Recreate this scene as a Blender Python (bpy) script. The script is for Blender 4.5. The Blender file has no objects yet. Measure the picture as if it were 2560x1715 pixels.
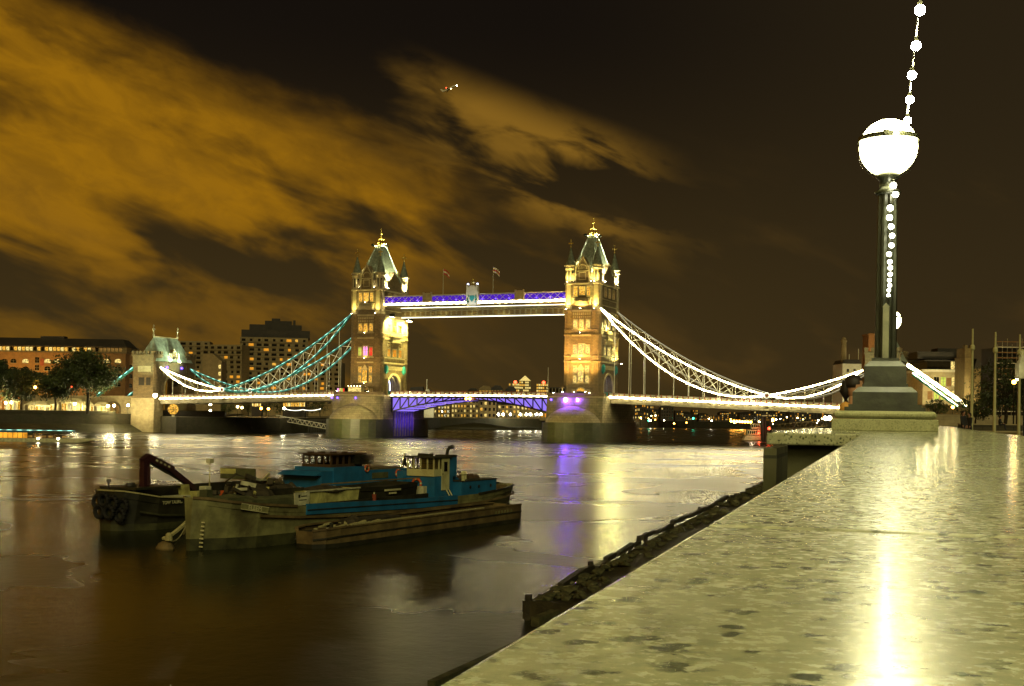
import bpy, math, random
from mathutils import Vector, Matrix
SC = bpy.context.scene
COL = SC.collection
R = math.radians
PI = math.pi
random.seed(7)

# ------------------------------------------------------------------ camera
CAM = Vector((178.2, 0.0, 9.0)); GAM = 0.399; FPX = 3063.0; ROLL = R(0.8); PX, PY = 1280.0, 1035.0
cd = bpy.data.cameras.new('camera'); co = bpy.data.objects.new('camera', cd); COL.objects.link(co)
cd.sensor_width = 36.0; cd.lens = FPX / 2560 * 36; cd.shift_y = (PY - 857.5) / 2560
cd.clip_start = 0.02; cd.clip_end = 20000
co.matrix_world = Matrix.Translation(CAM) @ Matrix.Rotation(GAM, 4, 'Z') @ Matrix.Rotation(PI / 2, 4, 'X') @ Matrix.Rotation(ROLL, 4, 'Z')
SC.camera = co
FW = Vector((-math.sin(GAM), math.cos(GAM), 0)); RT = Vector((math.cos(GAM), math.sin(GAM), 0)); UP = Vector((0, 0, 1))

def ray(x, y):
    a = x - PX; b = PY - y; c, s = math.cos(ROLL), math.sin(ROLL)
    return FW + RT * ((a * c - b * s) / FPX) + UP * ((a * s + b * c) / FPX)
def at(x, y, dep): return CAM + ray(x, y) * dep
def onz(x, y, z):
    r = ray(x, y); return CAM + r * ((z - CAM.z) / r.z)

# ------------------------------------------------------------------ world: night sky with lit cloud
W = bpy.data.worlds.new('World'); SC.world = W; W.use_nodes = True
wn = W.node_tree.nodes; wl = W.node_tree.links; wn.clear()
class NT:
    def __init__(s, nodes, links): s.n = nodes; s.l = links
    def put(s, sock, v):
        if v is None: return
        if hasattr(v, 'is_linked') or hasattr(v, 'links'): s.l.new(v, sock)
        else: sock.default_value = v
    def m(s, op, a, b=None, c=None, clamp=False):
        k = s.n.new('ShaderNodeMath'); k.operation = op; k.use_clamp = clamp
        s.put(k.inputs[0], a); s.put(k.inputs[1], b); s.put(k.inputs[2], c); return k.outputs[0]
    def vm(s, op, a, b=None):
        k = s.n.new('ShaderNodeVectorMath'); k.operation = op
        s.put(k.inputs[0], a); s.put(k.inputs[1], b)
        return k.outputs['Value'] if op in ('DOT_PRODUCT', 'LENGTH') else k.outputs[0]
    def comb(s, x, y, z):
        k = s.n.new('ShaderNodeCombineXYZ')
        for i, v in enumerate((x, y, z)): s.put(k.inputs[i], v)
        return k.outputs[0]
    def sep(s, v):
        k = s.n.new('ShaderNodeSeparateXYZ'); s.put(k.inputs[0], v); return k.outputs
    def noise(s, vec, scale, detail=4, rough=0.5, dist=0.0):
        k = s.n.new('ShaderNodeTexNoise'); s.put(k.inputs['Vector'], vec)
        k.inputs['Scale'].default_value = scale; k.inputs['Detail'].default_value = detail
        k.inputs['Roughness'].default_value = rough; k.inputs['Distortion'].default_value = dist
        return k.outputs[0]
    def smooth(s, v, lo, hi, a=0.0, b=1.0):
        k = s.n.new('ShaderNodeMapRange'); k.interpolation_type = 'SMOOTHSTEP'
        s.put(k.inputs[0], v)
        for i, q in enumerate((lo, hi, a, b)): k.inputs[i + 1].default_value = q
        return k.outputs[0]
    def mix(s, f, a, b, mode='MIX'):
        k = s.n.new('ShaderNodeMix'); k.data_type = 'RGBA'; k.blend_type = mode
        s.put(k.inputs[0], f)
        for i, v in ((6, a), (7, b)):
            if isinstance(v, (tuple, list)): k.inputs[i].default_value = (*v[:3], 1)
            else: s.l.new(v, k.inputs[i])
        return k.outputs[2]
nt = NT(wn, wl)
tc = wn.new('ShaderNodeTexCoord'); dirv = tc.outputs['Generated']
az = nt.m('ARCTAN2', nt.vm('DOT_PRODUCT', dirv, tuple(RT)), nt.vm('DOT_PRODUCT', dirv, tuple(FW)))
el = nt.m('ARCSINE', nt.sep(dirv)[2])
ca, sa = math.cos(R(19)), math.sin(R(19))          # the wind drags the cloud along a falling line
u = nt.m('SUBTRACT', nt.m('MULTIPLY', az, ca), nt.m('MULTIPLY', el, sa))
v = nt.m('ADD', nt.m('MULTIPLY', az, sa), nt.m('MULTIPLY', el, ca))
stk = nt.comb(nt.m('MULTIPLY', u, 5.5), nt.m('MULTIPLY', v, 15.0), 3.1)
soft = nt.comb(nt.m('MULTIPLY', u, 3.5), nt.m('MULTIPLY', v, 6.0), 9.7)
n1 = nt.noise(stk, 1.25, 4.5, 0.52, 0.3); n2 = nt.noise(soft, 1.5, 3, 0.5, 0.3)
n3 = nt.noise(stk, 2.9, 4.5, 0.55, 0.35)
# upper edge of the bank falls to the right
edge = nt.m('SUBTRACT', nt.m('MULTIPLY_ADD', az, -0.337, 0.190), el)
edge = nt.m('ADD', edge, nt.m('MULTIPLY', nt.m('SUBTRACT', n2, 0.5), 0.12))
edge = nt.m('ADD', edge, nt.m('MULTIPLY', nt.m('SUBTRACT', n3, 0.5), 0.05))
body = nt.smooth(edge, -0.02, 0.075)
rim = nt.m('ADD', az, nt.m('MULTIPLY', nt.m('SUBTRACT', n1, 0.5), 0.50))
rim = nt.m('ADD', rim, nt.m('MULTIPLY', nt.m('SUBTRACT', 0.20, el), 0.55))
body = nt.m('MULTIPLY', body, nt.smooth(rim, 0.10, -0.03))
# ragged lower part: dark gaps below the bank
low = nt.smooth(nt.m('ADD', el, nt.m('MULTIPLY', nt.m('SUBTRACT', n1, 0.5), 0.25)), 0.105, 0.175)
gap = nt.smooth(nt.m('ADD', n1, nt.m('MULTIPLY', nt.m('SUBTRACT', n3, 0.5), 0.3)), 0.40, 0.62)
lowband = nt.m('MULTIPLY', nt.m('SUBTRACT', 1.0, low), gap)
body = nt.m('MULTIPLY', body, nt.m('ADD', nt.m('MULTIPLY', low, nt.smooth(nt.m('ADD', n1, nt.m('MULTIPLY', nt.m('SUBTRACT', n3, 0.5), 0.5)), 0.24, 0.54, 0.34, 1.0)), nt.m('MULTIPLY', lowband, 0.42)))
# torn wisps east of the bank
wx = nt.m('MULTIPLY', nt.smooth(nt.m('ADD', az, nt.m('MULTIPLY', nt.m('SUBTRACT', n3, 0.5), 0.15)), 0.17, 0.06), nt.smooth(nt.m('ADD', az, nt.m('MULTIPLY', nt.m('SUBTRACT', n1, 0.5), 0.3)), -0.12, 0.03))
wy = nt.smooth(nt.m('ABSOLUTE', nt.m('SUBTRACT', nt.m('ADD', el, nt.m('MULTIPLY', az, 0.35)), 0.208)), 0.058, 0.022)
wisp = nt.m('MULTIPLY', nt.m('MULTIPLY', wx, wy), nt.smooth(nt.m('ADD', nt.noise(stk, 0.9, 3, 0.5, 0.35), nt.m('MULTIPLY', nt.m('SUBTRACT', n3, 0.5), 0.6)), 0.42, 0.60))
veil = nt.m('MULTIPLY', nt.smooth(n1, 0.50, 0.74), nt.smooth(el, 0.26, 0.06))
hz = nt.smooth(el, 0.32, 0.0)
base = nt.mix(hz, (0.0075, 0.0052, 0.0034), (0.050, 0.0305, 0.0085))
east = nt.smooth(az, 0.0, 0.4)
base = nt.mix(nt.m('MULTIPLY', east, 0.6), base, (0.030, 0.020, 0.0078))
mot = nt.noise(nt.comb(nt.m('MULTIPLY', u, 16.0), nt.m('MULTIPLY', v, 34.0), 1.3), 1.6, 5, 0.6, 0.4)
body = nt.m('MULTIPLY', body, nt.smooth(mot, 0.25, 0.75, 0.72, 1.10))
colr = nt.mix(nt.m('MULTIPLY', body, 0.96), base, (0.31, 0.138, 0.0045))
colr = nt.mix(nt.m('MULTIPLY', wisp, 0.95), colr, (0.235, 0.118, 0.013))
colr = nt.mix(nt.m('MULTIPLY', veil, 0.40), colr, (0.12, 0.062, 0.012))
bg = wn.new('ShaderNodeBackground'); wl.new(colr, bg.inputs[0]); bg.inputs[1].default_value = 1.0
wo = wn.new('ShaderNodeOutputWorld'); wl.new(bg.outputs[0], wo.inputs[0])

# faint fill sun added for the boats, standing for city glow behind the viewer
sl = bpy.data.lights.new('fill_sun', 'SUN'); sl.energy = 0.90; sl.angle = R(25); sl.color = (1.0, 0.93, 0.48)
so = bpy.data.objects.new('fill_sun', sl); COL.objects.link(so)
so.rotation_euler = (Vector((-0.42, 0.72, -0.52))).to_track_quat('-Z', 'Y').to_euler()

SC.view_settings.view_transform = 'Standard'; SC.view_settings.look = 'None'
SC.view_settings.exposure = 0.0; SC.view_settings.gamma = 1.0
cy = SC.cycles
cy.use_denoising = True; cy.max_bounces = 6; cy.diffuse_bounces = 2; cy.glossy_bounces = 3; cy.transmission_bounces = 3
cy.sample_clamp_indirect = 3.0; cy.caustics_reflective = False; cy.caustics_refractive = False

# ------------------------------------------------------------------ materials
MATS = {}
def newmat(name):
    m = bpy.data.materials.new(name); m.use_nodes = True; n = m.node_tree.nodes; n.clear()
    out = n.new('ShaderNodeOutputMaterial'); return m, NT(n, m.node_tree.links), out
def pmat(name, col, rough=0.6, metal=0.0, var=0.25, scale=1.0, bump=0.0, bscale=8.0, stain=None, stain_amt=0.5, spec=0.5, coat=0.0):
    m, t, out = newmat(name)
    tcn = t.n.new('ShaderNodeTexCoord'); P = tcn.outputs['Object']
    b = t.n.new('ShaderNodeBsdfPrincipled')
    f = t.noise(P, scale, 5, 0.6)
    c1 = tuple(x * (1 - var) for x in col); c2 = tuple(min(1, x * (1 + var)) for x in col)
    c = t.mix(t.smooth(f, 0.3, 0.7), c1, c2)
    if stain:
        s = t.smooth(t.noise(P, scale * 0.37 + 0.05, 6, 0.65, 0.6), 0.45, 0.68)
        c = t.mix(t.m('MULTIPLY', s, stain_amt), c, stain)
    t.l.new(c, b.inputs['Base Color'])
    b.inputs['Roughness'].default_value = rough; b.inputs['Metallic'].default_value = metal
    b.inputs['Specular IOR Level'].default_value = spec; b.inputs['Coat Weight'].default_value = coat
    if bump:
        bp = t.n.new('ShaderNodeBump'); bp.inputs['Strength'].default_value = bump; bp.inputs['Distance'].default_value = 0.05
        t.l.new(t.noise(P, bscale, 4, 0.6), bp.inputs['Height']); t.l.new(bp.outputs[0], b.inputs['Normal'])
    t.l.new(b.outputs[0], out.inputs[0]); MATS[name] = m; return m
def blockmat(name, c1, c2, mortar, bw=0.9, bh=0.42, ms=0.02, rough=0.8, bump=0.6, stain=None, stain_amt=0.5):
    """coursed masonry, read from x+y and z of the object"""
    m, t, out = newmat(name)
    tcn = t.n.new('ShaderNodeTexCoord'); P = tcn.outputs['Object']; s = t.sep(P)
    uv = t.comb(t.m('ADD', s[0], s[1]), s[2], 0.0)
    k = t.n.new('ShaderNodeTexBrick'); t.l.new(uv, k.inputs['Vector'])
    k.inputs['Color1'].default_value = (*c1, 1); k.inputs['Color2'].default_value = (*c2, 1); k.inputs['Mortar'].default_value = (*mortar, 1)
    k.inputs['Scale'].default_value = 1.0; k.inputs['Mortar Size'].default_value = ms
    k.inputs['Brick Width'].default_value = bw; k.inputs['Row Height'].default_value = bh
    c = k.outputs[0]
    f = t.noise(P, 0.6, 6, 0.65)
    c = t.mix(t.smooth(f, 0.25, 0.75), t.mix(0.35, c, (0.02, 0.017, 0.01)), c)
    if stain:
        c = t.mix(t.m('MULTIPLY', t.smooth(t.noise(P, 0.22, 6, 0.7, 0.5), 0.46, 0.66), stain_amt), c, stain)
    b = t.n.new('ShaderNodeBsdfPrincipled'); t.l.new(c, b.inputs['Base Color']); b.inputs['Roughness'].default_value = rough
    bp = t.n.new('ShaderNodeBump'); bp.inputs['Strength'].default_value = bump; bp.inputs['Distance'].default_value = 0.06
    h = t.m('ADD', t.m('MULTIPLY', k.outputs[1], -1.0), t.m('MULTIPLY', t.noise(P, 5.0, 4), 0.5))
    t.l.new(h, bp.inputs['Height']); t.l.new(bp.outputs[0], b.inputs['Normal'])
    t.l.new(b.outputs[0], out.inputs[0]); MATS[name] = m; return m
def emat(name, col, strength, sample=False, vary=0.0, scale=0.5, beads=False):
    m, t, out = newmat(name)
    e = t.n.new('ShaderNodeEmission'); e.inputs[0].default_value = (*col, 1); e.inputs[1].default_value = strength
    if vary:
        tcn = t.n.new('ShaderNodeTexCoord')
        f = t.smooth(t.noise(tcn.outputs['Object'], scale, 3, 0.6), 0.3, 0.7, strength * (1 - vary), strength * (1 + vary))
        t.l.new(f, e.inputs[1])
    if beads:            # separate fixtures along the strip, about 2.6 m apart, not all equally strong
        tcn = t.n.new('ShaderNodeTexCoord'); x = t.sep(tcn.outputs['Object'])[0]
        w_ = t.smooth(t.m('SINE', t.m('MULTIPLY', x, 2.4)), -0.7, 0.9, 0.22, 1.25)
        t.l.new(t.m('MULTIPLY', t.m('MULTIPLY', w_, strength), t.smooth(t.noise(tcn.outputs['Object'], 0.14, 2), 0.3, 0.7, 0.7, 1.3)), e.inputs[1])
    t.l.new(e.outputs[0], out.inputs[0]); MATS[name] = m
    m.cycles.emission_sampling = 'AUTO' if sample else 'NONE'
    return m
# stone and brick
blockmat('stone', (0.25, 0.175, 0.075), (0.18, 0.125, 0.055), (0.06, 0.045, 0.02), 1.1, 0.5, 0.025)
blockmat('stone_dressed', (0.50, 0.41, 0.22), (0.43, 0.35, 0.18), (0.24, 0.19, 0.10), 1.4, 0.6, 0.012, bump=0.25)
blockmat('granite_pier', (0.33, 0.27, 0.14), (0.24, 0.20, 0.10), (0.07, 0.055, 0.03), 1.9, 0.8, 0.03, stain=(0.06, 0.06, 0.025), stain_amt=0.5)
blockmat('tide_stone', (0.075, 0.082, 0.03), (0.055, 0.06, 0.022), (0.02, 0.022, 0.01), 1.9, 0.8, 0.03, rough=0.5, stain=(0.03, 0.045, 0.008), stain_amt=0.7)
blockmat('quay_stone', (0.075, 0.064, 0.03), (0.055, 0.047, 0.022), (0.025, 0.02, 0.01), 1.5, 0.55, 0.03, stain=(0.03, 0.035, 0.01), stain_amt=0.7)
blockmat('warehouse_brick', (0.34, 0.17, 0.05), (0.28, 0.14, 0.04), (0.20, 0.11, 0.04), 0.6, 0.22, 0.02, bump=0.3)
blockmat('pale_brick', (0.30, 0.22, 0.09), (0.25, 0.18, 0.07), (0.18, 0.13, 0.05), 0.6, 0.22, 0.02, bump=0.3)
blockmat('concrete_panels', (0.27, 0.21, 0.10), (0.24, 0.19, 0.09), (0.12, 0.095, 0.05), 5.2, 2.7, 0.05, bump=0.3)
pmat('slate', (0.13, 0.15, 0.10), 0.55, var=0.4, scale=1.5, bump=0.3, bscale=3)
pmat('lead_roof', (0.36, 0.42, 0.33), 0.5, var=0.3, scale=0.8)
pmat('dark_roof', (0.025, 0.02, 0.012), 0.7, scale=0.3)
pmat('gilt', (0.75, 0.58, 0.18), 0.3, 0.9)
pmat('teal_paint', (0.03, 0.25, 0.24), 0.4, var=0.15)
pmat('pale_paint', (0.62, 0.58, 0.42), 0.45, var=0.1)
pmat('hanger_paint', (0.70, 0.66, 0.48), 0.4, var=0.08)
pmat('bridge_grey', (0.25, 0.22, 0.14), 0.5, var=0.2)
pmat('red_paint', (0.28, 0.06, 0.025), 0.5)
pmat('violet_light_tint', (0.07, 0.05, 0.22), 0.5)  # violet light put into the chamber wall colour
pmat('dark_metal', (0.022, 0.022, 0.015), 0.4, 0.6, scale=3)
pmat('dark_glass', (0.012, 0.010, 0.006), 0.12, spec=0.7)
pmat('asphalt', (0.05, 0.046, 0.035), 0.85, scale=2)
# lights
emat('led_white', (1.0, 0.82, 0.42), 36.0, True, beads=True)
emat('led_bright', (1.0, 0.84, 0.42), 80.0, True, beads=True)
emat('led_teal', (0.42, 1.0, 0.78), 1.8, True, beads=True)
emat('led_soft', (1.0, 0.95, 0.72), 3.0, True)
emat('purple_glow', (0.16, 0.035, 1.0), 0.50, True)
emat('led_dim', (1.0, 0.92, 0.62), 0.7, True)
emat('violet_glow', (0.34, 0.22, 1.0), 0.95, True)
emat('led_blue', (0.10, 0.05, 1.0), 10.0, True)
emat('led_star', (0.20, 0.06, 1.0), 330.0, True)
emat('led_blue_white', (0.62, 0.68, 1.0), 3.6, True)
emat('led_red', (1.0, 0.06, 0.02), 10.0, True)
emat('led_orange', (1.0, 0.30, 0.03), 60.0, True)
emat('lamp_warm', (1.0, 0.78, 0.30), 30.0, True)
emat('lamp_white', (1.0, 0.92, 0.60), 90.0, True)
emat('lamp_flood', (1.0, 0.88, 0.36), 420.0, True)
emat('lamp_orange', (1.0, 0.40, 0.04), 60.0, True)
emat('win_gold', (1.0, 0.52, 0.07), 0.85, vary=0.8, scale=1.6)
emat('win_pale', (1.0, 0.74, 0.22), 0.95, vary=0.8, scale=1.6)
emat('win_orange', (1.0, 0.40, 0.03), 0.95, vary=0.5, scale=0.3)
emat('win_dim', (1.0, 0.55, 0.12), 0.22, vary=0.7, scale=0.6)
emat('win_pink', (1.0, 0.35, 0.75), 1.3, vary=0.3)
emat('win_red', (1.0, 0.05, 0.03), 1.1, vary=0.3)
emat('win_green', (0.75, 0.85, 0.12), 0.9, vary=0.3)

# ------------------------------------------------------------------ mesh helpers
class MB:
    """collects shapes; build() links them as one mesh object"""
    def __init__(s): s.v = []; s.f = []
    def add(s, vs, fs):
        o = len(s.v); s.v.extend([tuple(p) for p in vs]); s.f.extend([tuple(i + o for i in f) for f in fs]); return s
    def box(s, x0, x1, y0, y1, z0, z1):
        return s.add([(x0, y0, z0), (x1, y0, z0), (x1, y1, z0), (x0, y1, z0), (x0, y0, z1), (x1, y0, z1), (x1, y1, z1), (x0, y1, z1)],
                     [(3, 2, 1, 0), (4, 5, 6, 7), (0, 1, 5, 4), (1, 2, 6, 5), (2, 3, 7, 6), (3, 0, 4, 7)])
    def cbox(s, c, sx, sy, sz): return s.box(c[0] - sx / 2, c[0] + sx / 2, c[1] - sy / 2, c[1] + sy / 2, c[2] - sz / 2, c[2] + sz / 2)
    def beam(s, p, q, w, h=None, up=(0, 0, 1)):
        h = h or w; p = Vector(p); q = Vector(q); d = (q - p).normalized(); U = Vector(up)
        if abs(d.dot(U)) > 0.99: U = Vector((1, 0, 0))
        sd = d.cross(U).normalized(); U = sd.cross(d).normalized()
        c = [p + sd * (a * w / 2) + U * (b * h / 2) for a, b in ((-1, -1), (1, -1), (1, 1), (-1, 1))]
        e = [x + (q - p) for x in c]
        return s.add(c + e, [(0, 1, 2, 3)[::-1], (4, 5, 6, 7), (0, 1, 5, 4), (1, 2, 6, 5), (2, 3, 7, 6), (3, 0, 4, 7)])
    def tube(s, pts, rad, n=6, cap=True):
        pts = [Vector(p) for p in pts]; k = len(pts); rad = rad if isinstance(rad, (list, tuple)) else [rad] * k
        vs = []; fs = []
        for i, p in enumerate(pts):
            d = (pts[min(i + 1, k - 1)] - pts[max(i - 1, 0)]).normalized()
            a = d.cross(Vector((0, 0, 1)));
            if a.length < 0.05: a = d.cross(Vector((1, 0, 0)))
            a.normalize(); b = d.cross(a).normalized()
            for j in range(n):
                t = 2 * PI * j / n; vs.append(p + (a * math.cos(t) + b * math.sin(t)) * rad[i])
        for i in range(k - 1):
            for j in range(n):
                j2 = (j + 1) % n; fs.append((i * n + j, i * n + j2, (i + 1) * n + j2, (i + 1) * n + j))
        if cap: fs.append(tuple(range(n))[::-1]); fs.append(tuple(range((k - 1) * n, k * n)))
        return s.add(vs, fs)
    def lathe(s, c, prof, n=8, rot=0.0, sx=1.0, sy=1.0):
        vs = []; fs = []
        for r, z in prof:
            for j in range(n):
                t = 2 * PI * (j + rot) / n; vs.append((c[0] + r * math.cos(t) * sx, c[1] + r * math.sin(t) * sy, c[2] + z))
        for i in range(len(prof) - 1):
            for j in range(n):
                j2 = (j + 1) % n; fs.append((i * n + j, i * n + j2, (i + 1) * n + j2, (i + 1) * n + j))
        fs.append(tuple(range(n))[::-1]); fs.append(tuple(range((len(prof) - 1) * n, len(prof) * n)))
        return s.add(vs, fs)
    def prism(s, poly, p0, ax, ay, dv):
        """polygon (2-D) in the frame p0, ax, ay pushed along dv"""
        p0 = Vector(p0); ax = Vector(ax); ay = Vector(ay); dv = Vector(dv); k = len(poly)
        a = [p0 + ax * x + ay * y for x, y in poly]; b = [q + dv for q in a]
        fs = [tuple(range(k)), tuple(range(k, 2 * k))[::-1]] + [(i, i + k, (i + 1) % k + k, (i + 1) % k) for i in range(k)]
        return s.add(a + b, fs)
    def frustum(s, c, a0, b0, z0, a1, b1, z1):
        x, y = c
        return s.add([(x - a0, y - b0, z0), (x + a0, y - b0, z0), (x + a0, y + b0, z0), (x - a0, y + b0, z0), (x - a1, y - b1, z1), (x + a1, y - b1, z1), (x + a1, y + b1, z1), (x - a1, y + b1, z1)],
                     [(3, 2, 1, 0), (4, 5, 6, 7), (0, 1, 5, 4), (1, 2, 6, 5), (2, 3, 7, 6), (3, 0, 4, 7)])
    def mesh(s, name):
        me = bpy.data.meshes.new(name); me.from_pydata(s.v, [], s.f); me.update(); return me
    def build(s, name, mat, parent=None, smooth=False, loc=None):
        return link(name, s.mesh(name), mat, parent, smooth, loc)
def link(name, me, mat, parent=None, smooth=False, loc=None, rot=None):
    o = bpy.data.objects.new(name, me); COL.objects.link(o)
    if mat and not me.materials: me.materials.append(MATS[mat] if isinstance(mat, str) else mat)
    if parent: o.parent = parent
    if loc is not None: o.location = loc
    if rot is not None: o.rotation_euler = rot
    if smooth:
        for p in me.polygons: p.use_smooth = True
    return o
def inst(o, parent, loc=None, rot=None, scale=None):
    """copy of a mesh object sharing its mesh"""
    c = o.copy(); COL.objects.link(c); c.parent = parent
    if loc is not None: c.location = loc
    if rot is not None: c.rotation_euler = rot
    if scale is not None: c.scale = scale
    return c
def tag(o, label=None, cat=None, group=None, kind=None):
    if label: o['label'] = label
    if cat: o['category'] = cat
    if group: o['group'] = group
    if kind: o['kind'] = kind
    return o
def root(name, loc=(0, 0, 0), rz=0.0, label=None, cat=None, group=None):
    o = bpy.data.objects.new(name, None); COL.objects.link(o); o.location = loc; o.rotation_euler = (0, 0, rz); o.empty_display_size = 0.3
    return tag(o, label, cat, group)
def copy_tree(o, parent=None):
    c = o.copy(); COL.objects.link(c); c.parent = parent
    for ch in list(o.children): copy_tree(ch, c)
    return c
def light(kind, parent, loc, energy, col, aim=None, size=0.3, angle=60, blend=0.6):
    l = bpy.data.lights.new('light', kind); l.energy = energy; l.color = col
    if kind in ('POINT', 'SPOT'): l.shadow_soft_size = size
    if kind == 'SPOT': l.spot_size = R(angle); l.spot_blend = blend
    if kind == 'AREA': l.size = size
    o = bpy.data.objects.new('light', l); COL.objects.link(o); o.parent = parent; o.location = loc
    if aim is not None: o.rotation_euler = (Vector(aim) - Vector(loc)).to_track_quat('-Z', 'Y').to_euler()
    return o
def text(name, s, size, mat, parent, loc, rot, extrude=0.004, align='CENTER'):
    c = bpy.data.curves.new(name, 'FONT'); c.body = s; c.size = size; c.extrude = extrude; c.align_x = align; c.align_y = 'CENTER'
    t_ = bpy.data.objects.new(name, c); me = bpy.data.meshes.new_from_object(t_); me.name = name; me.materials.clear(); me.materials.append(MATS[mat])
    bpy.data.objects.remove(t_); o = bpy.data.objects.new(name, me); COL.objects.link(o); o['kind'] = 'stuff'
    o.parent = parent; o.location = loc; o.rotation_euler = rot; return o
def arch_pts(hw, spring, rise, n=8, pointed=False):
    """arch outline from (hw,0) over the top to (-hw,0)"""
    pts = [(hw, 0), (hw, spring)]
    for i in range(1, 2 * n):
        t = PI * i / (2 * n)
        if pointed:
            q = abs(math.cos(t)); x = math.copysign(hw * (1 - (1 - q) ** 1.0 * 1.0) if False else hw * q, math.cos(t)); z = rise * (1 - q ** 1.6)
        else: x = hw * math.cos(t); z = rise * math.sin(t)
        pts.append((x, spring + z))
    return pts + [(-hw, spring), (-hw, 0)]
# ------------------------------------------------------------------ water
import bmesh
def water_mat():
    m, t, out = newmat('water')
    tcn = t.n.new('ShaderNodeTexCoord'); P = tcn.outputs['Object']
    b = t.n.new('ShaderNodeBsdfPrincipled')
    b.inputs['Base Color'].default_value = (0.018, 0.021, 0.006, 1); b.inputs['IOR'].default_value = 1.33
    b.inputs['Specular IOR Level'].default_value = 0.6
    patch = t.noise(P, 0.035, 4, 0.6, 0.6)
    t.l.new(t.smooth(patch, 0.3, 0.7, 0.25, 0.30), b.inputs['Roughness'])
    h = t.m('ADD', t.m('MULTIPLY', t.noise(P, 0.30, 2, 0.5, 0.1), 0.32), t.m('MULTIPLY', t.noise(P, 1.25, 4, 0.62, 0.1), 0.34))
    bp = t.n.new('ShaderNodeBump'); bp.inputs['Strength'].default_value = 0.36; bp.inputs['Distance'].default_value = 0.26
    t.l.new(h, bp.inputs['Height']); t.l.new(bp.outputs[0], b.inputs['Normal'])
    t.l.new(b.outputs[0], out.inputs[0]); return m
MATS['water'] = water_mat()
w = MB().add([(-4000, -400, 0), (4000, -400, 0), (4000, 9000, 0), (-4000, 9000, 0)], [(0, 1, 2, 3)]).build('water', 'water')
tag(w, 'smooth dark river with long blurred light reflections', 'river', kind='structure')

# ------------------------------------------------------------------ near embankment
PHI = GAM - math.atan((2217 - 1280) / FPX)
WU = Vector((-math.sin(PHI), math.cos(PHI), 0)); WV = Vector((math.cos(PHI), math.sin(PHI), 0))
def wp(x, y, z): return Vector((CAM.x, CAM.y, 0)) + WV * x + WU * y + UP * z
CT = 9.0 - 0.11                       # coping top
GZ = CT - 1.05                        # promenade level
def granite_mat(name, rough, dark, mid, pale, sc):
    m, t, out = newmat(name)
    tcn = t.n.new('ShaderNodeTexCoord'); P = tcn.outputs['Object']
    b = t.n.new('ShaderNodeBsdfPrincipled')
    big = t.noise(P, 5.0, 5, 0.6, 0.4); mid_n = t.noise(P, 95.0 * sc, 6, 0.66, 0.2); fine = t.noise(P, 380.0 * sc, 3, 0.6)
    c = t.mix(t.smooth(mid_n, 0.2, 0.8), mid, pale)
    c = t.mix(t.m('MULTIPLY', t.smooth(big, 0.35, 0.65), 0.45), c, mid)
    warp = t.vm('ADD', P, t.comb(t.m('MULTIPLY', mid_n, 0.016), t.m('MULTIPLY', t.noise(P, 60.0, 3, 0.6), 0.014), 0.0))
    vo = t.n.new('ShaderNodeTexVoronoi'); t.l.new(warp, vo.inputs['Vector']); vo.inputs['Scale'].default_value = 46.0 * sc
    spot = t.smooth(t.m('ADD', vo.outputs['Distance'], t.m('MULTIPLY', t.m('SUBTRACT', mid_n, 0.5), 0.9)), 0.42, 0.24)
    vs = t.sep(vo.outputs['Color'])
    spot = t.m('MULTIPLY', spot, t.smooth(vs[0], 0.30, 0.85))
    c = t.mix(t.m('MULTIPLY', spot, 0.95 if rough < 0.4 else 0.3), c, dark)
    vo2 = t.n.new('ShaderNodeTexVoronoi'); t.l.new(warp, vo2.inputs['Vector']); vo2.inputs['Scale'].default_value = 105.0 * sc
    s2 = t.smooth(t.m('ADD', vo2.outputs['Distance'], t.m('MULTIPLY', t.m('SUBTRACT', fine, 0.5), 0.8)), 0.42, 0.2)
    s2 = t.m('MULTIPLY', s2, t.smooth(t.sep(vo2.outputs['Color'])[1], 0.6, 0.75))
    c = t.mix(t.m('MULTIPLY', s2, 0.55), c, dark)
    c = t.mix(t.m('MULTIPLY', t.smooth(t.noise(P, 9.0, 4, 0.6, 0.8), 0.52, 0.72), 0.45), c, tuple(x_ * 0.5 for x_ in mid))
    c = t.mix(t.m('MULTIPLY', t.smooth(fine, 0.42, 0.75), 0.22), c, dark)
    vo3 = t.n.new('ShaderNodeTexVoronoi'); t.l.new(warp, vo3.inputs['Vector']); vo3.inputs['Scale'].default_value = 27.0 * sc
    s3 = t.smooth(t.m('ADD', vo3.outputs['Distance'], t.m('MULTIPLY', t.m('SUBTRACT', mid_n, 0.5), 1.1)), 0.36, 0.16)
    c = t.mix(t.m('MULTIPLY', t.m('MULTIPLY', s3, t.smooth(t.sep(vo3.outputs['Color'])[2], 0.6, 0.8)), 0.8 if rough < 0.4 else 0.0), c, dark)
    t.l.new(c, b.inputs['Base Color']); b.inputs['Specular IOR Level'].default_value = 0.05 if rough < 0.4 else 0.2
    if rough < 0.4: b.inputs['Coat Weight'].default_value = 0.19; b.inputs['Coat Roughness'].default_value = 0.11; b.inputs['Coat IOR'].default_value = 1.45
    t.l.new(t.smooth(mid_n, 0.3, 0.7, rough * 0.75, rough * 1.3), b.inputs['Roughness'])
    bp = t.n.new('ShaderNodeBump'); bp.inputs['Strength'].default_value = 0.05 if rough < 0.4 else 0.5; bp.inputs['Distance'].default_value = 0.002
    t.l.new(fine, bp.inputs['Height']); t.l.new(bp.outputs[0], b.inputs['Normal'])
    t.l.new(b.outputs[0], out.inputs[0]); MATS[name] = m
granite_mat('polished_granite', 0.24, (0.05, 0.055, 0.028), (0.27, 0.27, 0.15), (0.45, 0.45, 0.27), 1.0)
granite_mat('rough_granite', 0.75, (0.05, 0.055, 0.02), (0.27, 0.27, 0.13), (0.46, 0.46, 0.26), 0.8)
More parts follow.
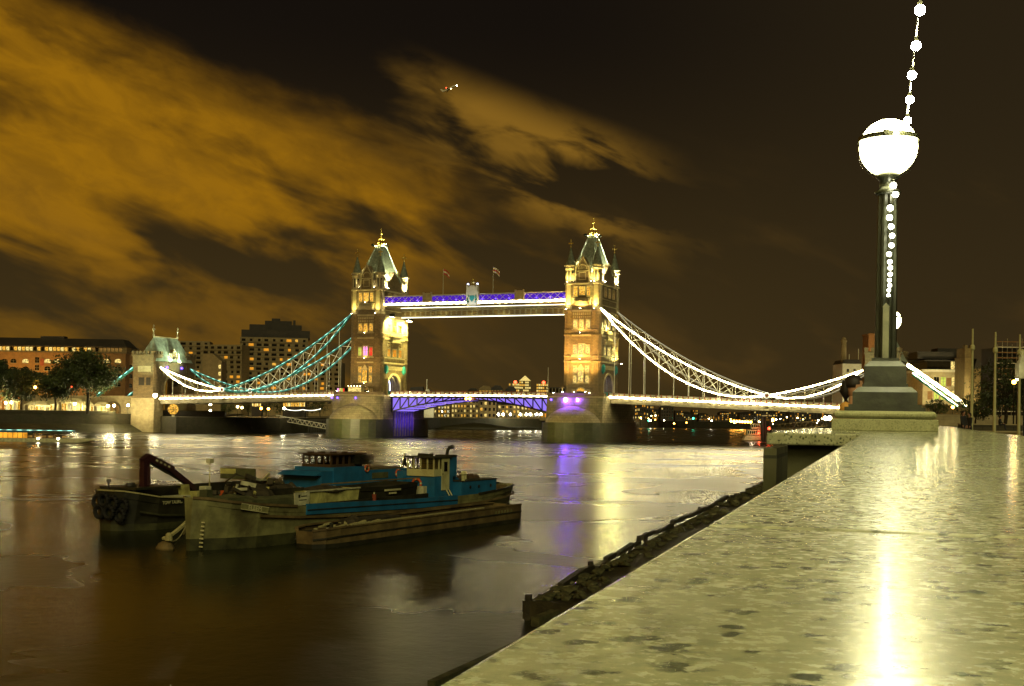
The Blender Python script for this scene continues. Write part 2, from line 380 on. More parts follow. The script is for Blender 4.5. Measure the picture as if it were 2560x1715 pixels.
blockmat('embankment_stone', (0.13, 0.125, 0.05), (0.10, 0.095, 0.038), (0.035, 0.035, 0.015), 1.2, 0.5, 0.02, stain=(0.05, 0.06, 0.012), stain_amt=0.8)
def bevbox(name, x0, x1, y0, y1, z0, z1, mat, parent, bev=0.012, seg=3):
    bm = bmesh.new()
    vs = [bm.verts.new(p) for p in ((x0, y0, z0), (x1, y0, z0), (x1, y1, z0), (x0, y1, z0), (x0, y0, z1), (x1, y0, z1), (x1, y1, z1), (x0, y1, z1))]
    for f in ((3, 2, 1, 0), (4, 5, 6, 7), (0, 1, 5, 4), (1, 2, 6, 5), (2, 3, 7, 6), (3, 0, 4, 7)): bm.faces.new([vs[i] for i in f])
    bmesh.ops.bevel(bm, geom=list(bm.edges), offset=bev, segments=seg, affect='EDGES', profile=0.5)
    me = bpy.data.meshes.new(name); bm.to_mesh(me); bm.free()
    return link(name, me, mat, parent, smooth=False)
ew = root('embankment_wall', (CAM.x, CAM.y, 0), PHI, 'long granite river wall with polished speckled coping slabs', 'wall')
y = -4.06
while y < 8.5:
    bevbox('coping_slab', -0.175, 0.99, y + 0.008, min(y + 1.760, 9.09), CT - 0.09, CT, 'polished_granite', ew, 0.006); MB().box(-0.165, 0.98, y - 0.007, y + 0.007, CT - 0.08, CT - 0.004).build('mortar_joint', 'dark_metal', ew); y += 1.77
bevbox('coping_slab', -0.84, 0.99, 9.10, 10.9, CT - 0.088, CT, 'polished_granite', ew, 0.014)
bevbox('coping_slab', -0.84, 0.99, 10.91, 14.2, CT - 0.088, CT, 'polished_granite', ew, 0.014)
for k in range(14): bevbox('coping_slab', -0.175, 0.99, 14.21 + k * 1.77, 15.97 + k * 1.77, CT - 0.09, CT, 'polished_granite', ew, 0.011, 1)
MB().box(-0.175, 0.99, 39.0, 345, CT - 0.09, CT).build('coping_run', 'rough_granite', ew)
MB().box(-0.09, 0.9, -12, 345, 0, CT - 0.092).build('wall_face', 'embankment_stone', ew)
b = MB(); b.add([(-0.75, 9.25, 0), (-0.75, 14.0, 0), (-0.085, 14.0, 0), (-0.085, 9.25, 0), (-0.70, 9.3, CT - 0.09), (-0.70, 13.95, CT - 0.09), (-0.085, 13.95, CT - 0.09), (-0.085, 9.3, CT - 0.09)],
      [(0, 1, 2, 3), (7, 6, 5, 4), (4, 5, 1, 0), (5, 6, 2, 1), (6, 7, 3, 2), (7, 4, 0, 3)])
b.build('bastion', 'embankment_stone', ew)
pm = MB().box(0.9, 420, -40, 345, 0, GZ).build('promenade', 'asphalt'); pm.location = (CAM.x, CAM.y, 0); pm.rotation_euler = (0, 0, PHI)
tag(pm, 'grey paved riverside promenade behind the wall', 'pavement', kind='structure')

# pedestal and lamps ------------------------------------------------
pd_ = root('granite_pedestal', wp(-0.02, 12.19, CT), PHI, 'low rough granite block carrying the festooned globe lamp', 'pedestal')
bevbox('base_block', -0.47, 0.47, -0.45, 0.45, 0.0, 0.11, 'rough_granite', pd_, 0.006, 1)
bevbox('cap_stone', -0.46, 0.46, -0.44, 0.44, 0.112, 0.185, 'rough_granite', pd_, 0.045, 3)
pmat('lamp_iron', (0.028, 0.030, 0.018), 0.33, 0.35, scale=6, bump=0.08, bscale=14, var=0.35)
pmat('lamp_iron_pale', (0.20, 0.20, 0.12), 0.45, 0.0, scale=6)
emat('globe_light', (1.0, 0.94, 0.46), 36.0, True)
emat('bulb_small', (1.0, 0.95, 0.68), 45.0, True)
emat('bulb_light', (1.0, 0.93, 0.45), 800.0, True)
m, t, out = newmat('clear_bowl')
tr = t.n.new('ShaderNodeBsdfTransparent'); gl = t.n.new('ShaderNodeBsdfGlossy'); gl.inputs['Roughness'].default_value = 0.08
lw = t.n.new('ShaderNodeLayerWeight'); lw.inputs[0].default_value = 0.25; mx = t.n.new('ShaderNodeMixShader')
t.l.new(t.m('MULTIPLY', lw.outputs['Facing'], 0.35), mx.inputs[0]); t.l.new(tr.outputs[0], mx.inputs[1]); t.l.new(gl.outputs[0], mx.inputs[2]); t.l.new(mx.outputs[0], out.inputs[0]); MATS['clear_bowl'] = m
def sphere_prof(r, a0, a1, n): return [(max(0.002, r * math.cos(a0 + (a1 - a0) * i / n)), r * math.sin(a0 + (a1 - a0) * i / n)) for i in range(n + 1)]
def lamp(pos, label, group=None, detail=True):
    L = root('globe_lamp', pos, PHI, label, 'lamp post', group)
    z = 0.187
    MB().box(-0.36, 0.36, -0.36, 0.36, z, z + 0.035).box(-0.325, 0.325, -0.325, 0.325, z + 0.035, z + 0.06).build('base_plate', 'lamp_iron', L)
    q = MB().box(-0.29, 0.29, -0.29, 0.29, z + 0.06, z + 0.175).frustum((0, 0), 0.29, 0.29, z + 0.175, 0.235, 0.235, z + 0.225)
    q.build('lower_plinth', 'lamp_iron', L)
    MB().box(-0.205, 0.205, -0.205, 0.205, z + 0.225, z + 0.255).box(-0.19, 0.19, -0.19, 0.19, z + 0.255, z + 0.42).frustum((0, 0), 0.19, 0.19, z + 0.42, 0.14, 0.14, z + 0.47).box(-0.125, 0.125, -0.125, 0.125, z + 0.47, z + 0.50).build('upper_plinth', 'lamp_iron', L)
    # fluted shaft
    b = MB(); n = 48; prof = ((z + 0.50, 0.105), (z + 1.3, 0.101), (2.26, 0.090)); vs = []; fs = []
    for zz, r in prof:
        for j in range(n):
            a = 2 * PI * j / n; k = r * (1.0 - 0.20 * max(0, math.cos(a * 8)) ** 0.7); vs.append((k * math.cos(a), k * math.sin(a), zz))
    for i in range(len(prof) - 1):
        for j in range(n): fs.append((i * n + j, i * n + (j + 1) % n, (i + 1) * n + (j + 1) % n, (i + 1) * n + j))
    b.add(vs, fs); b.build('column', 'lamp_iron', L)
    MB().box(-0.028, 0.028, -0.125, -0.08, z + 0.50, 1.17).prism([(-0.034, 0), (0.034, 0), (0, 0.04)], (0, -0.127, 1.17), (1, 0, 0), (0, 0, 1), (0, 0.05, 0)).build('front_rib', 'lamp_iron_pale', L)
    MB().lathe((0, 0, 2.24), [(0.10, 0), (0.125, 0.03), (0.08, 0.06), (0.075, 0.14), (0.115, 0.17), (0.10, 0.21)], 16).build('collar', 'lamp_iron', L, True)
    g = MB().lathe((0, 0, 2.696), sphere_prof(0.267, -PI / 2 + 0.35, PI / 2, 16), 32).build('globe', 'globe_light', L, True)
    MB().lathe((0, 0, 0), [(0.266, 2.75), (0.282, 2.75), (0.278, 2.795), (0.260, 2.795)], 40).build('globe_band', 'lamp_iron', g)
    MB().lathe((0, 0, 2.765), [(0.012, 0.0), (0.03, 0.0), (0.03, 0.04), (0.012, 0.04)], 6, sx=1, sy=1).build('band_clasp', 'lamp_iron', g, loc=(-0.02, -0.268, 0))
    b = MB(); pr = sphere_prof(0.292, -PI / 2 + 0.3, 0.06, 10); n = 32
    b.lathe((0, 0, 2.68), pr, n); b.f = [f for f in b.f if len(f) == 4]; b.build('glass_bowl', 'clear_bowl', g, True)
    return L
lamp(wp(-0.02, 12.19, CT), 'tall iron lamp post with glowing globe and bulbs strung down its fluted shaft')
l2 = lamp(wp(0.06, 33.5, CT), 'globe lamp standing farther along the wall, just behind the festooned lamp post')
lamp(wp(0.30, -9.8, CT), 'globe lamp on the wall at the open end of the bulb string')
b = root('lamp_pedestal', wp(0.06, 33.5, CT), PHI, 'granite block under the farther globe lamp', 'pedestal')
bevbox('base_block', -0.47, 0.47, -0.45, 0.45, 0.0, 0.185, 'rough_granite', b, 0.03, 2)
# festoon overhead and down the shaft
def festoon(label, pts, bulbs, rads, side=None):
    F_ = root('festoon_string', pts[0], 0, label, 'string lights')
    o = Vector(pts[0])
    MB().tube([Vector(p) - o for p in pts], 0.009, 5).build('cable', 'dark_metal', F_)
    for p, r in zip(bulbs, rads):
        q = Vector(p) - o
        bb = MB().lathe((0, 0, 0), sphere_prof(1, -PI / 2, PI / 2, 8), 12).build('bulb', side or 'bulb_light', F_, True, loc=q); bb.scale = (r, r, r)
        MB().lathe((0, 0, 0), [(0.45, 0.8), (0.5, 1.7), (0.2, 1.9)], 8).build('bulb_holder', 'dark_metal', bb)
    return F_
pts = []; bulbs = []
for i in range(0, 53):
    s = i / 52; yy = 12.19 - s * 21.94; zz = 9 + 2.79 - 0.55 * 4 * s * (1 - s) * 0.25 + 0.02; xx = 0.14 + 0.17 * s
    pts.append(wp(xx, yy, zz))
    if i >= 1 and i % 2 == 1: bulbs.append(wp(xx + 0.004 * math.sin(i), yy, zz - 0.065))
festoon('bulb string hanging from the globe lamp towards the sky overhead', [wp(0.13, 12.0, CT + 2.74)] + pts, bulbs, [0.034] * len(bulbs))
ys = [462, 485, 518, 542, 565, 588, 612, 634, 653, 668, 684, 699, 712, 724, 737]
xo = [0.05, 0.07, 0.025, 0.02, 0.035, 0.045, 0.04, 0.02, 0.028, 0.033, 0.032, 0.026, 0.03, 0.022, 0.02]
pts = []
for k, yv in enumerate(ys):
    pts.append(wp(xo[k] - 0.02, 12.04, 9 + (1047 - yv) / FPX * 11.5))
festoon('bulb string running down the lamp shaft below the globe', pts + [wp(0.0, 12.04, 10.08)], pts, [0.030 - 0.0011 * k for k in range(15)], 'bulb_small')

# foreshore --------------------------------------------------------
pmat('mud', (0.035, 0.032, 0.012), 0.6, var=0.5, scale=1.2, bump=0.8, bscale=3)
pmat('rubble', (0.075, 0.072, 0.026), 0.8, var=0.5, scale=2.0, bump=0.5, bscale=6, stain=(0.02, 0.03, 0.006), stain_amt=0.8)
pmat('rubble_pale', (0.20, 0.19, 0.09), 0.75, var=0.3, scale=3.0, bump=0.4, bscale=6)
pmat('wet_timber', (0.035, 0.030, 0.013), 0.55, var=0.5, scale=1.6, bump=0.6, bscale=9)
b = MB(); rows = []; rnd = random.Random(3)
for i in range(75):
    yy = 14 + i * 4.4; hi = 1 if yy > 52 else 0
    edge = -14.9 + 0.5 * math.sin(yy * 0.05) if hi else -13.7 - 0.9 * max(0, (yy - 14) / 40)
    r = []
    for j in range(9):
        f = j / 8; xx = edge + (-0.1 - edge) * f
        zz = ((0.62 if hi else -0.05) + f * 1.9 + rnd.uniform(-.12, .14)) if j else (0.55 if hi else -0.25)
        r.append((xx, yy, zz))
    if hi: r.insert(0, (edge - 0.05, yy, -0.4))
    else: r.insert(0, (edge - 0.4, yy, -0.4))
    rows.append(r)
k = len(rows[0]); vs = [p for r in rows for p in r]; fs = [(i * k + j, i * k + j + 1, (i + 1) * k + j + 1, (i + 1) * k + j) for i in range(len(rows) - 1) for j in range(k - 1)]
b.add(vs, [f[::-1] for f in fs]); fo = b.build('foreshore', 'mud'); fo.location = (CAM.x, CAM.y, 0); fo.rotation_euler = (0, 0, PHI)
tag(fo, 'dark muddy foreshore with rubble below the river wall', 'foreshore', kind='structure')
def rock_mesh(seed, mat):
    rn = random.Random(seed); bm = bmesh.new(); bmesh.ops.create_icosphere(bm, subdivisions=1, radius=0.5)
    for vv in bm.verts:
        vv.co *= rn.uniform(0.72, 1.2); vv.co.x *= 1.25; vv.co.z *= 0.62
    me = bpy.data.meshes.new('stone'); bm.to_mesh(me); bm.free(); me.materials.append(MATS[mat]); return me
rocks = [rock_mesh(i, 'rubble') for i in range(6)] + [rock_mesh(9, 'rubble_pale')]
for i in range(285):
    yy = 52 + 120 * (i / 285) ** 1.5; xx = -14.75 + abs(rnd.gauss(0, 1.0)); s = rnd.uniform(0.18, 0.55) * (1 + yy / 260)
    if rnd.random() < 0.2: yy = rnd.uniform(30, 56); xx = -13.2 + abs(rnd.gauss(0, 0.7)); s *= 0.7
    o = bpy.data.objects.new('stone', rocks[6] if rnd.random() < 0.10 else rnd.choice(rocks[:6])); COL.objects.link(o); o.parent = fo
    zb = 0.72 if yy > 52 else 0.02
    o.location = (xx, yy, zb + 0.23 * max(0, xx + 14.6) * 0.6 + s * 0.12); o.scale = (s, s, s); o.rotation_euler = (rnd.uniform(-.3, .3), rnd.uniform(-.3, .3), rnd.uniform(0, 6))
yy = 51.5
while yy < 230:
    ln = rnd.uniform(2.2, 5.5); tp = 0.80 + rnd.uniform(-.14, .18)
    MB().beam((-15.0 + 0.5 * math.sin(yy * .05) + rnd.uniform(-.12, .1), yy, tp), (-15.0 + 0.5 * math.sin((yy + ln) * .05) + rnd.uniform(-.12, .1), yy + ln - 0.1, tp + rnd.uniform(-.12, .12)), rnd.uniform(0.2, 0.36), rnd.uniform(0.2, 0.36)).build('timber', 'wet_timber', fo)
    if rnd.random() < 0.35: MB().box(-0.13, 0.13, -0.13, 0.13, -0.6, 1.0 + rnd.uniform(-.1, .2)).build('timber_post', 'wet_timber', fo, loc=(-15.15 + 0.5 * math.sin(yy * .05), yy, 0))
    yy += ln
MB().beam((-15.1, 51.6, 0.45), (-12.6, 51.2, 0.5), 0.35, 0.8).build('timber', 'wet_timber', fo)
MB().beam((-14.0, 49.5, 0.28), (-12.2, 56.5, 0.7), 0.4, 0.4).build('timber', 'rubble', fo)
MB().beam((-13.9, 37.0, 0.22), (-13.0, 44.5, 0.35), 0.3, 0.3).build('timber', 'rubble', fo)
# ------------------------------------------------------------------ the bridge
BY = 384.0                    # west (upstream) face of the towers
DZ = 15.3                     # deck level at the towers
def deck_z(X):                # road falls towards both banks
    a = abs(X) - 47
    if a <= 0: return DZ + 0.25 * (1 - (X / 47) ** 2)
    return DZ - (2.1 if X < 0 else 3.0) * min(1.2, a / 84.6)

# --- piers
def pier(X, label, lamps):
    P = root('bridge_pier', (X, BY, 0), 0, label, 'bridge pier')
    def plan(hw, nose, y0, y1):
        pts = [(hw, y1), (hw, y0)]
        for i in range(1, 10):
            t = PI * i / 10; pts.append((hw * math.cos(t), y0 - nose * math.sin(t) ** 0.85))
        pts += [(-hw, y0), (-hw, y1)]
        for i in range(1, 10):
            t = PI * i / 10; pts.append((-hw * math.cos(t), y1 + nose * math.sin(t) ** 0.85))
        return pts
    def ring(levels, name, mat):
        b = MB(); n = len(plan(1, 1, 0, 1)); vs = []
        for hw, nose, y0, y1, z in levels: vs += [(x, yy, z) for x, yy in plan(hw, nose, y0, y1)]
        fs = [(i * n + j, i * n + (j + 1) % n, (i + 1) * n + (j + 1) % n, (i + 1) * n + j)[::-1] for i in range(len(levels) - 1) for j in range(n)]
        fs.append(tuple(range((len(levels) - 1) * n, len(levels) * n))[::-1]); b.add(vs, fs); return b.build(name, mat, P)
    ring([(10.6, 10, -6, 27, -2), (10.5, 9.6, -6, 27, 6.5)], 'tidal_base', 'tide_stone')
    ring([(10.35, 4.2, -5.0, 26.0, 6.5), (10.2, 3.4, -4.6, 25.6, 14.6)], 'shaft', 'granite_pier')
    ring([(10.35, 2.6, -4.3, 25.3, 14.55), (10.35, 2.6, -4.3, 25.3, 15.15)], 'coping', 'stone_dressed')
    # rounded cutwater cap leaning against the shaft
    b = MB(); n = 9; vs = []; 
    for k, (r, z, yy) in enumerate(((9.6, 6.4, -15.4), (9.2, 7.6, -14.8), (7.8, 9.4, -13.2), (5.4, 10.8, -11.0), (2.6, 11.7, -9.2), (0.3, 12.1, -7.6))):
        for i in range(n):
            t = PI * i / (n - 1); vs.append((r * math.cos(t), -6.0 + (yy + 6.0) * math.sin(t), z))
    fs = [(k * n + i, k * n + i + 1, (k + 1) * n + i + 1, (k + 1) * n + i)[::-1] for k in range(5) for i in range(n - 1)]
    b.add(vs, fs); b.build('cutwater_cap', 'granite_pier', P, True)
    pw = MB()
    for i in range(12):
        pass
    pp = plan(10.2, 2.5, -4.3, 25.2)
    for i in range(1, 11):
        p, q = pp[i], pp[i + 1]; pw.beam((*p, 15.65), (*q, 15.65), 0.35, 1.0)
    pw.build('parapet', 'stone', P)
    for (lx, ly, big) in lamps:
        s = 0.34 * big
        f = MB().lathe((0, 0, 0), sphere_prof(s, -PI / 2, PI / 2, 6), 10).build('blue_marker_light', 'led_star' if big > 1.0 else 'led_blue', P, True, loc=(lx, ly, 13.9))
    # bascule chamber: ribs, violet light put in the wall colour, unseen violet spot
    sgn = 1 if X < 0 else -1
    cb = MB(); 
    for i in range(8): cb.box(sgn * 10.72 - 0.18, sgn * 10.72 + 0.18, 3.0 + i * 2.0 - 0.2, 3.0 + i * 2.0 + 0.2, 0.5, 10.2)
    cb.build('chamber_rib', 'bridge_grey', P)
    ch = MB().box(min(sgn * 10.2, sgn * 10.68), max(sgn * 10.2, sgn * 10.68), 2.2, 17.2, -0.5, 10.6).build('bascule_chamber', 'violet_light_tint', P)
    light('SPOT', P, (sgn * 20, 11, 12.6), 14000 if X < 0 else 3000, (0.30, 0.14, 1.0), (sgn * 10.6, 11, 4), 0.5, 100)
    return P
p_n = pier(-41, 'granite bridge pier beside the violet lit chamber, under the tower with coloured windows', [(-9.6, -6.7, 0.95), (-6.6, -7.9, 0.95), (1.2, -8.6, 0.9)])
p_s = pier(41, 'granite bridge pier with big blue star lamp, under the gold lit tower', [(-7.6, -7.6, 1.0), (-2.2, -8.6, 1.7), (2.0, -8.6, 1.1)])
light('SPOT', p_n, (6, -34, 8), 30000, (1.0, 0.80, 0.38), (3, 0, 9), 1.5, 75)
light('SPOT', p_s, (-6, -34, 8), 10000, (1.0, 0.80, 0.30), (0, 0, 10), 1.5, 70)

# --- towers
HW, TB = 6.3, 21.0
WIN_CACHE = {}
def window(parent, face, c, z0, z1, w, glass, lancets=2, arched=True, deep=0.16):
    """stone surround with mullions (part) and a pane behind it (sub-part). face: 'W' or 'S'"""
    h = z1 - z0; key = (round(h, 2), round(w, 2), lancets, arched, face)
    if key not in WIN_CACHE:
        b = MB()
        def fb(u0, u1, v0, v1, d0=-0.14, d1=0.0):
            if face == 'W': b.box(u0, u1, d0, d1, v0, v1)
            else: b.box(-d1, -d0, u0, u1, v0, v1)
        e = 0.14
        fb(-w / 2 - e, -w / 2 + 0.04, -0.1, h); fb(w / 2 - 0.04, w / 2 + e, -0.1, h)
        fb(-w / 2 - e - 0.08, w / 2 + e + 0.08, -0.28, -0.1, -0.24); fb(-w / 2 - e, w / 2 + e, h, h + 0.26, -0.2)
        for i in range(1, lancets): u = -w / 2 + w * i / lancets; fb(u - 0.05, u + 0.05, 0, h, -0.08)
        fb(-w / 2, w / 2, h * 0.52, h * 0.52 + 0.1, -0.07)
        if arched:
            for i in range(lancets):
                lw_ = w / lancets; u0 = -w / 2 + lw_ * i
                for s_ in (0, 1):
                    poly = [(0, 0), (0.42 * lw_, 0), (0, -0.5 * lw_)] if s_ == 0 else [(0, 0), (0, -0.5 * lw_), (-0.42 * lw_, 0)]
                    if face == 'W': b.prism(poly, (u0 + (lw_ if s_ else 0), -0.06, h), (1, 0, 0), (0, 0, 1), (0, 0.05, 0))
                    else: b.prism(poly, (0.06, u0 + (lw_ if s_ else 0), h), (0, 1, 0), (0, 0, 1), (-0.05, 0, 0))
        fr = b.mesh('window'); fr.materials.append(MATS['stone_dressed'])
        g = MB()
        if face == 'W': g.box(-w / 2, w / 2, -0.03, 0.06, 0, h)
        else: g.box(-0.06, 0.03, -w / 2, w / 2, 0, h)
        gm = g.mesh('pane'); gm.materials.append(MATS['dark_glass'])
        WIN_CACHE[key] = (fr, gm)
    fr, gm = WIN_CACHE[key]
    loc = (c, -0.02, z0) if face == 'W' else (HW - 0.28, c, z0)
    o = link('window', fr, None, parent, loc=loc)
    p = bpy.data.objects.new('pane', gm); COL.objects.link(p); p.parent = o
    p.material_slots[0].link = 'OBJECT'; p.material_slots[0].material = MATS[glass]
    return o
def tower(X, label, glass, wall_lit):
    T = root('bridge_tower', (X, BY, DZ), 0, label, 'tower')
    a = HW - 0.3
    # core: two flank masses, portal faces with arch, solid head
    MB().box(-a, a, 0.02, 4.6, -0.2, 12).box(-a, a, TB - 4.6, TB - 0.02, -0.2, 12).box(-a, a, 0.02, TB - 0.02, 12.0, 41.0).build('wall', 'stone', T)
    hole = arch_pts(4.7, 3.2, 4.2, 7)
    for sx in (-1, 1):
        vs = []; fs = []; b = MB(); k = len(hole)
        poly = [(u_ + 10.5, z_) for u_, z_ in hole]
        # fill above the arch with strips up to the head
        for i in range(1, k - 2):
            (u0, z0), (u1, z1) = poly[i], poly[i + 1]
            x0, x1 = sx * a - 0.6, sx * a + 0.0
            lo = [(x0, u0, z0), (x0, u1, z1), (x1, u1, z1), (x1, u0, z0)]; hi = [(p[0], p[1], 12.0) for p in lo]
            b.add(lo + hi, [(0, 1, 2, 3), (7, 6, 5, 4), (0, 4, 5, 1), (1, 5, 6, 2), (2, 6, 7, 3), (3, 7, 4, 0)])
        b.box(sx * a - 0.6, sx * a, 4.6, 5.8, -0.2, 12).box(sx * a - 0.6, sx * a, 15.2, 16.4, -0.2, 12)
        b.build('portal_wall', 'stone', T)
        # moulded arch rings, stepping outwards
        for q in range(3):
            rr = 1.0 + 0.055 * q; m_ = MB(); ap = arch_pts(4.7 * rr, 3.2, 4.2 * rr, 9)
            for i in range(len(ap) - 1):
                (u0, z0), (u1, z1) = ap[i], ap[i + 1]
                m_.beam((sx * (a + 0.05 + 0.05 * q), u0 + 10.5, z0), (sx * (a + 0.05 + 0.05 * q), u1 + 10.5, z1), 0.22, 0.3, up=(1, 0, 0))
            m_.build('arch_moulding', 'stone_dressed', T)
    # ribs of light inside the passage
    for i in range(5):
        x = -4.6 + i * 2.2; m_ = MB(); ap = arch_pts(4.35, 3.2, 3.85, 9)
        for j in range(len(ap) - 1):
            (u0, z0), (u1, z1) = ap[j], ap[j + 1]; m_.beam((x, u0 + 10.5, z0), (x, u1 + 10.5, z1), 0.55, 0.16, up=(1, 0, 0))
        m_.build('passage_rib', 'led_blue_white' if i % 2 else 'bridge_grey', T)
    MB().box(4.2, 5.6, 5.9, 15.1, 0.0, 1.5).build('gate_barrier', 'teal_paint', T)
    # corner turrets
    for cx_ in (-1, 1):
        for cy_ in (0, 1):
            c = (cx_ * (HW - 1.55), 1.55 if cy_ == 0 else TB - 1.55, 0)
            t_ = MB().lathe(c, [(2.0, -0.2), (2.0, 0.6), (1.78, 0.9), (1.78, 11.2), (1.98, 11.45), (1.98, 11.75), (1.80, 12.0), (1.80, 13.1), (1.95, 13.3), (1.95, 13.5), (1.74, 13.7), (1.74, 19.9), (1.98, 20.15), (1.98, 20.5), (1.78, 20.8), (1.78, 21.9), (1.95, 22.1), (1.72, 22.3), (1.72, 26.0), (2.0, 28.0), (2.12, 28.2), (2.12, 28.7), (1.9, 28.9)], 16).build('turret', 'stone', T)
            MB().lathe(c, [(1.9, 28.9), (2.05, 29.0), (2.05, 30.0), (1.75, 30.15), (1.70, 37.0)], 8, 0.5).build('turret_shaft', 'stone_dressed', t_)
            MB().lathe(c, [(1.7, 37.0), (2.05, 37.25), (2.05, 37.7), (1.8, 37.9), (1.72, 38.0), (1.72, 42.2), (1.95, 42.5), (1.7, 42.62), (1.7, 43.1), (2.1, 43.3), (2.1, 43.7), (1.7, 43.75)], 8, 0.5).build('turret_lantern', 'stone_dressed', t_)
            nl = MB()
            for j in range(8):
                an = 2 * PI * (j + 0.0) / 8; dx, dy = math.cos(an), math.sin(an)
                nl.beam((c[0] + dx * 1.60, c[1] + dy * 1.60, 38.5), (c[0] + dx * 1.60, c[1] + dy * 1.60, 41.6), 0.62, 0.10, up=(dx, dy, 0))
            nl.build('turret_niche', 'dark_roof', t_)
            sp = MB().lathe(c, [(1.72, 43.7), (1.35, 45.0), (0.16, 49.6)], 8, 0.5).build('spire', 'slate', t_)
            f = MB().lathe(c, [(0.10, 49.5), (0.26, 49.8), (0.26, 50.1), (0.10, 50.3), (0.09, 52.0), (0.2, 52.1), (0.2, 52.35), (0.04, 52.6)], 8)
            f.box(c[0] - 0.62, c[0] + 0.62, c[1] - 0.1, c[1] + 0.1, 50.95, 51.25).box(c[0] - 0.1, c[0] + 0.1, c[1] - 0.62, c[1] + 0.62, 50.95, 51.25)
            for s_ in (-1, 1): f.cbox((c[0] + s_ * 0.62, c[1], 51.1), 0.34, 0.3, 0.44)
            f.build('cross_finial', 'gilt', t_)
    # string courses on the bays
    for z0, z1, pr in ((11.2, 11.75, 0.28), (13.1, 13.5, 0.2), (19.9, 20.5, 0.28), (21.9, 22.2, 0.2), (28.0, 28.6, 0.4), (30.2, 30.5, 0.35), (32.3, 32.6, 0.35), (37.0, 37.6, 0.35)):
        MB().box(-a + 2.6, a - 2.6, -pr, 0.4, z0, z1).box(a - 0.4, a + pr, 2.6, TB - 2.6, z0, z1).box(-a - pr, -a + 0.4, 2.6, TB - 2.6, z0, z1).box(-a + 2.6, a - 2.6, TB - 0.4, TB + pr, z0, z1).build('string_course', 'stone_dressed', T)
    # corbel friezes
    b = MB()
    for i in range(9):
        u_ = -2.9 + i * 0.725
        b.box(u_ - 0.2, u_ + 0.2, -0.3, 0.05, 26.9, 27.8); b.box(u_ - 0.17, u_ + 0.17, -0.22, 0.05, 26.0, 26.55)
        b.box(u_ - 0.22, u_ + 0.22, -0.45, 0.05, 31.2, 32.2)
    for i in range(18):
        u_ = 3.6 + i * 0.81; b.box(a - 0.05, a + 0.3, u_ - 0.2, u_ + 0.2, 26.9, 27.8); b.box(a - 0.05, a + 0.24, u_ - 0.16, u_ + 0.16, 9.0, 10.4)
    o = b.build('corbel_frieze', 'stone_dressed', T); o['kind'] = 'stuff'
    MB().box(-3.1, 3.1, -0.9, 0.05, 30.4, 31.3).box(-3.1, 3.1, -0.95, -0.75, 31.3, 31.6).build('balcony', 'stone_dressed', T)
    MB().box(a - 0.1, a + 1.1, 6.0, 15.0, 21.0, 22.0).box(a - 0.1, a + 0.9, 7.5, 13.5, 19.0, 21.0).build('river_balcony', 'stone_dressed', T)
    # west windows
    g = glass
    dr = MB(); ap = arch_pts(1.6, 1.4, 1.5, 6)
    for i in range(len(ap) - 1): dr.beam((ap[i][0], -0.05, ap[i][1]), (ap[i + 1][0], -0.05, ap[i + 1][1]), 0.3, 0.4, up=(0, 1, 0))
    d_ = dr.build('door', 'stone_dressed', T); MB().box(-1.45, 1.45, -0.03, 0.02, 0, 1.5).build('door_leaf', 'dark_roof', d_)
    MB().prism(arch_pts(1.3, 0.0, 1.1, 5), (0, -0.04, 1.6), (1, 0, 0), (0, 0, 1), (0, 0.04, 0)).build('fanlight', g['fan'], d_)
    for s_ in (-1, 1): window(T, 'W', s_ * 2.6, 0.6, 1.9, 0.9, g['low'], 1, False)
    for s_ in (-1, 1):
        window(T, 'W', s_ * 2.15, 7.7, 9.9, 1.15, g['l1'], 2); window(T, 'W', s_ * 2.15, 4.3, 6.9, 1.15, g['l1'], 2)
    # oriel in the middle
    MB().box(-1.25, 1.25, -0.55, 0.05, 4.2, 4.6).box(-1.25, 1.25, -0.55, 0.05, 8.9, 9.3).frustum((0, -0.25), 0.95, 0.3, 9.3, 0.15, 0.1, 10.6).build('oriel', 'stone_dressed', T)
    o = window(T, 'W', 0, 4.8, 8.7, 1.9, g['l1'], 2); o.location.y = -0.40
    MB().box(-1.05, 1.05, -0.38, 0.0, 4.6, 8.9).build('oriel_body', 'stone', T)
    for s_, gg in ((-1, g['l2'][0]), (0, g['l2'][1]), (1, g['l2'][2])): window(T, 'W', s_ * 2.25, 13.9, 16.9 + (0.4 if s_ == 0 else 0), 1.3 if s_ else 1.9, gg, 2)
    for s_ in (-1, 0, 1): window(T, 'W', s_ * 2.25, 22.6, 25.4, 1.3, g['l3'], 2)
    window(T, 'W', 0, 33.6, 36.4, 2.0, g['l4'], 3)
    for s_ in (-1, 1): window(T, 'W', s_ * 2.3, 33.2, 36.4, 1.25, g['l4'], 2)
    # river face windows
    for yy, gg in ((6.2, 's1'), (10.5, 's1'), (14.8, 's1')): window(T, 'S', yy, 13.9, 16.6, 2.0 if yy != 10.5 else 2.8, g[gg], 3)
    for yy in (6.2, 14.8): window(T, 'S', yy, 17.4, 18.9, 1.8, 'win_dim', 2)
    for yy in (6.2, 10.5, 14.8): window(T, 'S', yy, 22.8, 25.0 + (1.9 if yy == 10.5 else 0.6), 1.9 if yy != 10.5 else 2.7, g['s2'], 3)
    for yy in (6.2, 10.5, 14.8): window(T, 'S', yy, 33.4, 36.4, 2.0, 'win_dim', 3)
    for yy in (3.9, 17.1): MB().box(a + 0.0, a + 1.0, yy - 0.6, yy + 0.6, 8.2, 10.0).frustum((a + 0.5, yy), 0.5, 0.6, 10.0, 0.1, 0.1, 10.7).frustum((a + 0.4, yy), 0.1, 0.1, 7.4, 0.4, 0.6, 8.2).build('bracket_lantern', 'teal_paint', T)
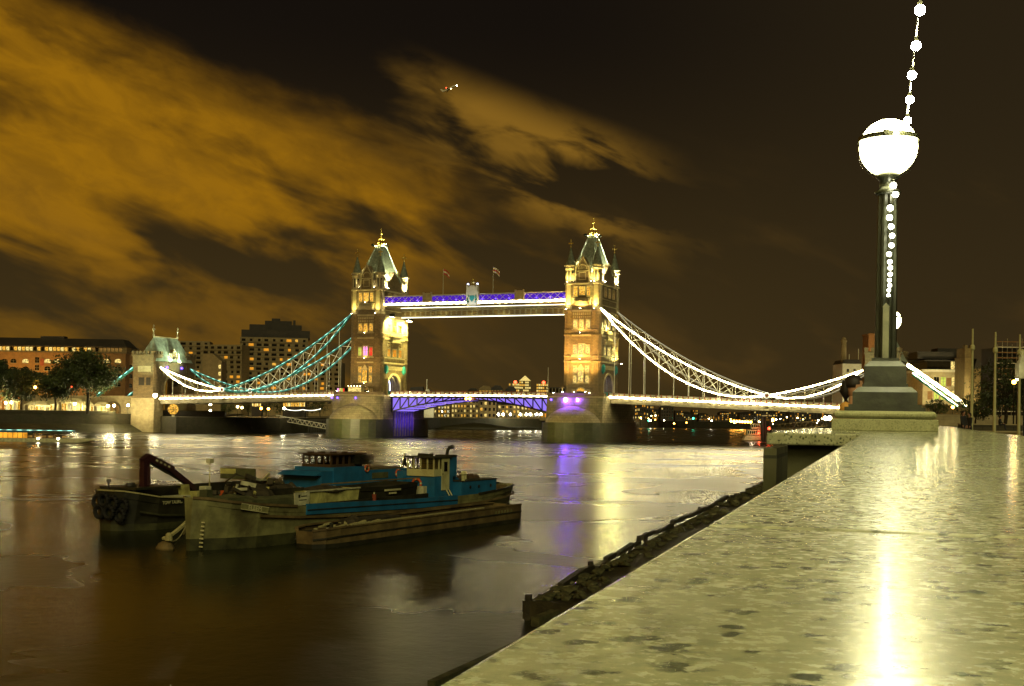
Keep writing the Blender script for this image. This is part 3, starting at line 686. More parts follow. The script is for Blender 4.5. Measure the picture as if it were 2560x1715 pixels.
    # gabled dormers at the four sides
    b = MB().prism([(-2.3, 0), (2.3, 0), (2.3, 4.6), (0, 8.8), (-2.3, 4.6)], (0, 0.15, 37.6), (1, 0, 0), (0, 0, 1), (0, 3.5, 0))
    b.prism([(-3.4, 0), (3.4, 0), (3.4, 3.6), (0, 7.2), (-3.4, 3.6)], (a - 0.15, 10.5, 37.6), (0, 1, 0), (0, 0, 1), (-3.0, 0, 0))
    b.prism([(-3.4, 0), (3.4, 0), (3.4, 3.6), (0, 7.2), (-3.4, 3.6)], (-a + 0.15, 10.5, 37.6), (0, 1, 0), (0, 0, 1), (3.0, 0, 0))
    gb = b.build('gable', 'stone', T)
    b = MB(); 
    for s_ in (-1, 1):
        b.beam((s_ * 2.35, 0.05, 42.2), (0, 0.05, 46.5), 0.3, 0.34, up=(0, 1, 0)); b.box(s_ * 2.35 - 0.25, s_ * 2.35 + 0.25, -0.15, 0.35, 37.6, 43.2)
        b.frustum((s_ * 2.35, 0.1), 0.25, 0.25, 43.2, 0.02, 0.02, 44.4)
    b.box(-0.09, 0.09, 0, 0.18, 46.4, 47.4); b.box(-2.1, 2.1, -0.08, 0.2, 41.4, 41.7)
    ap = arch_pts(1.5, 0, 1.6, 6)
    for i in range(1, len(ap) - 2): b.beam((ap[i][0], 0.08, 42.2 + ap[i][1]), (ap[i + 1][0], 0.08, 42.2 + ap[i + 1][1]), 0.2, 0.2, up=(0, 1, 0))
    b.build('gable_tracery', 'stone_dressed', gb)
    o = window(T, 'W', 0, 38.9, 40.9, 2.2, g['l4'], 3); o.location.y = 0.13
    # steep hipped roof
    rf = MB().frustum((0, 10.5), a - 1.3, 7.6, 41.0, 0.9, 2.2, 54.2).build('roof', 'slate', T)
    hp = MB()
    for sx in (-1, 1):
        for sy in (-1, 1): hp.beam((sx * (a - 1.3), 10.5 + sy * 7.6, 41.05), (sx * 0.9, 10.5 + sy * 2.2, 54.2), 0.36, 0.36)
    hp.build('roof_hip', 'lead_roof', rf)
    MB().box(-1.15, 1.15, 8.1, 12.9, 54.2, 54.55).build('roof_platform', 'lead_roof', rf)
    MB().box(-a + 1.0, a - 1.0, 2.6, 2.9, 38, 41.4).box(a - 1.4, a - 1.0, 2.6, 18.4, 38, 41.2).build('roof_parapet', 'stone_dressed', T)
    # chimney-like pinnacles by the roof
    for (px_, py_) in ((-3.4, 4.2), (3.4, 4.2), (3.6, 16.8), (-3.6, 16.8)):
        MB().box(px_ - 0.5, px_ + 0.5, py_ - 0.5, py_ + 0.5, 40.5, 44.6).box(px_ - 0.66, px_ + 0.66, py_ - 0.66, py_ + 0.66, 44.6, 45.2).frustum((px_, py_), 0.4, 0.4, 45.2, 0.1, 0.1, 46.0).build('pinnacle', 'stone_dressed', T)
    # gilded crown
    cr = MB().lathe((0, 10.5, 54.5), [(1.0, 0), (1.1, 0.5), (0.7, 0.7)], 8)
    for j in range(8):
        an = 2 * PI * j / 8; cr.beam((1.0 * math.cos(an), 10.5 + 1.6 * math.sin(an), 56.8), (0.25 * math.cos(an), 10.5 + .3 * math.sin(an), 57.2), 0.16)
        cr.lathe((1.05 * math.cos(an), 10.5 + 1.7 * math.sin(an), 55.0), [(0.05, 0), (0.22, 0.3), (0.05, 0.8)], 6)
    cr.lathe((0, 10.5, 56.8), [(0.15, 0), (0.45, 0.5), (0.18, 1.0), (0.14, 2.0), (0.32, 2.3), (0.10, 2.7), (0.05, 4.0)], 8).box(-0.5, 0.5, 10.4, 10.6, 58.9, 59.1)
    cr.build('gilded_crown', 'gilt', T)
    return T
GN = dict(fan='win_dim', low='win_dim', l1='win_gold', l2=('win_green', 'win_pink', 'win_red'), l3='win_gold', l4='win_gold', s1='win_orange', s2='win_orange')
GS = dict(fan='win_gold', low='win_dim', l1='win_pale', l2=('win_pale', 'win_pale', 'win_pale'), l3='win_pale', l4='win_gold', s1='win_pale', s2='win_pale')
t_n = tower(-41, 'Gothic bridge tower with dark river front and pink and red lit windows', GN, False)
t_s = tower(41, 'Gothic bridge tower with evenly gold floodlit front, rising above blue star lamps', GS, True)
GOLD = (1.0, 0.58, 0.13); YEL = (1.0, 0.88, 0.26); WHT = (1.0, 0.97, 0.58)
# floodlights: fixtures on the pier decks, at the walkway ends and behind the parapets
FLOOD = 8.0
def flood(T, loc, aim, en, col, ang, label, size=0.4, big=0.35, mat='lamp_white'):
    if 'gateway' not in label: label += ', at its foot' if loc[2] < 3 else ', against its wall' if loc[2] < 28 else ', at walkway level' if loc[2] < 37 else ', behind its parapet' if loc[2] < 50 else ', under its gilded crown'
    w_ = T.matrix_basis @ Vector(loc)
    F_ = root('floodlight', w_, 0, label, 'floodlight', 'floodlights on the bridge')
    d = (Vector(aim) - Vector(loc)).normalized()
    MB().beam(-d * big, d * 0.0, big * 1.6, big * 1.2).build('housing', 'dark_metal', F_)
    MB().beam(d * 0.01, d * 0.05, big * 1.3, big * 0.95).build('lens', mat, F_)
    light('SPOT', F_, d * 0.25, en * FLOOD, col, d * 2, size, ang, 0.5); return F_
FN, FS = 'small floodlight on the tower with pink windows', 'small floodlight on the gold lit tower'
for x in (-6.5, 6.0): flood(t_s, (x, -8.5, 0.8), (x * 0.2, 0, 27), 7600, GOLD, 74, FS); flood(t_n, (x, -8.5, 0.8), (x * 0.2, 0, 26), 900, GOLD, 74, FN)
for x in (-5.2, -1.2, 2.8): flood(t_s, (x, -3.4, 1.2), (x * 0.75, 0, 13), 300, GOLD, 75, FS)
flood(t_s, (0, -1.6, 20.9), (0, 0, 30), 350, GOLD, 120, FS); flood(t_s, (0, -1.5, 12.2), (0, 0, 18), 300, GOLD, 120, FS)
flood(t_s, (0, -1.7, 28.9), (0, 0, 36), 600, GOLD, 125, FS)
for x in (-4.8, 4.8): flood(t_s, (x, -1.9, 28.8), (x, 0, 36), 900, YEL, 100, FS)
for x in (-4.8, 4.8): flood(t_s, (x, -1.6, 37.8), (x, 0, 42), 420, YEL, 120, FS)
flood(t_s, (7.6, 10.5, 24.5), (8.8, 3, 15), 2600, YEL, 130, FS, big=0.7)
flood(t_s, (8.0, 18.5, 11.5), (6, 14, 20), 1500, YEL, 120, FS)
for T, nm in ((t_n, FN), (t_s, FS)):
    for (x, y_) in ((-2.6, 3.4), (2.6, 3.4)): flood(T, (x, y_ - 0.4, 41.3), (0, 9, 50), 4200, WHT, 110, nm)
    for (x, y_) in ((4.7, 7.0), (4.7, 14.0)): flood(T, (x + 0.4, y_, 41.3), (1, 10.5, 50), 5600, WHT, 110, nm)
    for (x, y_) in ((-2.9, 1.0), (2.9, 1.0)): flood(T, (x, y_ - 0.9, 38.2), (math.copysign(4.8, x), 1.5, 42), 700, WHT, 120, nm)
    flood(T, (6.6, 4.2, 38.2), (4.9, 1.6, 43), 1500, WHT, 100, nm); flood(T, (6.9, 16.6, 38.2), (4.9, 19.4, 45), 3000, WHT, 100, nm)
    flood(T, (2.2, 10.5, 54.8), (0, 10.5, 58), 1500, YEL, 130, nm, big=0.7, mat='lamp_flood'); flood(T, (-1.6, 7.6, 54.8), (0, 10.5, 58), 1500, YEL, 130, nm, big=0.7, mat='lamp_flood')
flood(t_n, (8.2, 4.6, 28.0), (6.2, 9, 10), 5200, YEL, 150, FN, big=1.2, mat='lamp_flood'); flood(t_n, (8.2, 17.6, 27.4), (6.2, 13, 12), 6500, YEL, 150, FN, big=1.2, mat='lamp_flood')
flood(t_n, (12.5, 10.5, 1.2), (6.2, 10.5, 14), 2200, YEL, 100, FN)
for x in (-4.8, 4.8): flood(t_n, (x, -1.9, 28.8), (x, 0, 36), 450, YEL, 90, FN)
for z in (3.9, 13.0, 22.0, 32.8): flood(t_n, (0, -1.0, z), (0, 0, z + 3.2), 85, GOLD, 130, FN, big=0.2)
light('POINT', t_n, (0, 10.5, 5.2), 900, (0.7, 0.72, 1.0), size=0.5); light('POINT', t_s, (0, 10.5, 5.2), 700, (0.62, 0.55, 1.0), size=0.5)

# --- abutment towers
def abutment(X, gz, label, lit):
    s = 1 if X < 0 else -1                 # +1: river is towards +X
    A = root('abutment_tower', (X, BY, 0), 0, label, 'tower')
    zt = gz
    for yy in (-2.0, 18.5):
        MB().box(-6.5 if s > 0 else -4.5, 4.5 if s > 0 else 6.5, yy, yy + 5.5, -1, zt).build('river_base', 'stone_dressed', A)
        MB().box(-5.8, 3.8, yy + 0.3, yy + 5.2, zt, zt + 13.6).box(-6.2, 4.2, yy - 0.1, yy + 5.6, zt + 0.0, zt + 0.9).box(-6.2, 4.2, yy - 0.1, yy + 5.6, zt + 12.4, zt + 13.2).box(-6.0, 4.0, yy + 0.1, yy + 5.4, zt + 13.2, zt + 17.2).build('flank_tower', 'stone', A)
        b = MB()
        for i in range(6): b.box(-6.2 + i * 1.85, -5.2 + i * 1.85, yy - 0.2, yy + 0.25, zt + 17.2, zt + 18.3)
        for i in range(3): b.box(3.8, 4.3, yy + 0.2 + i * 2.0, yy + 1.4 + i * 2.0, zt + 17.2, zt + 18.3)
        b.box(-6.3, 4.3, yy - 0.25, yy + 5.75, zt + 16.4, zt + 16.9); b.build('battlement', 'stone', A)
        b = MB()
        for i in range(9): b.box(-3.4 + i * 0.7, -3.0 + i * 0.7, yy + 0.05, yy + 0.35, zt + 10.2, zt + 12.3)
        b.box(-3.6, 3.0, yy + 0.0, yy + 0.35, zt + 12.3, zt + 12.6); b.build('blind_arcade', 'stone_dressed', A)
        b = MB().box(-3.0, -0.4, yy + 0.15, yy + 0.33, zt + 5.0, zt + 8.0).box(0.6, 2.6, yy + 0.15, yy + 0.33, zt + 5.0, zt + 8.0); b.build('recess', 'dark_roof', A)
    # gate arch between the flanks
    b = MB(); hole = arch_pts(5.6, 4.6, 4.4, 8)
    for i in range(1, len(hole) - 2):
        (u0, z0), (u1, z1) = hole[i], hole[i + 1]
        lo = [(s * 3.0 - 0.8, u0 + 10.5, zt + z0), (s * 3.0 - 0.8, u1 + 10.5, zt + z1), (s * 3.0 + 0.8, u1 + 10.5, zt + z1), (s * 3.0 + 0.8, u0 + 10.5, zt + z0)]; hi = [(p[0], p[1], zt + 13.5) for p in lo]
        b.add(lo + hi, [(0, 1, 2, 3), (7, 6, 5, 4), (0, 4, 5, 1), (1, 5, 6, 2), (2, 6, 7, 3), (3, 7, 4, 0)])
    b.box(s * 3.0 - 0.8, s * 3.0 + 0.8, 3.3, 4.9, zt, zt + 13.5).box(s * 3.0 - 0.8, s * 3.0 + 0.8, 16.1, 18.4, zt, zt + 13.5)
    b.box(-4.5, 4.0, 3.3, 18.4, zt + 13.5, zt + 14.2); b.build('gate_wall', 'stone', A)
    m_ = MB()
    for i in range(len(hole) - 1): m_.beam((s * 3.9, hole[i][0] + 10.5, zt + hole[i][1]), (s * 3.9, hole[i + 1][0] + 10.5, zt + hole[i + 1][1]), 0.5, 0.5, up=(1, 0, 0))
    m_.build('gate_moulding', 'stone_dressed', A)
    # hipped lead roof with ridge and ball finials
    rf = MB().add([(-5.0, -0.5, zt + 14.4), (4.6, -0.5, zt + 14.4), (4.6, 21.5, zt + 14.4), (-5.0, 21.5, zt + 14.4), (-0.2, 3.2, zt + 24.0), (-0.2, 17.8, zt + 24.0)], [(0, 1, 4), (1, 2, 5, 4), (2, 3, 5), (3, 0, 4, 5)]).build('roof', 'lead_roof', A)
    MB().box(-0.4, 0.0, 3.2, 17.8, zt + 23.9, zt + 24.35).build('ridge', 'stone_dressed', rf)
    for yy in (3.2, 17.8): MB().lathe((-0.2, yy, zt + 24), [(0.25, 0), (0.45, 0.8), (0.2, 1.2), (0.2, 2.4), (0.5, 2.9), (0.5, 3.3), (0.15, 3.7), (0.42, 4.2), (0.1, 4.8)], 8).build('ball_finial', 'stone_dressed', rf)
    for yy in (10.5,):
        d = MB().prism([(-2.0, 0), (2.0, 0), (2.0, 2.4), (0, 5.4), (-2.0, 2.4)], (s * 3.9, yy, zt + 14.0), (0, 1, 0), (0, 0, 1), (-s * 3.0, 0, 0)).build('dormer', 'stone', A)
        m_ = MB()
        for q in (-1, 1): m_.beam((s * 4.0, yy + q * 2.1, zt + 16.2), (s * 4.0, yy, zt + 19.6), 0.3, 0.4, up=(1, 0, 0)); m_.box(s * 4.0 - 0.3, s * 4.0 + 0.3, yy + q * 2.4 - 0.3, yy + q * 2.4 + 0.3, zt + 14, zt + 18)
        m_.build('dormer_coping', 'stone_dressed', d)
        MB().box(s * 3.95 - 0.06, s * 3.95 + 0.06, yy - 1.0, yy + 1.0, zt + 14.6, zt + 16.4).build('dormer_window', 'dark_glass', d)
    for yy in (6.0, 15.0): MB().lathe((s * 4.3, yy, zt + 12.2), sphere_prof(0.42, -PI / 2, PI / 2, 6), 10).build('blue_marker_light', 'led_blue', A, True)
    nm = 'floodlight on the gateway below the lead roof'
    for yy in (7.4, 13.6): flood(A, (s * 4.6, yy, zt + 14.4), (s * 1.0, 10.5, zt + 22), 2600 * lit, (0.85, 1.0, 0.72), 130, nm, big=0.5)
    light('SPOT', A, (s * 16, 6, zt + 5), 36000 * lit, (0.82, 1.0, 0.62), (0, 9, zt + 20), 0.5, 60); light('SPOT', A, (s * 4, -16, zt + 8), 16000 * lit, (0.82, 1.0, 0.62), (0, 4, zt + 20), 0.5, 60)  # unseen spots added to brighten the lead roof
    light('SPOT', A, (s * 2, -22, 6), 16000 * lit, (1.0, 0.82, 0.40), (0, 0, zt + 4), 1.0, 75)  # unseen spot added over the river to light the flank
    return A
ab_n = abutment(-137.5, 13.2, 'stone gateway tower with bright lead roof where the chain meets the quay', 1.0)
ab_s = abutment(138.5, 12.2, 'stone gateway tower mostly hidden behind the lamp plinth', 0.6)

# --- chains
def lerp3(p, q, t): return Vector(p) * (1 - t) + Vector(q) * t
def chain(side, yy, label, tpin, lpin, apin, style):
    """long lens truss tower->low pin, short lens truss low pin->abutment"""
    C = root('suspension_chain', (lpin[0], yy, lpin[1]), 0, label, 'bridge chain')
    o = Vector((lpin[0], 0, lpin[1]))
    def seg(p, q, s_top, s_bot, n, bright, nm):
        p = Vector((p[0], 0, p[1])) - o; q = Vector((q[0], 0, q[1])) - o
        top = []; bot = []
        for i in range(n + 1):
            t = i / n; b_ = lerp3(p, q, t); k = 4 * t * (1 - t)
            top.append(b_ - UP * (s_top * k)); bot.append(b_ - UP * (s_bot * k))
        chord = 'teal_paint' if not bright else 'bridge_grey' if bright < 0 else 'pale_paint'  # chord colour set by brightness: floodlight and dimness put into the paint
        for nm2, ln in (('upper_chord', top), ('lower_chord', bot)):
            b = MB()
            for i in range(n): b.beam(ln[i], ln[i + 1], 0.55, 0.62)
            c = b.build(nm2, chord, C)
            b = MB()
            th = 0.32 if bright > 0 else 0.14
            off = 0.0 if bright > 0 else (0.22 if nm2 == 'upper_chord' else 0.26)
            for i in range(n): b.beam(ln[i] + Vector((0, -0.31, off)), ln[i + 1] + Vector((0, -0.31, off)), 0.06, th)
            b.build('light_strip', {2: 'led_bright', 1: 'led_white', 0: 'led_teal', -1: 'led_dim'}[bright], c)
        for i in range(1, n):
            MB().beam(top[i], bot[i], 0.22, 0.22).build('truss_post', 'hanger_paint', C)
        for i in range(n - 1):
            if i == 0: continue
            MB().beam(top[i], bot[i + 1], 0.20, 0.20).build('truss_diagonal', 'hanger_paint', C)
            MB().beam(bot[i] + Vector((0, 0.22, 0)), top[i + 1] + Vector((0, 0.22, 0)), 0.20, 0.20).build('truss_diagonal', 'hanger_paint', C)
        if n > 6:
            for i in range(1, n, 2): light('POINT', C, tuple((top[i] + bot[i]) / 2 + Vector((0, -4.5, -1.5 if bright > 0 else 0))), 900 if bright > 0 else 650, (1.0, 0.92, 0.60), size=0.4)  # unseen point lights added before the chain to brighten truss and hangers
        return top, bot
    n1, n2 = 11, 5
    t1, b1 = seg(lpin, tpin, 3.6, 9.5, n1, style[0], 'long')
    t2, b2 = seg(apin, lpin, 0.8, 3.8, n2, style[1], 'short')
    MB().tube([(0, -0.75, 0), (0, 0.75, 0)], 0.95, 16).build('low_pin', 'pale_paint', C)
    rg = MB()
    for j in range(16):
        a0, a1 = 2 * PI * j / 16, 2 * PI * (j + 1) / 16
        rg.beam((0.85 * math.cos(a0), -0.8, 0.85 * math.sin(a0)), (0.85 * math.cos(a1), -0.8, 0.85 * math.sin(a1)), 0.12, 0.2, up=(0, 1, 0))
    rg.build('pin_ring', 'led_soft', C); MB().tube([(0, -0.80, 0), (0, -0.76, 0)], 0.42, 12).build('pin_boss', 'red_paint', C)
    dz0 = deck_z(lpin[0]) - lpin[1]
    MB().box(-0.9, 0.9, -0.9, 0.9, dz0 - 1.0, -0.6).build('pin_post', 'bridge_grey', C)
    for ln in (b1[1:-1], b2[1:-1]):
        for p in ln:
            dz = deck_z(p.x + lpin[0]) - lpin[1] + 0.2
            if p.z - dz < 0.6: continue
            h = MB().tube([p, (p.x, p.y, dz)], 0.11 if style[0] < 2 else 0.14, 6).build('hanger', 'hanger_paint', C)
            MB().lathe((p.x, p.y, (p.z + dz) / 2 - 0.3), [(0.12, 0), (0.2, 0.15), (0.2, 0.45), (0.12, 0.6)], 6).build('hanger_sleeve', 'hanger_paint', h)
    return C
chain(-1, BY + 0.6, 'teal suspension chain descending from the pink windowed tower, on the upstream side', (-47.2, 44.2), (-102.7, 16.7), (-132.0, 25.2), (0, 2))
chain(-1, BY + 18.8, 'teal suspension chain seen through the one before it, downstream side of the hotel span', (-47.2, 44.2), (-102.7, 16.7), (-132.0, 25.2), (0, 0))
chain(1, BY + 0.6, 'brilliant white lit suspension chain from the gold tower, on the upstream side', (47.4, 44.4), (102.7, 15.9), (131.6, 23.8), (2, 2))
chain(1, BY + 18.8, 'paler suspension chain behind the brilliant white one', (47.4, 44.4), (102.7, 15.9), (131.6, 23.8), (-1, -1))
def backstay(p, q, label, mat, yy):
    B = root('back_stay', (p[0], yy, p[1]), 0, label, 'bridge chain'); d = Vector((q[0] - p[0], 0, q[1] - p[1]))
    MB().beam((0, 0, 0), d, 0.7, 1.1).build('stay_bar', 'teal_paint', B); MB().beam((0, -0.4, 0.3), d + Vector((0, -0.4, 0.3)), 0.06, 0.85 if mat == 'led_bright' else 0.3).build('light_strip', mat, B)
backstay((-144, 25.6), (-163, 14), 'lit land tie sloping down behind the lead roofed gateway', 'led_teal', BY + 0.6)
backstay((-144, 25.6), (-163, 14), 'land tie behind, showing through the lead roofed gateway arch', 'led_teal', BY + 18.8)
backstay((144.5, 25.2), (161.5, 13.0), 'brilliant white land tie sloping down beside the office block', 'led_bright', BY + 0.6)
backstay((144.5, 23.4), (158.0, 13.2), 'thinner land tie beneath the brilliant white one by the office block', 'led_white', BY + 18.8)

# --- side span decks
def side_deck(s, label, n_pan):
    X0, X1 = s * 50.9, s * 131.4
    D = root('side_span_deck', (X0, BY, deck_z(X0)), 0, label, 'bridge deck')
    z0 = deck_z(X0); N = 12
    def P(t, y_, dz): X = X0 + (X1 - X0) * t; return Vector((X - X0, y_, deck_z(X) - z0 + dz))
    def strip(y0, y1, d0, d1, name, mat, par=D):
        b = MB()
        for i in range(N):
            A, B_ = i / N, (i + 1) / N
            b.add([P(A, y0, d0), P(B_, y0, d0), P(B_, y1, d0), P(A, y1, d0), P(A, y0, d1), P(B_, y0, d1), P(B_, y1, d1), P(A, y1, d1)], [(3, 2, 1, 0), (4, 5, 6, 7), (0, 1, 5, 4), (2, 3, 7, 6)])
        return b.build(name, mat, par)
    strip(-0.6, 19.8, -0.35, 0.0, 'roadway', 'asphalt')
    g = strip(0.1, 0.7, -2.2, -0.36, 'edge_girder', 'bridge_grey'); strip(18.6, 19.2, -2.2, -0.36, 'edge_girder', 'bridge_grey')
    strip(-0.68, -0.602, -0.42, 0.04, 'light_strip', 'led_bright' if s > 0 else 'led_white', g)
    b = MB()
    for i in range(30):
        t = (i + 0.5) / 30; p = P(t, 0.8, -1.9); b.box(p.x - 0.15, p.x + 0.15, 0.8, 18.5, p.z, p.z + 1.3)
    b.build('cross_girder', 'bridge_grey', D)
    pmesh = MB().box(-0.72, 0.72, -0.05, 0.05, 0.16, 1.02); 
    for q in range(3): pmesh.beam((-0.6 + q * 0.45, -0.07, 0.25), (-0.2 + q * 0.4, -0.07, 0.9), 0.04, 0.08, up=(0, 1, 0)); pmesh.beam((-0.6 + q * 0.45, -0.07, 0.9), (-0.2 + q * 0.4, -0.07, 0.25), 0.04, 0.08, up=(0, 1, 0))
    pm_ = pmesh.mesh('parapet_panel'); pm_.materials.append(MATS['pale_paint'])
    ps_ = MB().box(-0.16, 0.16, -0.12, 0.12, 0.0, 1.28).mesh('parapet_post'); ps_.materials.append(MATS['red_paint'])
    for i in range(n_pan):
        p = P((i + 0.5) / n_pan, -0.45, 0.0); link('parapet_panel', pm_, None, D, loc=p)
        p = P(i / n_pan, -0.45, 0.0); link('parapet_post', ps_, None, D, loc=p)
    strip(-0.54, -0.36, 1.06, 1.2, 'handrail', 'bridge_grey'); strip(19.2, 19.35, 0.0, 1.2, 'far_parapet', 'pale_paint')
    # point lights with no fixtures, off the edge, wash the parapet
    for i in range(10):
        p = P((i + 0.5) / 10, -1.6, 0.1); l = light('POINT', D, p, 55 if s > 0 else 28, (1.0, 0.86, 0.55), size=0.2)
    return D
side_deck(-1, 'side span roadway over the hotel quay with glowing edge and panelled parapet', 45)
side_deck(1, 'side span roadway with brilliant edge light leading to the office bank', 45)

# --- bascules
def bascule(s, label):
    # s=-1: hinged at the tower with pink windows
    X0 = s * 30.4; B = root('bascule_leaf', (X0, BY, DZ), 0, label, 'bridge deck')
    L_ = -s * 30.25; N = 9
    def z_top(t): return 0.25 * (1 - ((1 - t) * 30.4 / 47) ** 2) - 0.2
    def z_bot(t): return -1.6 - 4.4 * (1 - t) ** 1.8
    for yy, nm in ((0.6, 'west_truss'), (18.6, 'east_truss')):
        b = MB(); lt = MB()
        for i in range(N):
            t0, t1 = i / N, (i + 1) / N; x0, x1 = L_ * t0, L_ * t1
            b.beam((x0, yy, z_bot(t0)), (x1, yy, z_bot(t1)), 0.5, 0.45); b.beam((x0, yy, z_top(t0) - 0.7), (x1, yy, z_top(t1) - 0.7), 0.5, 0.7)
            b.beam((x0, yy, z_top(t0) - 0.7), (x0, yy, z_bot(t0)), 0.35, 0.35)
            b.beam((x0, yy, z_bot(t0)), (x1, yy, z_top(t1) - 0.7), 0.30, 0.34)
        b.build('girder_truss', 'dark_metal', B)
    # web and underside slats glow violet themselves in place of light on them
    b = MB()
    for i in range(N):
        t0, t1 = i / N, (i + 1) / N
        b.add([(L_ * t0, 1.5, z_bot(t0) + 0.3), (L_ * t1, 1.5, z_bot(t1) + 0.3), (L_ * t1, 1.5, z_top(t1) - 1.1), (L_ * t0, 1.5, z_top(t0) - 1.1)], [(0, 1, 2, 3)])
    b.build('glowing_web', 'violet_glow', B)
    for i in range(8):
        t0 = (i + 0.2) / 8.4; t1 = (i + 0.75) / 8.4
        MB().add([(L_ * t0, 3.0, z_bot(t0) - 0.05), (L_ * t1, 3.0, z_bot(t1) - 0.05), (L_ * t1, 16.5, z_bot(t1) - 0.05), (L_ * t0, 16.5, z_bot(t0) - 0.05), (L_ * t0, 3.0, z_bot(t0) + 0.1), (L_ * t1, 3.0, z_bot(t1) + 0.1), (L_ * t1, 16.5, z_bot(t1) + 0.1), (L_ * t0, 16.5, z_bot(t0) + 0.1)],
                 [(0, 1, 2, 3), (7, 6, 5, 4), (0, 4, 5, 1), (1, 5, 6, 2), (2, 6, 7, 3), (3, 7, 4, 0)]).build('soffit_panel', 'violet_glow' if s < 0 else 'purple_glow', B)
    x0, x1 = min(0, L_), max(0, L_)
    b = MB(); lt = MB(); hr = MB()
    for i in range(N):
        t0, t1 = i / N, (i + 1) / N; a0, a1 = sorted((L_ * t0, L_ * t1)); zz = (z_top(t0), z_top(t1)) if L_ > 0 else (z_top(t1), z_top(t0))
        b.add([(a0, -0.4, zz[0] - 0.35), (a1, -0.4, zz[1] - 0.35), (a1, 19.8, zz[1] - 0.35), (a0, 19.8, zz[0] - 0.35), (a0, -0.4, zz[0]), (a1, -0.4, zz[1]), (a1, 19.8, zz[1]), (a0, 19.8, zz[0])], [(3, 2, 1, 0), (4, 5, 6, 7), (0, 1, 5, 4), (2, 3, 7, 6)])
        lt.beam((a0, -0.45, zz[0] - 0.15), (a1, -0.45, zz[1] - 0.15), 0.07, 0.42); hr.beam((a0, -0.3, zz[0] + 1.25), (a1, -0.3, zz[1] + 1.25), 0.18, 0.16)
    b.build('roadway', 'asphalt', B); lt.build('light_strip', 'led_white', B); hr.build('handrail', 'red_paint', B)
    pm_ = MB().box(-0.66, 0.66, -0.05, 0.05, 0.1, 1.05).mesh('parapet_panel'); pm_.materials.append(MATS['pale_paint'])
    ps_ = MB().box(-0.14, 0.14, -0.12, 0.12, 0.0, 1.2).mesh('parapet_post'); ps_.materials.append(MATS['red_paint'])
    for i in range(17):
        t = (i + 0.5) / 17; link('parapet_panel', pm_, None, B, loc=(L_ * t, -0.3, z_top(t))); t = i / 17; link('parapet_post', ps_, None, B, loc=(L_ * t, -0.3, z_top(t)))
    for i in range(4): light('POINT', B, (L_ * (i + 0.5) / 4, -1.6, 0.5), 26, (1.0, 0.7, 0.42), size=0.2)
    for q in range(3): light('POINT', B, (L_ * (0.12 + q * 0.2), 8, -6.5), 110, (0.36, 0.22, 1.0), size=0.6)
    MB().lathe((L_ * 0.982, -0.6, -1.2), sphere_prof(0.42, -PI / 2, PI / 2, 6), 10).build('navigation_light', 'led_orange', B, True)
    return B
bascule(-1, 'opening road leaf hinged at the pink windowed tower, violet truss below')
bascule(1, 'opening road leaf hinged at the gold tower, blue violet truss below')

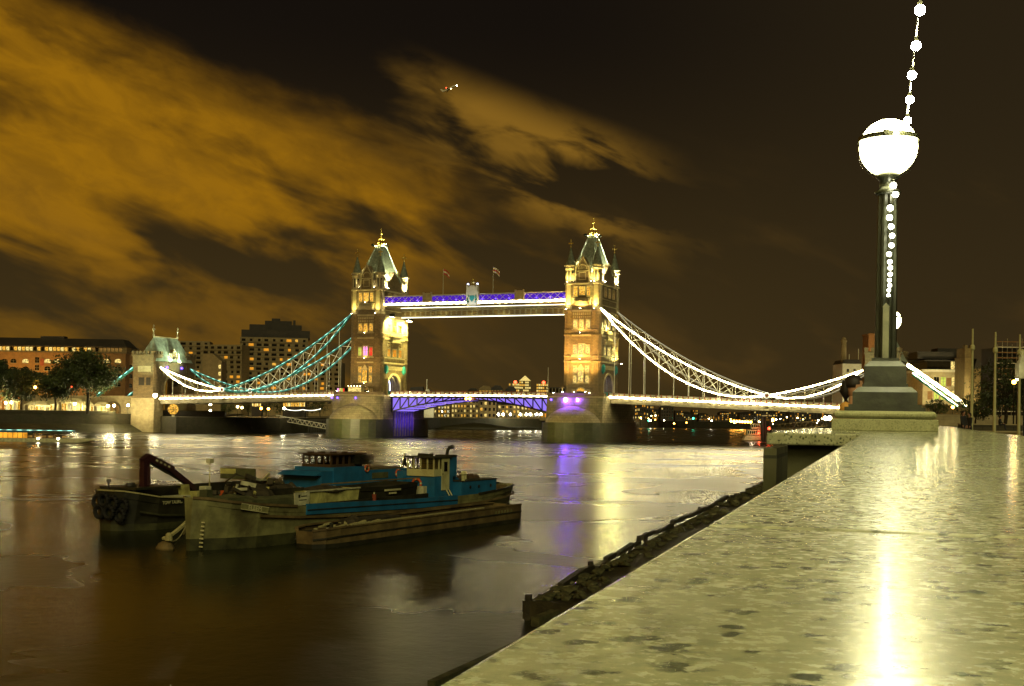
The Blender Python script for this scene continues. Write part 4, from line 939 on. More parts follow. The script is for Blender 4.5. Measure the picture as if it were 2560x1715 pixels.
# --- high level walkways
def walkway(yy, label, front):
    X0 = -35.2; Wk = root('high_walkway', (X0, yy, DZ), 0, label, 'footbridge'); L_ = 70.4
    MB().box(0, L_, 0.15, 3.2, 31.2, 31.6).box(0, L_, 0.15, 3.2, 35.0, 35.3).build('floor_and_roof', 'bridge_grey', Wk)
    MB().box(0, L_, 0.9, 1.05, 32.9, 34.9).build('glazing', 'purple_glow' if front else 'bridge_grey', Wk)
    MB().box(0, L_, -0.15, 0.15, 31.75, 32.75).box(0, L_, -0.1, 0.1, 34.95, 35.25).build('girder', 'pale_paint', Wk)
    b = MB().box(0, L_, -0.24, -0.16, 31.9, 32.5).build('light_strip', 'led_bright' if front else 'led_soft', Wk)
    n = 28
    for i in range(n):
        x0, x1 = L_ * i / n, L_ * (i + 1) / n
        if front:
            for p, q in (((x0, 32.8), (x1, 35.0)), ((x0, 35.0), (x1, 32.8))):
                MB().beam((p[0], 0.0, p[1]), (q[0], 0.0, q[1]), 0.10, 0.20, up=(0, 1, 0)).build('lattice_bar', 'pale_paint', Wk)
            if i % 2 == 1: MB().lathe(((x0 + x1) / 2, -0.2, 33.3), sphere_prof(0.2, -PI / 2, PI / 2, 5), 8).build('blue_spot', 'led_blue', Wk, True)
    if front:
        for x in (17.6, 52.8): MB().box(x - 1.5, x + 1.5, -0.4, 0.3, 32.8, 35.9).box(x - 1.7, x - 1.3, -0.5, 0.4, 32.8, 36.2).box(x + 1.3, x + 1.7, -0.5, 0.4, 32.8, 36.2).build('panel_pier', 'stone_dressed', Wk)
        em = MB().box(32.9, 37.5, -0.7, 0.4, 31.2, 36.0).box(33.1, 33.7, -0.9, 0.5, 36.0, 38.4).box(36.7, 37.3, -0.9, 0.5, 36.0, 38.4)
        em.prism(arch_pts(1.7, 0.6, 1.6, 6), (35.2, -0.75, 35.9), (1, 0, 0), (0, 0, 1), (0, 0.8, 0)).build('arms_panel', 'pale_paint', Wk)
        sh = MB().prism([(-0.9, 1.4), (-0.9, 0.3), (0, -0.8), (0.9, 0.3), (0.9, 1.4)], (35.2, -0.78, 33.2), (1, 0, 0), (0, 0, 1), (0, -0.12, 0))
        for q in (-1, 1): sh.tube([(35.2 + q * 1.2, -0.82, 32.2), (35.2 + q * 1.7, -0.85, 33.2), (35.2 + q * 1.3, -0.85, 34.3), (35.2 + q * 1.5, -0.82, 35.0)], [0.25, 0.32, 0.3, 0.12], 6)
        sh.build('heraldic_shield', 'teal_paint', Wk)
        MB().lathe((35.2, -0.2, 38.0), [(0.5, 0), (0.8, 0.3), (0.5, 0.7), (0.7, 1.2), (0.25, 1.7), (0.35, 2.1), (0.05, 2.6)], 8).build('arms_crown', 'gilt', Wk)
        for x in (33.4, 37.0): MB().lathe((x, -0.2, 38.5), sphere_prof(0.42, -PI / 2, PI / 2, 6), 8).build('emblem_lamp', 'led_blue_white', Wk, True)
        light('SPOT', Wk, (35.2, -5.0, 30.8), 900, (0.85, 0.92, 1.0), (35.2, 0, 35), 0.3, 90)
    else:
        lb = MB().box(0, L_, -0.05, 0.2, 28.6, 31.0).build('lower_girder', 'bridge_grey', Wk)
        for i in range(34): MB().box(-0.7, 0.7, -0.12, -0.04, 0, 1.5).build('girder_panel', 'stone', Wk, loc=(1.1 + i * 2.07, 0, 29.1))
        MB().box(0, L_, -0.2, 0.3, 28.35, 28.6).build('bottom_light_strip', 'led_soft', lb)
        for i in range(6): light('POINT', Wk, (L_ * (i + 0.5) / 6, -4.0, 29.2), 420, YEL, size=0.4)  # unseen point lights added to brighten the lower girder panels
    return Wk
walkway(BY + 2.2, 'high footbridge with purple lit lattice and shield emblem between the towers', True)
walkway(BY + 15.2, 'plainer second high footbridge running behind the purple lit one', False)
for x, lab, cols in ((-12.2, 'red and white flag on the walkway pole nearer the pink windowed tower', ('flag_red', 'flag_white')), (7.0, 'white flag with red stripe on the walkway pole nearer the gold tower', ('flag_white', 'flag_red'))):
    if 'flag_red' not in MATS: pmat('flag_red', (0.45, 0.06, 0.04), 0.8); pmat('flag_white', (0.7, 0.62, 0.42), 0.8)
    Fp = root('flag_pole', (x, BY + 3.6, DZ + 35.3), 0, lab, 'flag'); MB().tube([(0, 0, 0), (0, 0, 9.2)], [0.11, 0.06], 6).build('pole', 'pale_paint', Fp)
    for k in range(3):
        b = MB(); vs = []
        for i in range(7):
            u_ = i / 6; 
            for q in (k, k + 1): vs.append((u_ * 2.5, 0.25 * math.sin(u_ * 5), 9.0 - q * 0.62 - u_ * u_ * 1.6))
        for i in range(6): b.f.append((i * 2, i * 2 + 2, i * 2 + 3, i * 2 + 1))
        b.v = vs; b.build('flag_cloth', cols[0] if k != 1 else cols[1], Fp)
# deck furniture
kb = root('deck_kiosk', (-46.2, BY - 3.0, DZ - 0.1), 0, 'bright yellow lit ticket kiosk at the foot of the pink windowed tower', 'kiosk')
MB().box(0, 5.4, 0, 2.2, 0, 0.3).box(0, 5.4, 1.9, 2.2, 0.3, 2.6).box(-0.2, 5.6, -0.5, 2.4, 2.6, 2.85).build('frame', 'bridge_grey', kb)
for i in range(4): MB().box(0.1 + i * 1.33, 1.3 + i * 1.33, 0.0, 0.1, 0.35, 2.5).build('lit_panel', 'win_pale', kb)
for i in range(5): MB().lathe((0.4 + i * 1.2, -0.5, 3.0), sphere_prof(0.13, -PI / 2, PI / 2, 5), 8).build('lamp', 'lamp_warm', kb)
kc = root('deck_stall', (-51.6, BY - 2.2, DZ - 0.3), 0, 'colourful lit stall beside the yellow kiosk', 'kiosk')
MB().box(0, 3.6, 0, 2, 0, 0.9).box(0, 3.6, 0, 2, 2.5, 2.7).box(0, 0.2, 0, 2, 0.9, 2.5).box(3.4, 3.6, 0, 2, 0.9, 2.5).build('frame', 'dark_metal', kc)
for i, m_ in enumerate(('win_pink', 'win_pale', 'win_green', 'win_red')): MB().box(0.3 + i * 0.8, 0.95 + i * 0.8, 0.2, 0.3, 0.95, 2.4).build('lit_panel', m_, kc)
for i in range(2): MB().lathe((0.5 + i * 2.2, -0.1, 0.5), sphere_prof(0.28, -PI / 2, PI / 2, 5), 8).build('lamp', 'lamp_white', kc)
cc = root('control_cabin', (30.5, BY - 2.6, DZ), 0, 'dark glazed control cabin on the pier below the gold tower', 'cabin')
MB().box(0, 5.0, 0, 2.6, 0, 0.9).box(0, 5.0, 2.4, 2.6, 0.9, 2.5).box(-0.3, 5.3, -0.3, 2.9, 2.5, 2.85).build('body', 'dark_roof', cc)
for i in range(5): MB().box(0.1 + i * 1.2 - 0.08, 0.1 + i * 1.2 + 0.08, 0, 0.15, 0.9, 2.5).build('post', 'bridge_grey', cc)
for i in range(4): MB().box(0.25 + i * 1.2, 1.1 + i * 1.2, 0.05, 0.1, 0.95, 2.45).build('window', 'dark_glass', cc)
MB().tube([(-0.6, 1, 0), (-0.6, 1, 9.5)], [0.12, 0.05], 6).build('mast', 'pale_paint', cc)
# ------------------------------------------------------------------ moored barges
BROT = -math.atan2(0.114, 0.9935)
pmat('hull_olive', (0.24, 0.23, 0.085), 0.65, var=0.35, scale=0.7, bump=0.25, bscale=2.5, stain=(0.06, 0.045, 0.015), stain_amt=0.7)
pmat('hull_rust', (0.17, 0.12, 0.04), 0.75, var=0.4, scale=0.6, bump=0.35, bscale=3, stain=(0.05, 0.028, 0.01), stain_amt=0.8)
pmat('hull_black', (0.028, 0.027, 0.014), 0.45, var=0.5, scale=0.8, bump=0.2, bscale=3, stain=(0.05, 0.045, 0.02), stain_amt=0.4)
pmat('boot_top', (0.05, 0.05, 0.014), 0.7, var=0.5, scale=0.9, bump=0.3, bscale=4)
pmat('boat_blue', (0.018, 0.15, 0.31), 0.42, var=0.2, scale=0.8, bump=0.06, bscale=4, stain=(0.03, 0.09, 0.12), stain_amt=0.5)
pmat('boat_cream', (0.62, 0.60, 0.28), 0.5, var=0.12, scale=1.2, stain=(0.35, 0.28, 0.10), stain_amt=0.5)
pmat('boat_brown', (0.075, 0.042, 0.016), 0.55, var=0.3)
pmat('deck_dark', (0.035, 0.033, 0.016), 0.8, var=0.4, scale=1.5)
pmat('cover_green', (0.10, 0.105, 0.04), 0.8, var=0.35, scale=1.0, bump=0.4, bscale=3)
pmat('life_orange', (0.70, 0.12, 0.02), 0.6)
pmat('crane_maroon', (0.040, 0.011, 0.013), 0.45, var=0.3)
pmat('rubber', (0.008, 0.008, 0.006), 0.8)
pmat('rope', (0.42, 0.38, 0.16), 0.9, scale=12)
pmat('scrap_yellow', (0.55, 0.52, 0.16), 0.7, var=0.3, scale=1.5, stain=(0.2, 0.15, 0.04), stain_amt=0.6)
pmat('scrap_white', (0.60, 0.58, 0.34), 0.7, var=0.3, scale=1.5)
pmat('scrap_dark', (0.05, 0.04, 0.018), 0.8, var=0.5, scale=2)
pmat('lettering', (0.70, 0.66, 0.34), 0.6)
pmat('glass_clear', (0.10, 0.10, 0.06), 0.08)
def hull(parent, st, mats=('hull_olive', 'boot_top', 'deck_dark'), bul=0.5, name='hull', boot=0.75):
    """st: (s, half width at rail, half width at water, rail height)"""
    b = MB(); n = len(st); vs = []; fs = []
    lo = MB()
    for s, wt, wb, zt in st:
        wm = wb + (wt - wb) * min(1, boot / zt)
        vs += [(-wt, s, zt), (-wm, s, boot), (wm, s, boot), (wt, s, zt)]
    for i in range(n - 1):
        a, c = i * 4, i * 4 + 4
        fs += [(a, c, c + 1, a + 1), (a + 2, c + 2, c + 3, a + 3)]
    fs += [(0, 1, 2, 3), (n * 4 - 1, n * 4 - 2, n * 4 - 3, n * 4 - 4)]
    h = b.add(vs, fs).build(name, mats[0], parent)
    vs = []; fs = []
    for s, wt, wb, zt in st:
        wm = wb + (wt - wb) * min(1, boot / zt); vs += [(-wm, s, boot), (-wb, s, -0.5), (wb, s, -0.5), (wm, s, boot)]
    for i in range(n - 1):
        a, c = i * 4, i * 4 + 4; fs += [(a, c, c + 1, a + 1), (a + 2, c + 2, c + 3, a + 3)]
    fs += [(0, 1, 2, 3), (n * 4 - 1, n * 4 - 2, n * 4 - 3, n * 4 - 4)]
    MB().add(vs, fs).build('boot_topping', mats[1], h)
    vs = []; fs = []
    for s, wt, wb, zt in st: vs += [(-wt + 0.02, s, zt - bul), (wt - 0.02, s, zt - bul)]
    for i in range(n - 1): fs.append((i * 2, i * 2 + 1, i * 2 + 3, i * 2 + 2))
    MB().add(vs, fs).build('deck', mats[2], parent)
    return h
def rail(parent, st, off, w_, h_, mat, name='rubbing_strake', sides=(-1, 1), dz=0.0):
    for sd in sides:
        b = MB()
        for i in range(len(st) - 1): b.beam((sd * (st[i][1] + off), st[i][0], st[i][3] + dz), (sd * (st[i + 1][1] + off), st[i + 1][0], st[i + 1][3] + dz), w_, h_)
        b.build(name, mat, parent)
def tyre(parent, loc, r=0.42, ax='x'):
    b = MB(); n = 12
    for i in range(n):
        a0, a1 = 2 * PI * i / n, 2 * PI * (i + 1) / n
        if ax == 'x': b.tube([(0, r * math.cos(a0), r * math.sin(a0)), (0, r * math.cos(a1), r * math.sin(a1))], r * 0.36, 6, False)
        else: b.tube([(r * math.cos(a0), 0, r * math.sin(a0)), (r * math.cos(a1), 0, r * math.sin(a1))], r * 0.36, 6, False)
    return b.build('tyre_fender', 'rubber', parent, loc=loc)
def ring_buoy(name_parent, loc, r, face='y'):
    b = MB(); w_ = MB(); n = 20
    for i in range(n):
        a0, a1 = 2 * PI * i / n, 2 * PI * (i + 1) / n; t_ = b if i % 5 else w_
        P0 = (r * math.cos(a0), 0, r * math.sin(a0)); P1 = (r * math.cos(a1), 0, r * math.sin(a1))
        if face == 'x': P0 = (0, P0[0], P0[2]); P1 = (0, P1[0], P1[2])
        t_.tube([P0, P1], r * 0.24, 6, False)
    o = b.build('life_ring', 'life_orange', name_parent, loc=loc); w_.build('ring_band', 'lettering', o)['kind'] = 'stuff'

# main motor barge ------------------------------------------------
M = root('motor_barge', (129.0, 64.4, 0), BROT, 'olive hulled motor barge with blue cabin and cream wheelhouse', 'barge')
st = [(-0.45, 0.35, 0.12, 3.4), (0.3, 1.05, 0.5, 3.32), (1.5, 1.9, 1.3, 3.1), (3.5, 2.5, 2.15, 2.85), (7, 2.7, 2.5, 2.55), (12, 2.75, 2.6, 2.3), (22, 2.75, 2.6, 2.15), (31, 2.7, 2.5, 2.2), (36, 2.4, 1.7, 2.4), (39, 1.6, 0.8, 2.55), (40.4, 0.7, 0.2, 2.6)]
h_ = hull(M, st, bul=0.45)
rail(M, st[:5], 0.03, 0.14, 0.16, 'hull_rust', 'bow_rail'); rail(M, st[7:], 0.03, 0.12, 0.14, 'hull_black', 'stern_rail')
rail(M, st[3:], 0.05, 0.10, 0.16, 'hull_rust', 'rubbing_strake', dz=-0.75)
# draught marks on the stem
for k in range(7): MB().box(0.50 + 0.045 * k - 0.1, 0.50 + 0.045 * k + 0.25, -0.02, 0.02, 0.05, 0.14).build('draught_mark', 'lettering', M, loc=(0.0 - 0.02 * k, 0.08 + 0.0, 0.15 + 0.26 * k))
blt = MB()
for i in range(10):
    s0, s1 = 8.0 + i * 1.95, 8.0 + (i + 1) * 1.95; z0 = 2.52 - 0.38 * min(1, (s0 - 8) / 14); z1 = 2.52 - 0.38 * min(1, (s1 - 8) / 14)
    blt.add([(2.80, s0, z0 - 0.62), (2.80, s1, z1 - 0.62), (2.80, s1, z1 + 0.12), (2.80, s0, z0 + 0.12), (2.66, s0, z0 - 0.62), (2.66, s1, z1 - 0.62), (2.66, s1, z1 + 0.12), (2.66, s0, z0 + 0.12)], [(0, 1, 2, 3), (7, 6, 5, 4), (3, 2, 6, 7), (0, 4, 5, 1), (1, 5, 6, 2), (0, 3, 7, 4)])
blt.build('blue_sheer_band', 'boat_blue', M)
MB().beam((2.83, 8.0, 2.22), (2.83, 27.5, 1.86), 0.06, 0.06).build('band_moulding', 'hull_black', M)
pl = MB().box(-1.1, 1.1, -0.03, 0.03, -0.2, 0.2).build('name_plate', 'hull_olive', M); MB().box(-1.1, 1.1, -0.045, -0.031, 0.165, 0.2).box(-1.1, 1.1, -0.045, -0.031, -0.2, -0.165).build('plate_border', 'lettering', pl)['kind'] = 'stuff'; pl.location = (2.45, 3.05, 2.62); pl.rotation_euler = (0, R(10), R(78))
pmat('letter_dark', (0.03, 0.028, 0.012), 0.7)
text('name_lettering', 'ELEEM', 0.40, 'lettering', pl, (0, -0.036, 0), (R(90), 0, 0))
# hold coaming, covers and cargo on deck
MB().box(-2.1, 2.1, 3.2, 9.0, 2.3, 2.95).build('fore_coaming', 'cover_green', M); MB().box(-2.0, 2.0, 3.3, 8.8, 2.95, 3.08).prism([(-2.0, 0), (2.0, 0), (0, 0.35)], (0, 3.3, 3.08), (1, 0, 0), (0, 0, 1), (0, 5.5, 0)).build('hatch_cover', 'cover_green', M)
MB().box(-2.2, 2.2, 9.0, 24.5, 1.7, 2.2).build('hold_floor', 'deck_dark', M)
MB().box(2.0, 2.2, 9.0, 24.0, 1.9, 2.55).box(-2.2, -2.0, 9.0, 24.0, 1.9, 3.0).build('hold_coaming', 'hull_black', M)
# blue lower house under the wheelhouse
MB().box(-2.0, 1.35, 26.2, 29.0, 1.7, 3.75).box(-2.0, -1.4, 25.6, 26.2, 1.7, 4.15).build('house_blue', 'boat_blue', M)
wh = MB()
wx0, wx1, ws0, ws1 = -1.35, 1.35, 26.1, 28.3
wh.box(wx0, wx1, ws0, ws0 + 0.08, 3.78, 4.35).box(wx1 - 0.08, wx1, ws0 + 0.081, ws1, 3.78, 4.35).box(wx0, wx0 + 0.08, ws0 + 0.081, ws1, 3.78, 4.35).box(wx0, wx1, ws1 - 0.08, ws1 + 0.0, 3.78, 5.3)
for k in range(5): x = wx0 + (wx1 - wx0) * k / 4; wh.box(x - 0.06 + (0.06 if k == 0 else -0.06 if k == 4 else 0), x + 0.06 + (0.06 if k == 0 else -0.06 if k == 4 else 0), ws0 - 0.004, ws0 + 0.09, 4.351, 5.25)
for k in range(1, 4): y_ = ws0 + 0.1 + (ws1 - ws0 - 0.1) * k / 3; wh.box(wx1 - 0.09, wx1 + 0.004, y_ - 0.06, y_ + 0.06, 4.351, 5.25); wh.box(wx0 - 0.004, wx0 + 0.09, y_ - 0.06, y_ + 0.06, 4.351, 5.25)
wh.build('wheelhouse', 'boat_cream', M)
for k in range(4):
    x0 = wx0 + (wx1 - wx0) * k / 4 + 0.07; f = MB().box(x0, x0 + 0.53, ws0 + 0.02, ws0 + 0.06, 4.36, 4.42).box(x0, x0 + 0.53, ws0 + 0.02, ws0 + 0.06, 4.82, 4.86).box(x0, x0 + 0.53, ws0 + 0.02, ws0 + 0.06, 5.18, 5.25).build('wheelhouse_window', 'hull_black', M)
MB().box(wx0 - 0.18, wx1 + 0.18, ws0 - 0.18, ws1 + 0.3, 5.28, 5.40).build('wheelhouse_roof', 'deck_dark', M)
d = MB().box(1.36, 1.42, 27.2, 28.35, 2.6, 5.22).build('door', 'boat_cream', M); MB().box(1.424, 1.44, 27.5, 28.0, 4.15, 4.95).build('door_window', 'dark_glass', d); MB().box(1.424, 1.46, 27.28, 27.34, 3.9, 4.0).build('door_handle', 'hull_black', d)
MB().box(-0.6, 0.4, 26.6, 27.4, 5.40, 5.62).build('roof_box', 'hull_black', M)
MB().tube([(0.6, 26.5, 5.4), (0.6, 26.5, 5.62)], 0.14, 8).build('searchlight', 'hull_black', M)
MB().box(0.2, 1.35, 28.35, 29.6, 3.7, 5.35).build('funnel_casing', 'boat_blue', M); MB().box(0.0, 1.45, 28.3, 29.5, 5.35, 5.5).build('casing_cap', 'hull_black', M)
MB().tube([(0.8, 28.9, 5.5), (0.85, 28.9, 5.85), (1.0, 28.95, 6.1), (1.25, 29.0, 6.2), (1.42, 29.05, 6.12)], [0.13, 0.13, 0.16, 0.17, 0.15], 8).build('exhaust_pipe', 'hull_black', M)
ring_buoy(M, (-0.35, 26.1, 3.1), 0.42)
MB().box(-1.0, 0.0, 24.9, 25.8, 2.2, 2.9).build('deck_box', 'cover_green', M); MB().box(0.35, 1.05, 25.0, 25.5, 2.05, 3.0).build('deck_locker', 'scrap_white', M)
MB().tube([(1.42, 27.9, 2.6), (1.75, 28.2, 1.8)], 0.05, 5).tube([(1.42, 28.3, 2.6), (1.75, 28.6, 1.8)], 0.05, 5).build('step_ladder', 'lettering', M)
# engine cabin with portholes
MB().box(-1.9, 2.1, 29.2, 35.0, 1.7, 3.25).build('engine_cabin', 'boat_blue', M); MB().box(-1.95, 2.15, 29.15, 35.05, 3.25, 3.33).build('cabin_roof', 'deck_dark', M)
MB().prism([(0, 0), (1.6, 0), (0, 0.85)], (0.9, 29.2, 3.33), (0, 1, 0), (0, 0, 1), (-1.8, 0, 0)).build('skylight', 'boat_blue', M)
for y_ in (30.6, 32.0, 34.0): MB().tube([(2.10, y_, 2.75), (2.14, y_, 2.75)], 0.14, 10).build('porthole', 'hull_black', M)
MB().tube([(2.0, 29.6, 3.3), (2.0, 29.6, 3.75)], 0.16, 8).lathe((2.0, 29.6, 3.75), [(0.16, 0), (0.26, 0.15), (0.1, 0.4)], 8).build('mushroom_vent', 'boat_cream', M)
MB().tube([(1.0, 31.6, 3.33), (1.0, 31.6, 4.0)], 0.10, 8).build('vent_pipe', 'boat_cream', M)
MB().tube([(-1.4, 31.0, 3.9), (-1.5, 33, 3.95), (-1.4, 35, 3.7)], 0.06, 5).tube([(-1.4, 31, 3.3), (-1.4, 31, 3.9)], 0.04, 5).tube([(-1.5, 33, 3.3), (-1.5, 33, 3.9)], 0.04, 5).build('handrail', 'boat_brown', M)
cv = MB(); 
for i in range(9):
    r_ = 0.35 + 0.05 * (i % 3); cv.lathe((0.2 + 0.35 * math.sin(i * 2.1), 32.2 + i * 0.28, 3.33), [(r_, 0), (r_ * 0.9, 0.2), (0.05, 0.38)], 7)
cv.build('rope_heap', 'boat_brown', M)
for y_ in (37.6, 39.0): MB().box(-0.9, 0.9, y_ - 0.1, y_ + 0.1, 2.15, 2.5).build('stern_bollard', 'hull_rust', M)
MB().box(0.98, 1.1, 38.2, 38.9, 2.0, 2.35).build('fairlead', 'rubble_pale', M)
def cargo(name, label, mb, mat, loc, rz, cat='cargo', par=M, parts=()):
    o = root(name, M.matrix_basis @ Vector(loc) if par is None else par.matrix_basis @ Vector(loc), BROT + rz, label, cat)
    mb.build('body', mat, o)
    for nm, b, m_ in parts: b.build(nm, m_, o)
    return o
# pale skip with sloping end
sk = MB().prism([(0, 0), (5.4, 0), (5.6, 0.95), (-0.75, 0.95)], (0.0, 0, 0), (0, 1, 0), (0, 0, 1), (-2.2, 0, 0))
cargo('waste_skip', 'pale yellow open skip with sloping end lying on the barge deck', sk, 'scrap_yellow', (2.1, 9.3, 2.45), 0, 'skip', parts=(('rim', MB().beam((0.05, -0.75, 0.97), (0.05, 5.6, 0.97), 0.12, 0.1).beam((-2.25, -0.75, 0.97), (-2.25, 5.6, 0.97), 0.12, 0.1), 'scrap_white'), ('load', MB().lathe((-1.1, 2.6, 0.85), [(1.4, 0), (1.1, 0.2), (0.3, 0.38)], 9, sy=1.7), 'scrap_dark')))
sb = MB().prism([(0, 0), (1.5, 0), (1.55, 0.9), (-0.1, 0.9)], (0, 0, 0), (0, 1, 0), (0, 0, 1), (-0.08, 0, 0))
cargo('notice_board', 'small white notice board leaning before the dark skip', sb, 'scrap_white', (2.2, 7.45, 2.5), 0, 'board', parts=(('printed_lines', MB().box(0.005, 0.02, 0.3, 0.5, 0.55, 0.75).box(0.005, 0.02, 0.6, 1.2, 0.6, 0.66).box(0.005, 0.02, 0.4, 1.2, 0.35, 0.4), 'letter_dark'),))
ds = MB().prism([(0, 0), (2.2, 0), (2.6, 1.35), (-0.6, 1.35)], (0, 0, 0), (0, 1, 0), (0, 0, 1), (-2.6, 0, 0))
cargo('dark_skip', 'black steel skip beside the pale yellow one', ds, 'hull_black', (1.2, 7.0, 2.3), 0, 'skip', parts=(('load', MB().lathe((-1.3, 1.1, 1.3), [(1.3, 0), (0.9, 0.25), (0.2, 0.4)], 9), 'scrap_dark'),))
rn = random.Random(11)
pile = MB(); pile2 = MB(); pile3 = MB()
for i in range(70):
    c = (rn.uniform(-1.7, 1.3), rn.uniform(-0.5, 4.6)); z = rn.uniform(0.0, 1.0) * max(0.15, 1 - abs(c[0] + 0.2) / 2.2) * 1.3
    t_ = (pile, pile3, pile3, pile2)[rn.randrange(4)]
    p = Vector((c[0], c[1], z + 0.15)); q = p + Vector((rn.uniform(-.6, .6), rn.uniform(-.9, .9), rn.uniform(-.25, .45)))
    t_.beam(p, q, rn.uniform(0.12, 0.45), rn.uniform(0.05, 0.3))
cargo('scrap_heap', 'jumbled heap of pale and dark scrap on the barge foredeck', pile3.lathe((-0.2, 2.0, 0), [(1.8, 0), (1.5, 0.5), (0.6, 0.9), (0.2, 1.0)], 9, sy=1.4), 'scrap_dark', (-0.2, 3.9, 3.05), 0, 'scrap', parts=(('pale_scrap', pile, 'scrap_yellow'), ('white_scrap', pile2, 'scrap_white')))
bd = MB().box(-1.9, 1.0, -0.05, 0.05, 0, 0.75); cargo('propped_board', 'wide pale board propped on the scrap heap', bd, 'cover_green', (-1.2, 6.0, 4.25), 0.1, 'board', parts=(('stripe', MB().box(-1.9, -0.6, -0.07, -0.055, 0.35, 0.7), 'scrap_yellow'),))
gm = MB().box(-1.4, 1.2, 0, 2.0, 0, 0.55).box(-1.2, -0.6, 0.2, 0.8, 0.55, 1.0)
cargo('pump_set', 'low grey pump casing at the bow of the olive barge', gm, 'cover_green', (0.3, 1.4, 2.75), 0.1, 'pump', parts=(('inlet', MB().tube([(0.2, -0.05, 0.3), (0.2, 0.1, 0.3)], 0.2, 10), 'hull_black'),))
# dark workboat riding in the hold
wb = root('dark_workboat', M.matrix_basis @ Vector((-0.4, 15.6, 2.0)), BROT, 'black workboat with white lettering lying in the barge hold', 'boat')
hull(wb, [(0, 0.5, 0.3, 1.35), (1.2, 1.3, 0.9, 1.3), (4, 1.7, 1.4, 1.25), (8.4, 1.6, 1.3, 1.4)], ('hull_black', 'hull_black', 'deck_dark'), 0.3, boot=0.3)
MB().box(1.70, 1.73, 3.6, 5.8, 0.9, 1.04).build('painted_line', 'lettering', wb); MB().box(1.70, 1.73, 4.2, 5.2, 0.66, 0.78).build('painted_line', 'lettering', wb)
MB().beam((-1.2, -0.5, 1.5), (1.6, 8.6, 1.75), 0.25, 0.08).build('plank', 'hull_rust', wb)
gc = MB().tube([(0, 0, 0), (0, 0, 0.75)], 0.16, 10); cargo('gas_bottle', 'short red gas bottle on the barge side deck', gc, 'red_paint', (2.2, 16.6, 2.1), 0, 'bottle', parts=(('valve', MB().tube([(0, 0, 0.75), (0, 0, 0.9)], 0.06, 6), 'scrap_white'),))

# flat barge alongside --------------------------------------------
Fb = root('flat_barge', (134.16, 65.98, 0), BROT, 'low rust brown flat barge moored alongside the olive hull', 'barge')
st = [(2.9, 0.7, 0.6, 1.12), (3.6, 1.3, 1.2, 1.2), (4.8, 1.52, 1.5, 1.27), (9, 1.55, 1.55, 1.3), (20, 1.55, 1.55, 1.35), (29.3, 1.5, 1.5, 1.40), (29.8, 1.4, 1.35, 1.38)]
st = [(s, a, b_, z) for s, a, b_, z in st]
hb = hull(Fb, st, ('hull_rust', 'hull_black', 'deck_dark'), 0.35, boot=0.28)
rail(Fb, st, -0.06, 0.24, 0.10, 'hull_rust', 'gunwale', dz=0.04); rail(Fb, st, 0.02, 0.08, 0.10, 'hull_black', 'rubbing_strake', dz=-0.55)
b = MB().beam((1.47, 6.0, 1.42), (1.46, 23.5, 1.50), 0.10, 0.10); b.build('pale_edge_plank', 'rope', Fb)
MB().box(-1.45, 1.45, 19.0, 27.0, 1.0, 1.12).build('hatch', 'deck_dark', Fb)
MB().box(1.50, 1.53, 23.6, 23.7, 0.25, 1.35).build('plate_seam', 'hull_black', Fb)
for k in range(6): MB().box(1.52, 1.545, 25.2 + k * 0.5, 25.42 + k * 0.5, 0.75, 1.12).build('faded_mark', 'hull_olive', Fb)
for i in range(26):
    p = Vector((rn.uniform(-1.2, 1.3), rn.uniform(4.2, 9.0), 1.02 + rn.uniform(0, 0.25))); q = p + Vector((rn.uniform(-.5, .5), rn.uniform(0.5, 2.2), rn.uniform(-.05, .3)))
    MB().beam(p, q, rn.uniform(0.1, 0.3), rn.uniform(0.04, 0.12)).build('loose_plank', ('scrap_white', 'rope', 'hull_rust', 'rope')[rn.randrange(4)], Fb)
MB().box(-1.2, 0.4, 8.2, 13.5, 1.0, 1.5).lathe((-0.3, 8.6, 1.0), [(0.9, 0), (0.6, 0.5), (0.1, 0.8)], 8).build('covered_heap', 'scrap_dark', Fb)
for y_ in (28.4, 4.6): MB().tube([(0.9, y_, 1.05), (0.9, y_, 1.6)], 0.13, 8).build('bollard', 'hull_black', Fb)

# crane boat behind ------------------------------------------------
K = root('crane_boat', (116.3, 76.4, 0), BROT, 'long black workboat with folded maroon crane and brown wheelhouse', 'boat')
st = [(-4.9, 0.9, 0.4, 2.95), (-4.6, 1.5, 0.9, 2.92), (-3.8, 2.2, 1.6, 2.75), (-2.3, 2.75, 2.4, 2.45), (0.5, 2.8, 2.6, 2.25), (1.2, 2.8, 2.6, 1.75), (10, 2.8, 2.6, 1.75), (20, 2.8, 2.6, 2.0), (29, 2.5, 2.1, 2.5), (32.5, 1.2, 0.6, 2.95)]
hk = hull(K, st, ('hull_black', 'boot_top', 'deck_dark'), 0.5, boot=0.5)
rail(K, st[:5], 0.02, 0.14, 0.10, 'rope', 'pale_rail', sides=(1,), dz=0.03); rail(K, st[:5], 0.02, 0.14, 0.10, 'hull_rust', 'pale_rail', sides=(-1,), dz=0.03)
MB().tube([(2.82, 0.5, 2.28), (2.82, 1.25, 1.75)], 0.06, 6).build('rail_end', 'rope', K)
MB().beam((-0.9, -4.92, 2.97), (0.9, -4.92, 2.97), 0.12, 0.1).build('bow_rail', 'rope', K)
rail(K, st[2:6], 0.06, 0.08, 0.12, 'boot_top', 'rubbing_strake', dz=-1.3)
text('name_lettering', 'TOW TAURUS I', 0.36, 'lettering', K, (2.80, -0.9, 2.0), (R(90), 0, R(94)), 0.01)
for k, (x, s, z) in enumerate(((-0.8, -5.0, 2.1), (0.0, -5.15, 2.3), (0.8, -5.05, 2.1), (1.5, -4.7, 1.9), (-0.5, -5.1, 1.4), (0.5, -5.1, 1.4), (1.3, -4.8, 1.2))): tyre(K, (x, s, z), 0.45, 'y')
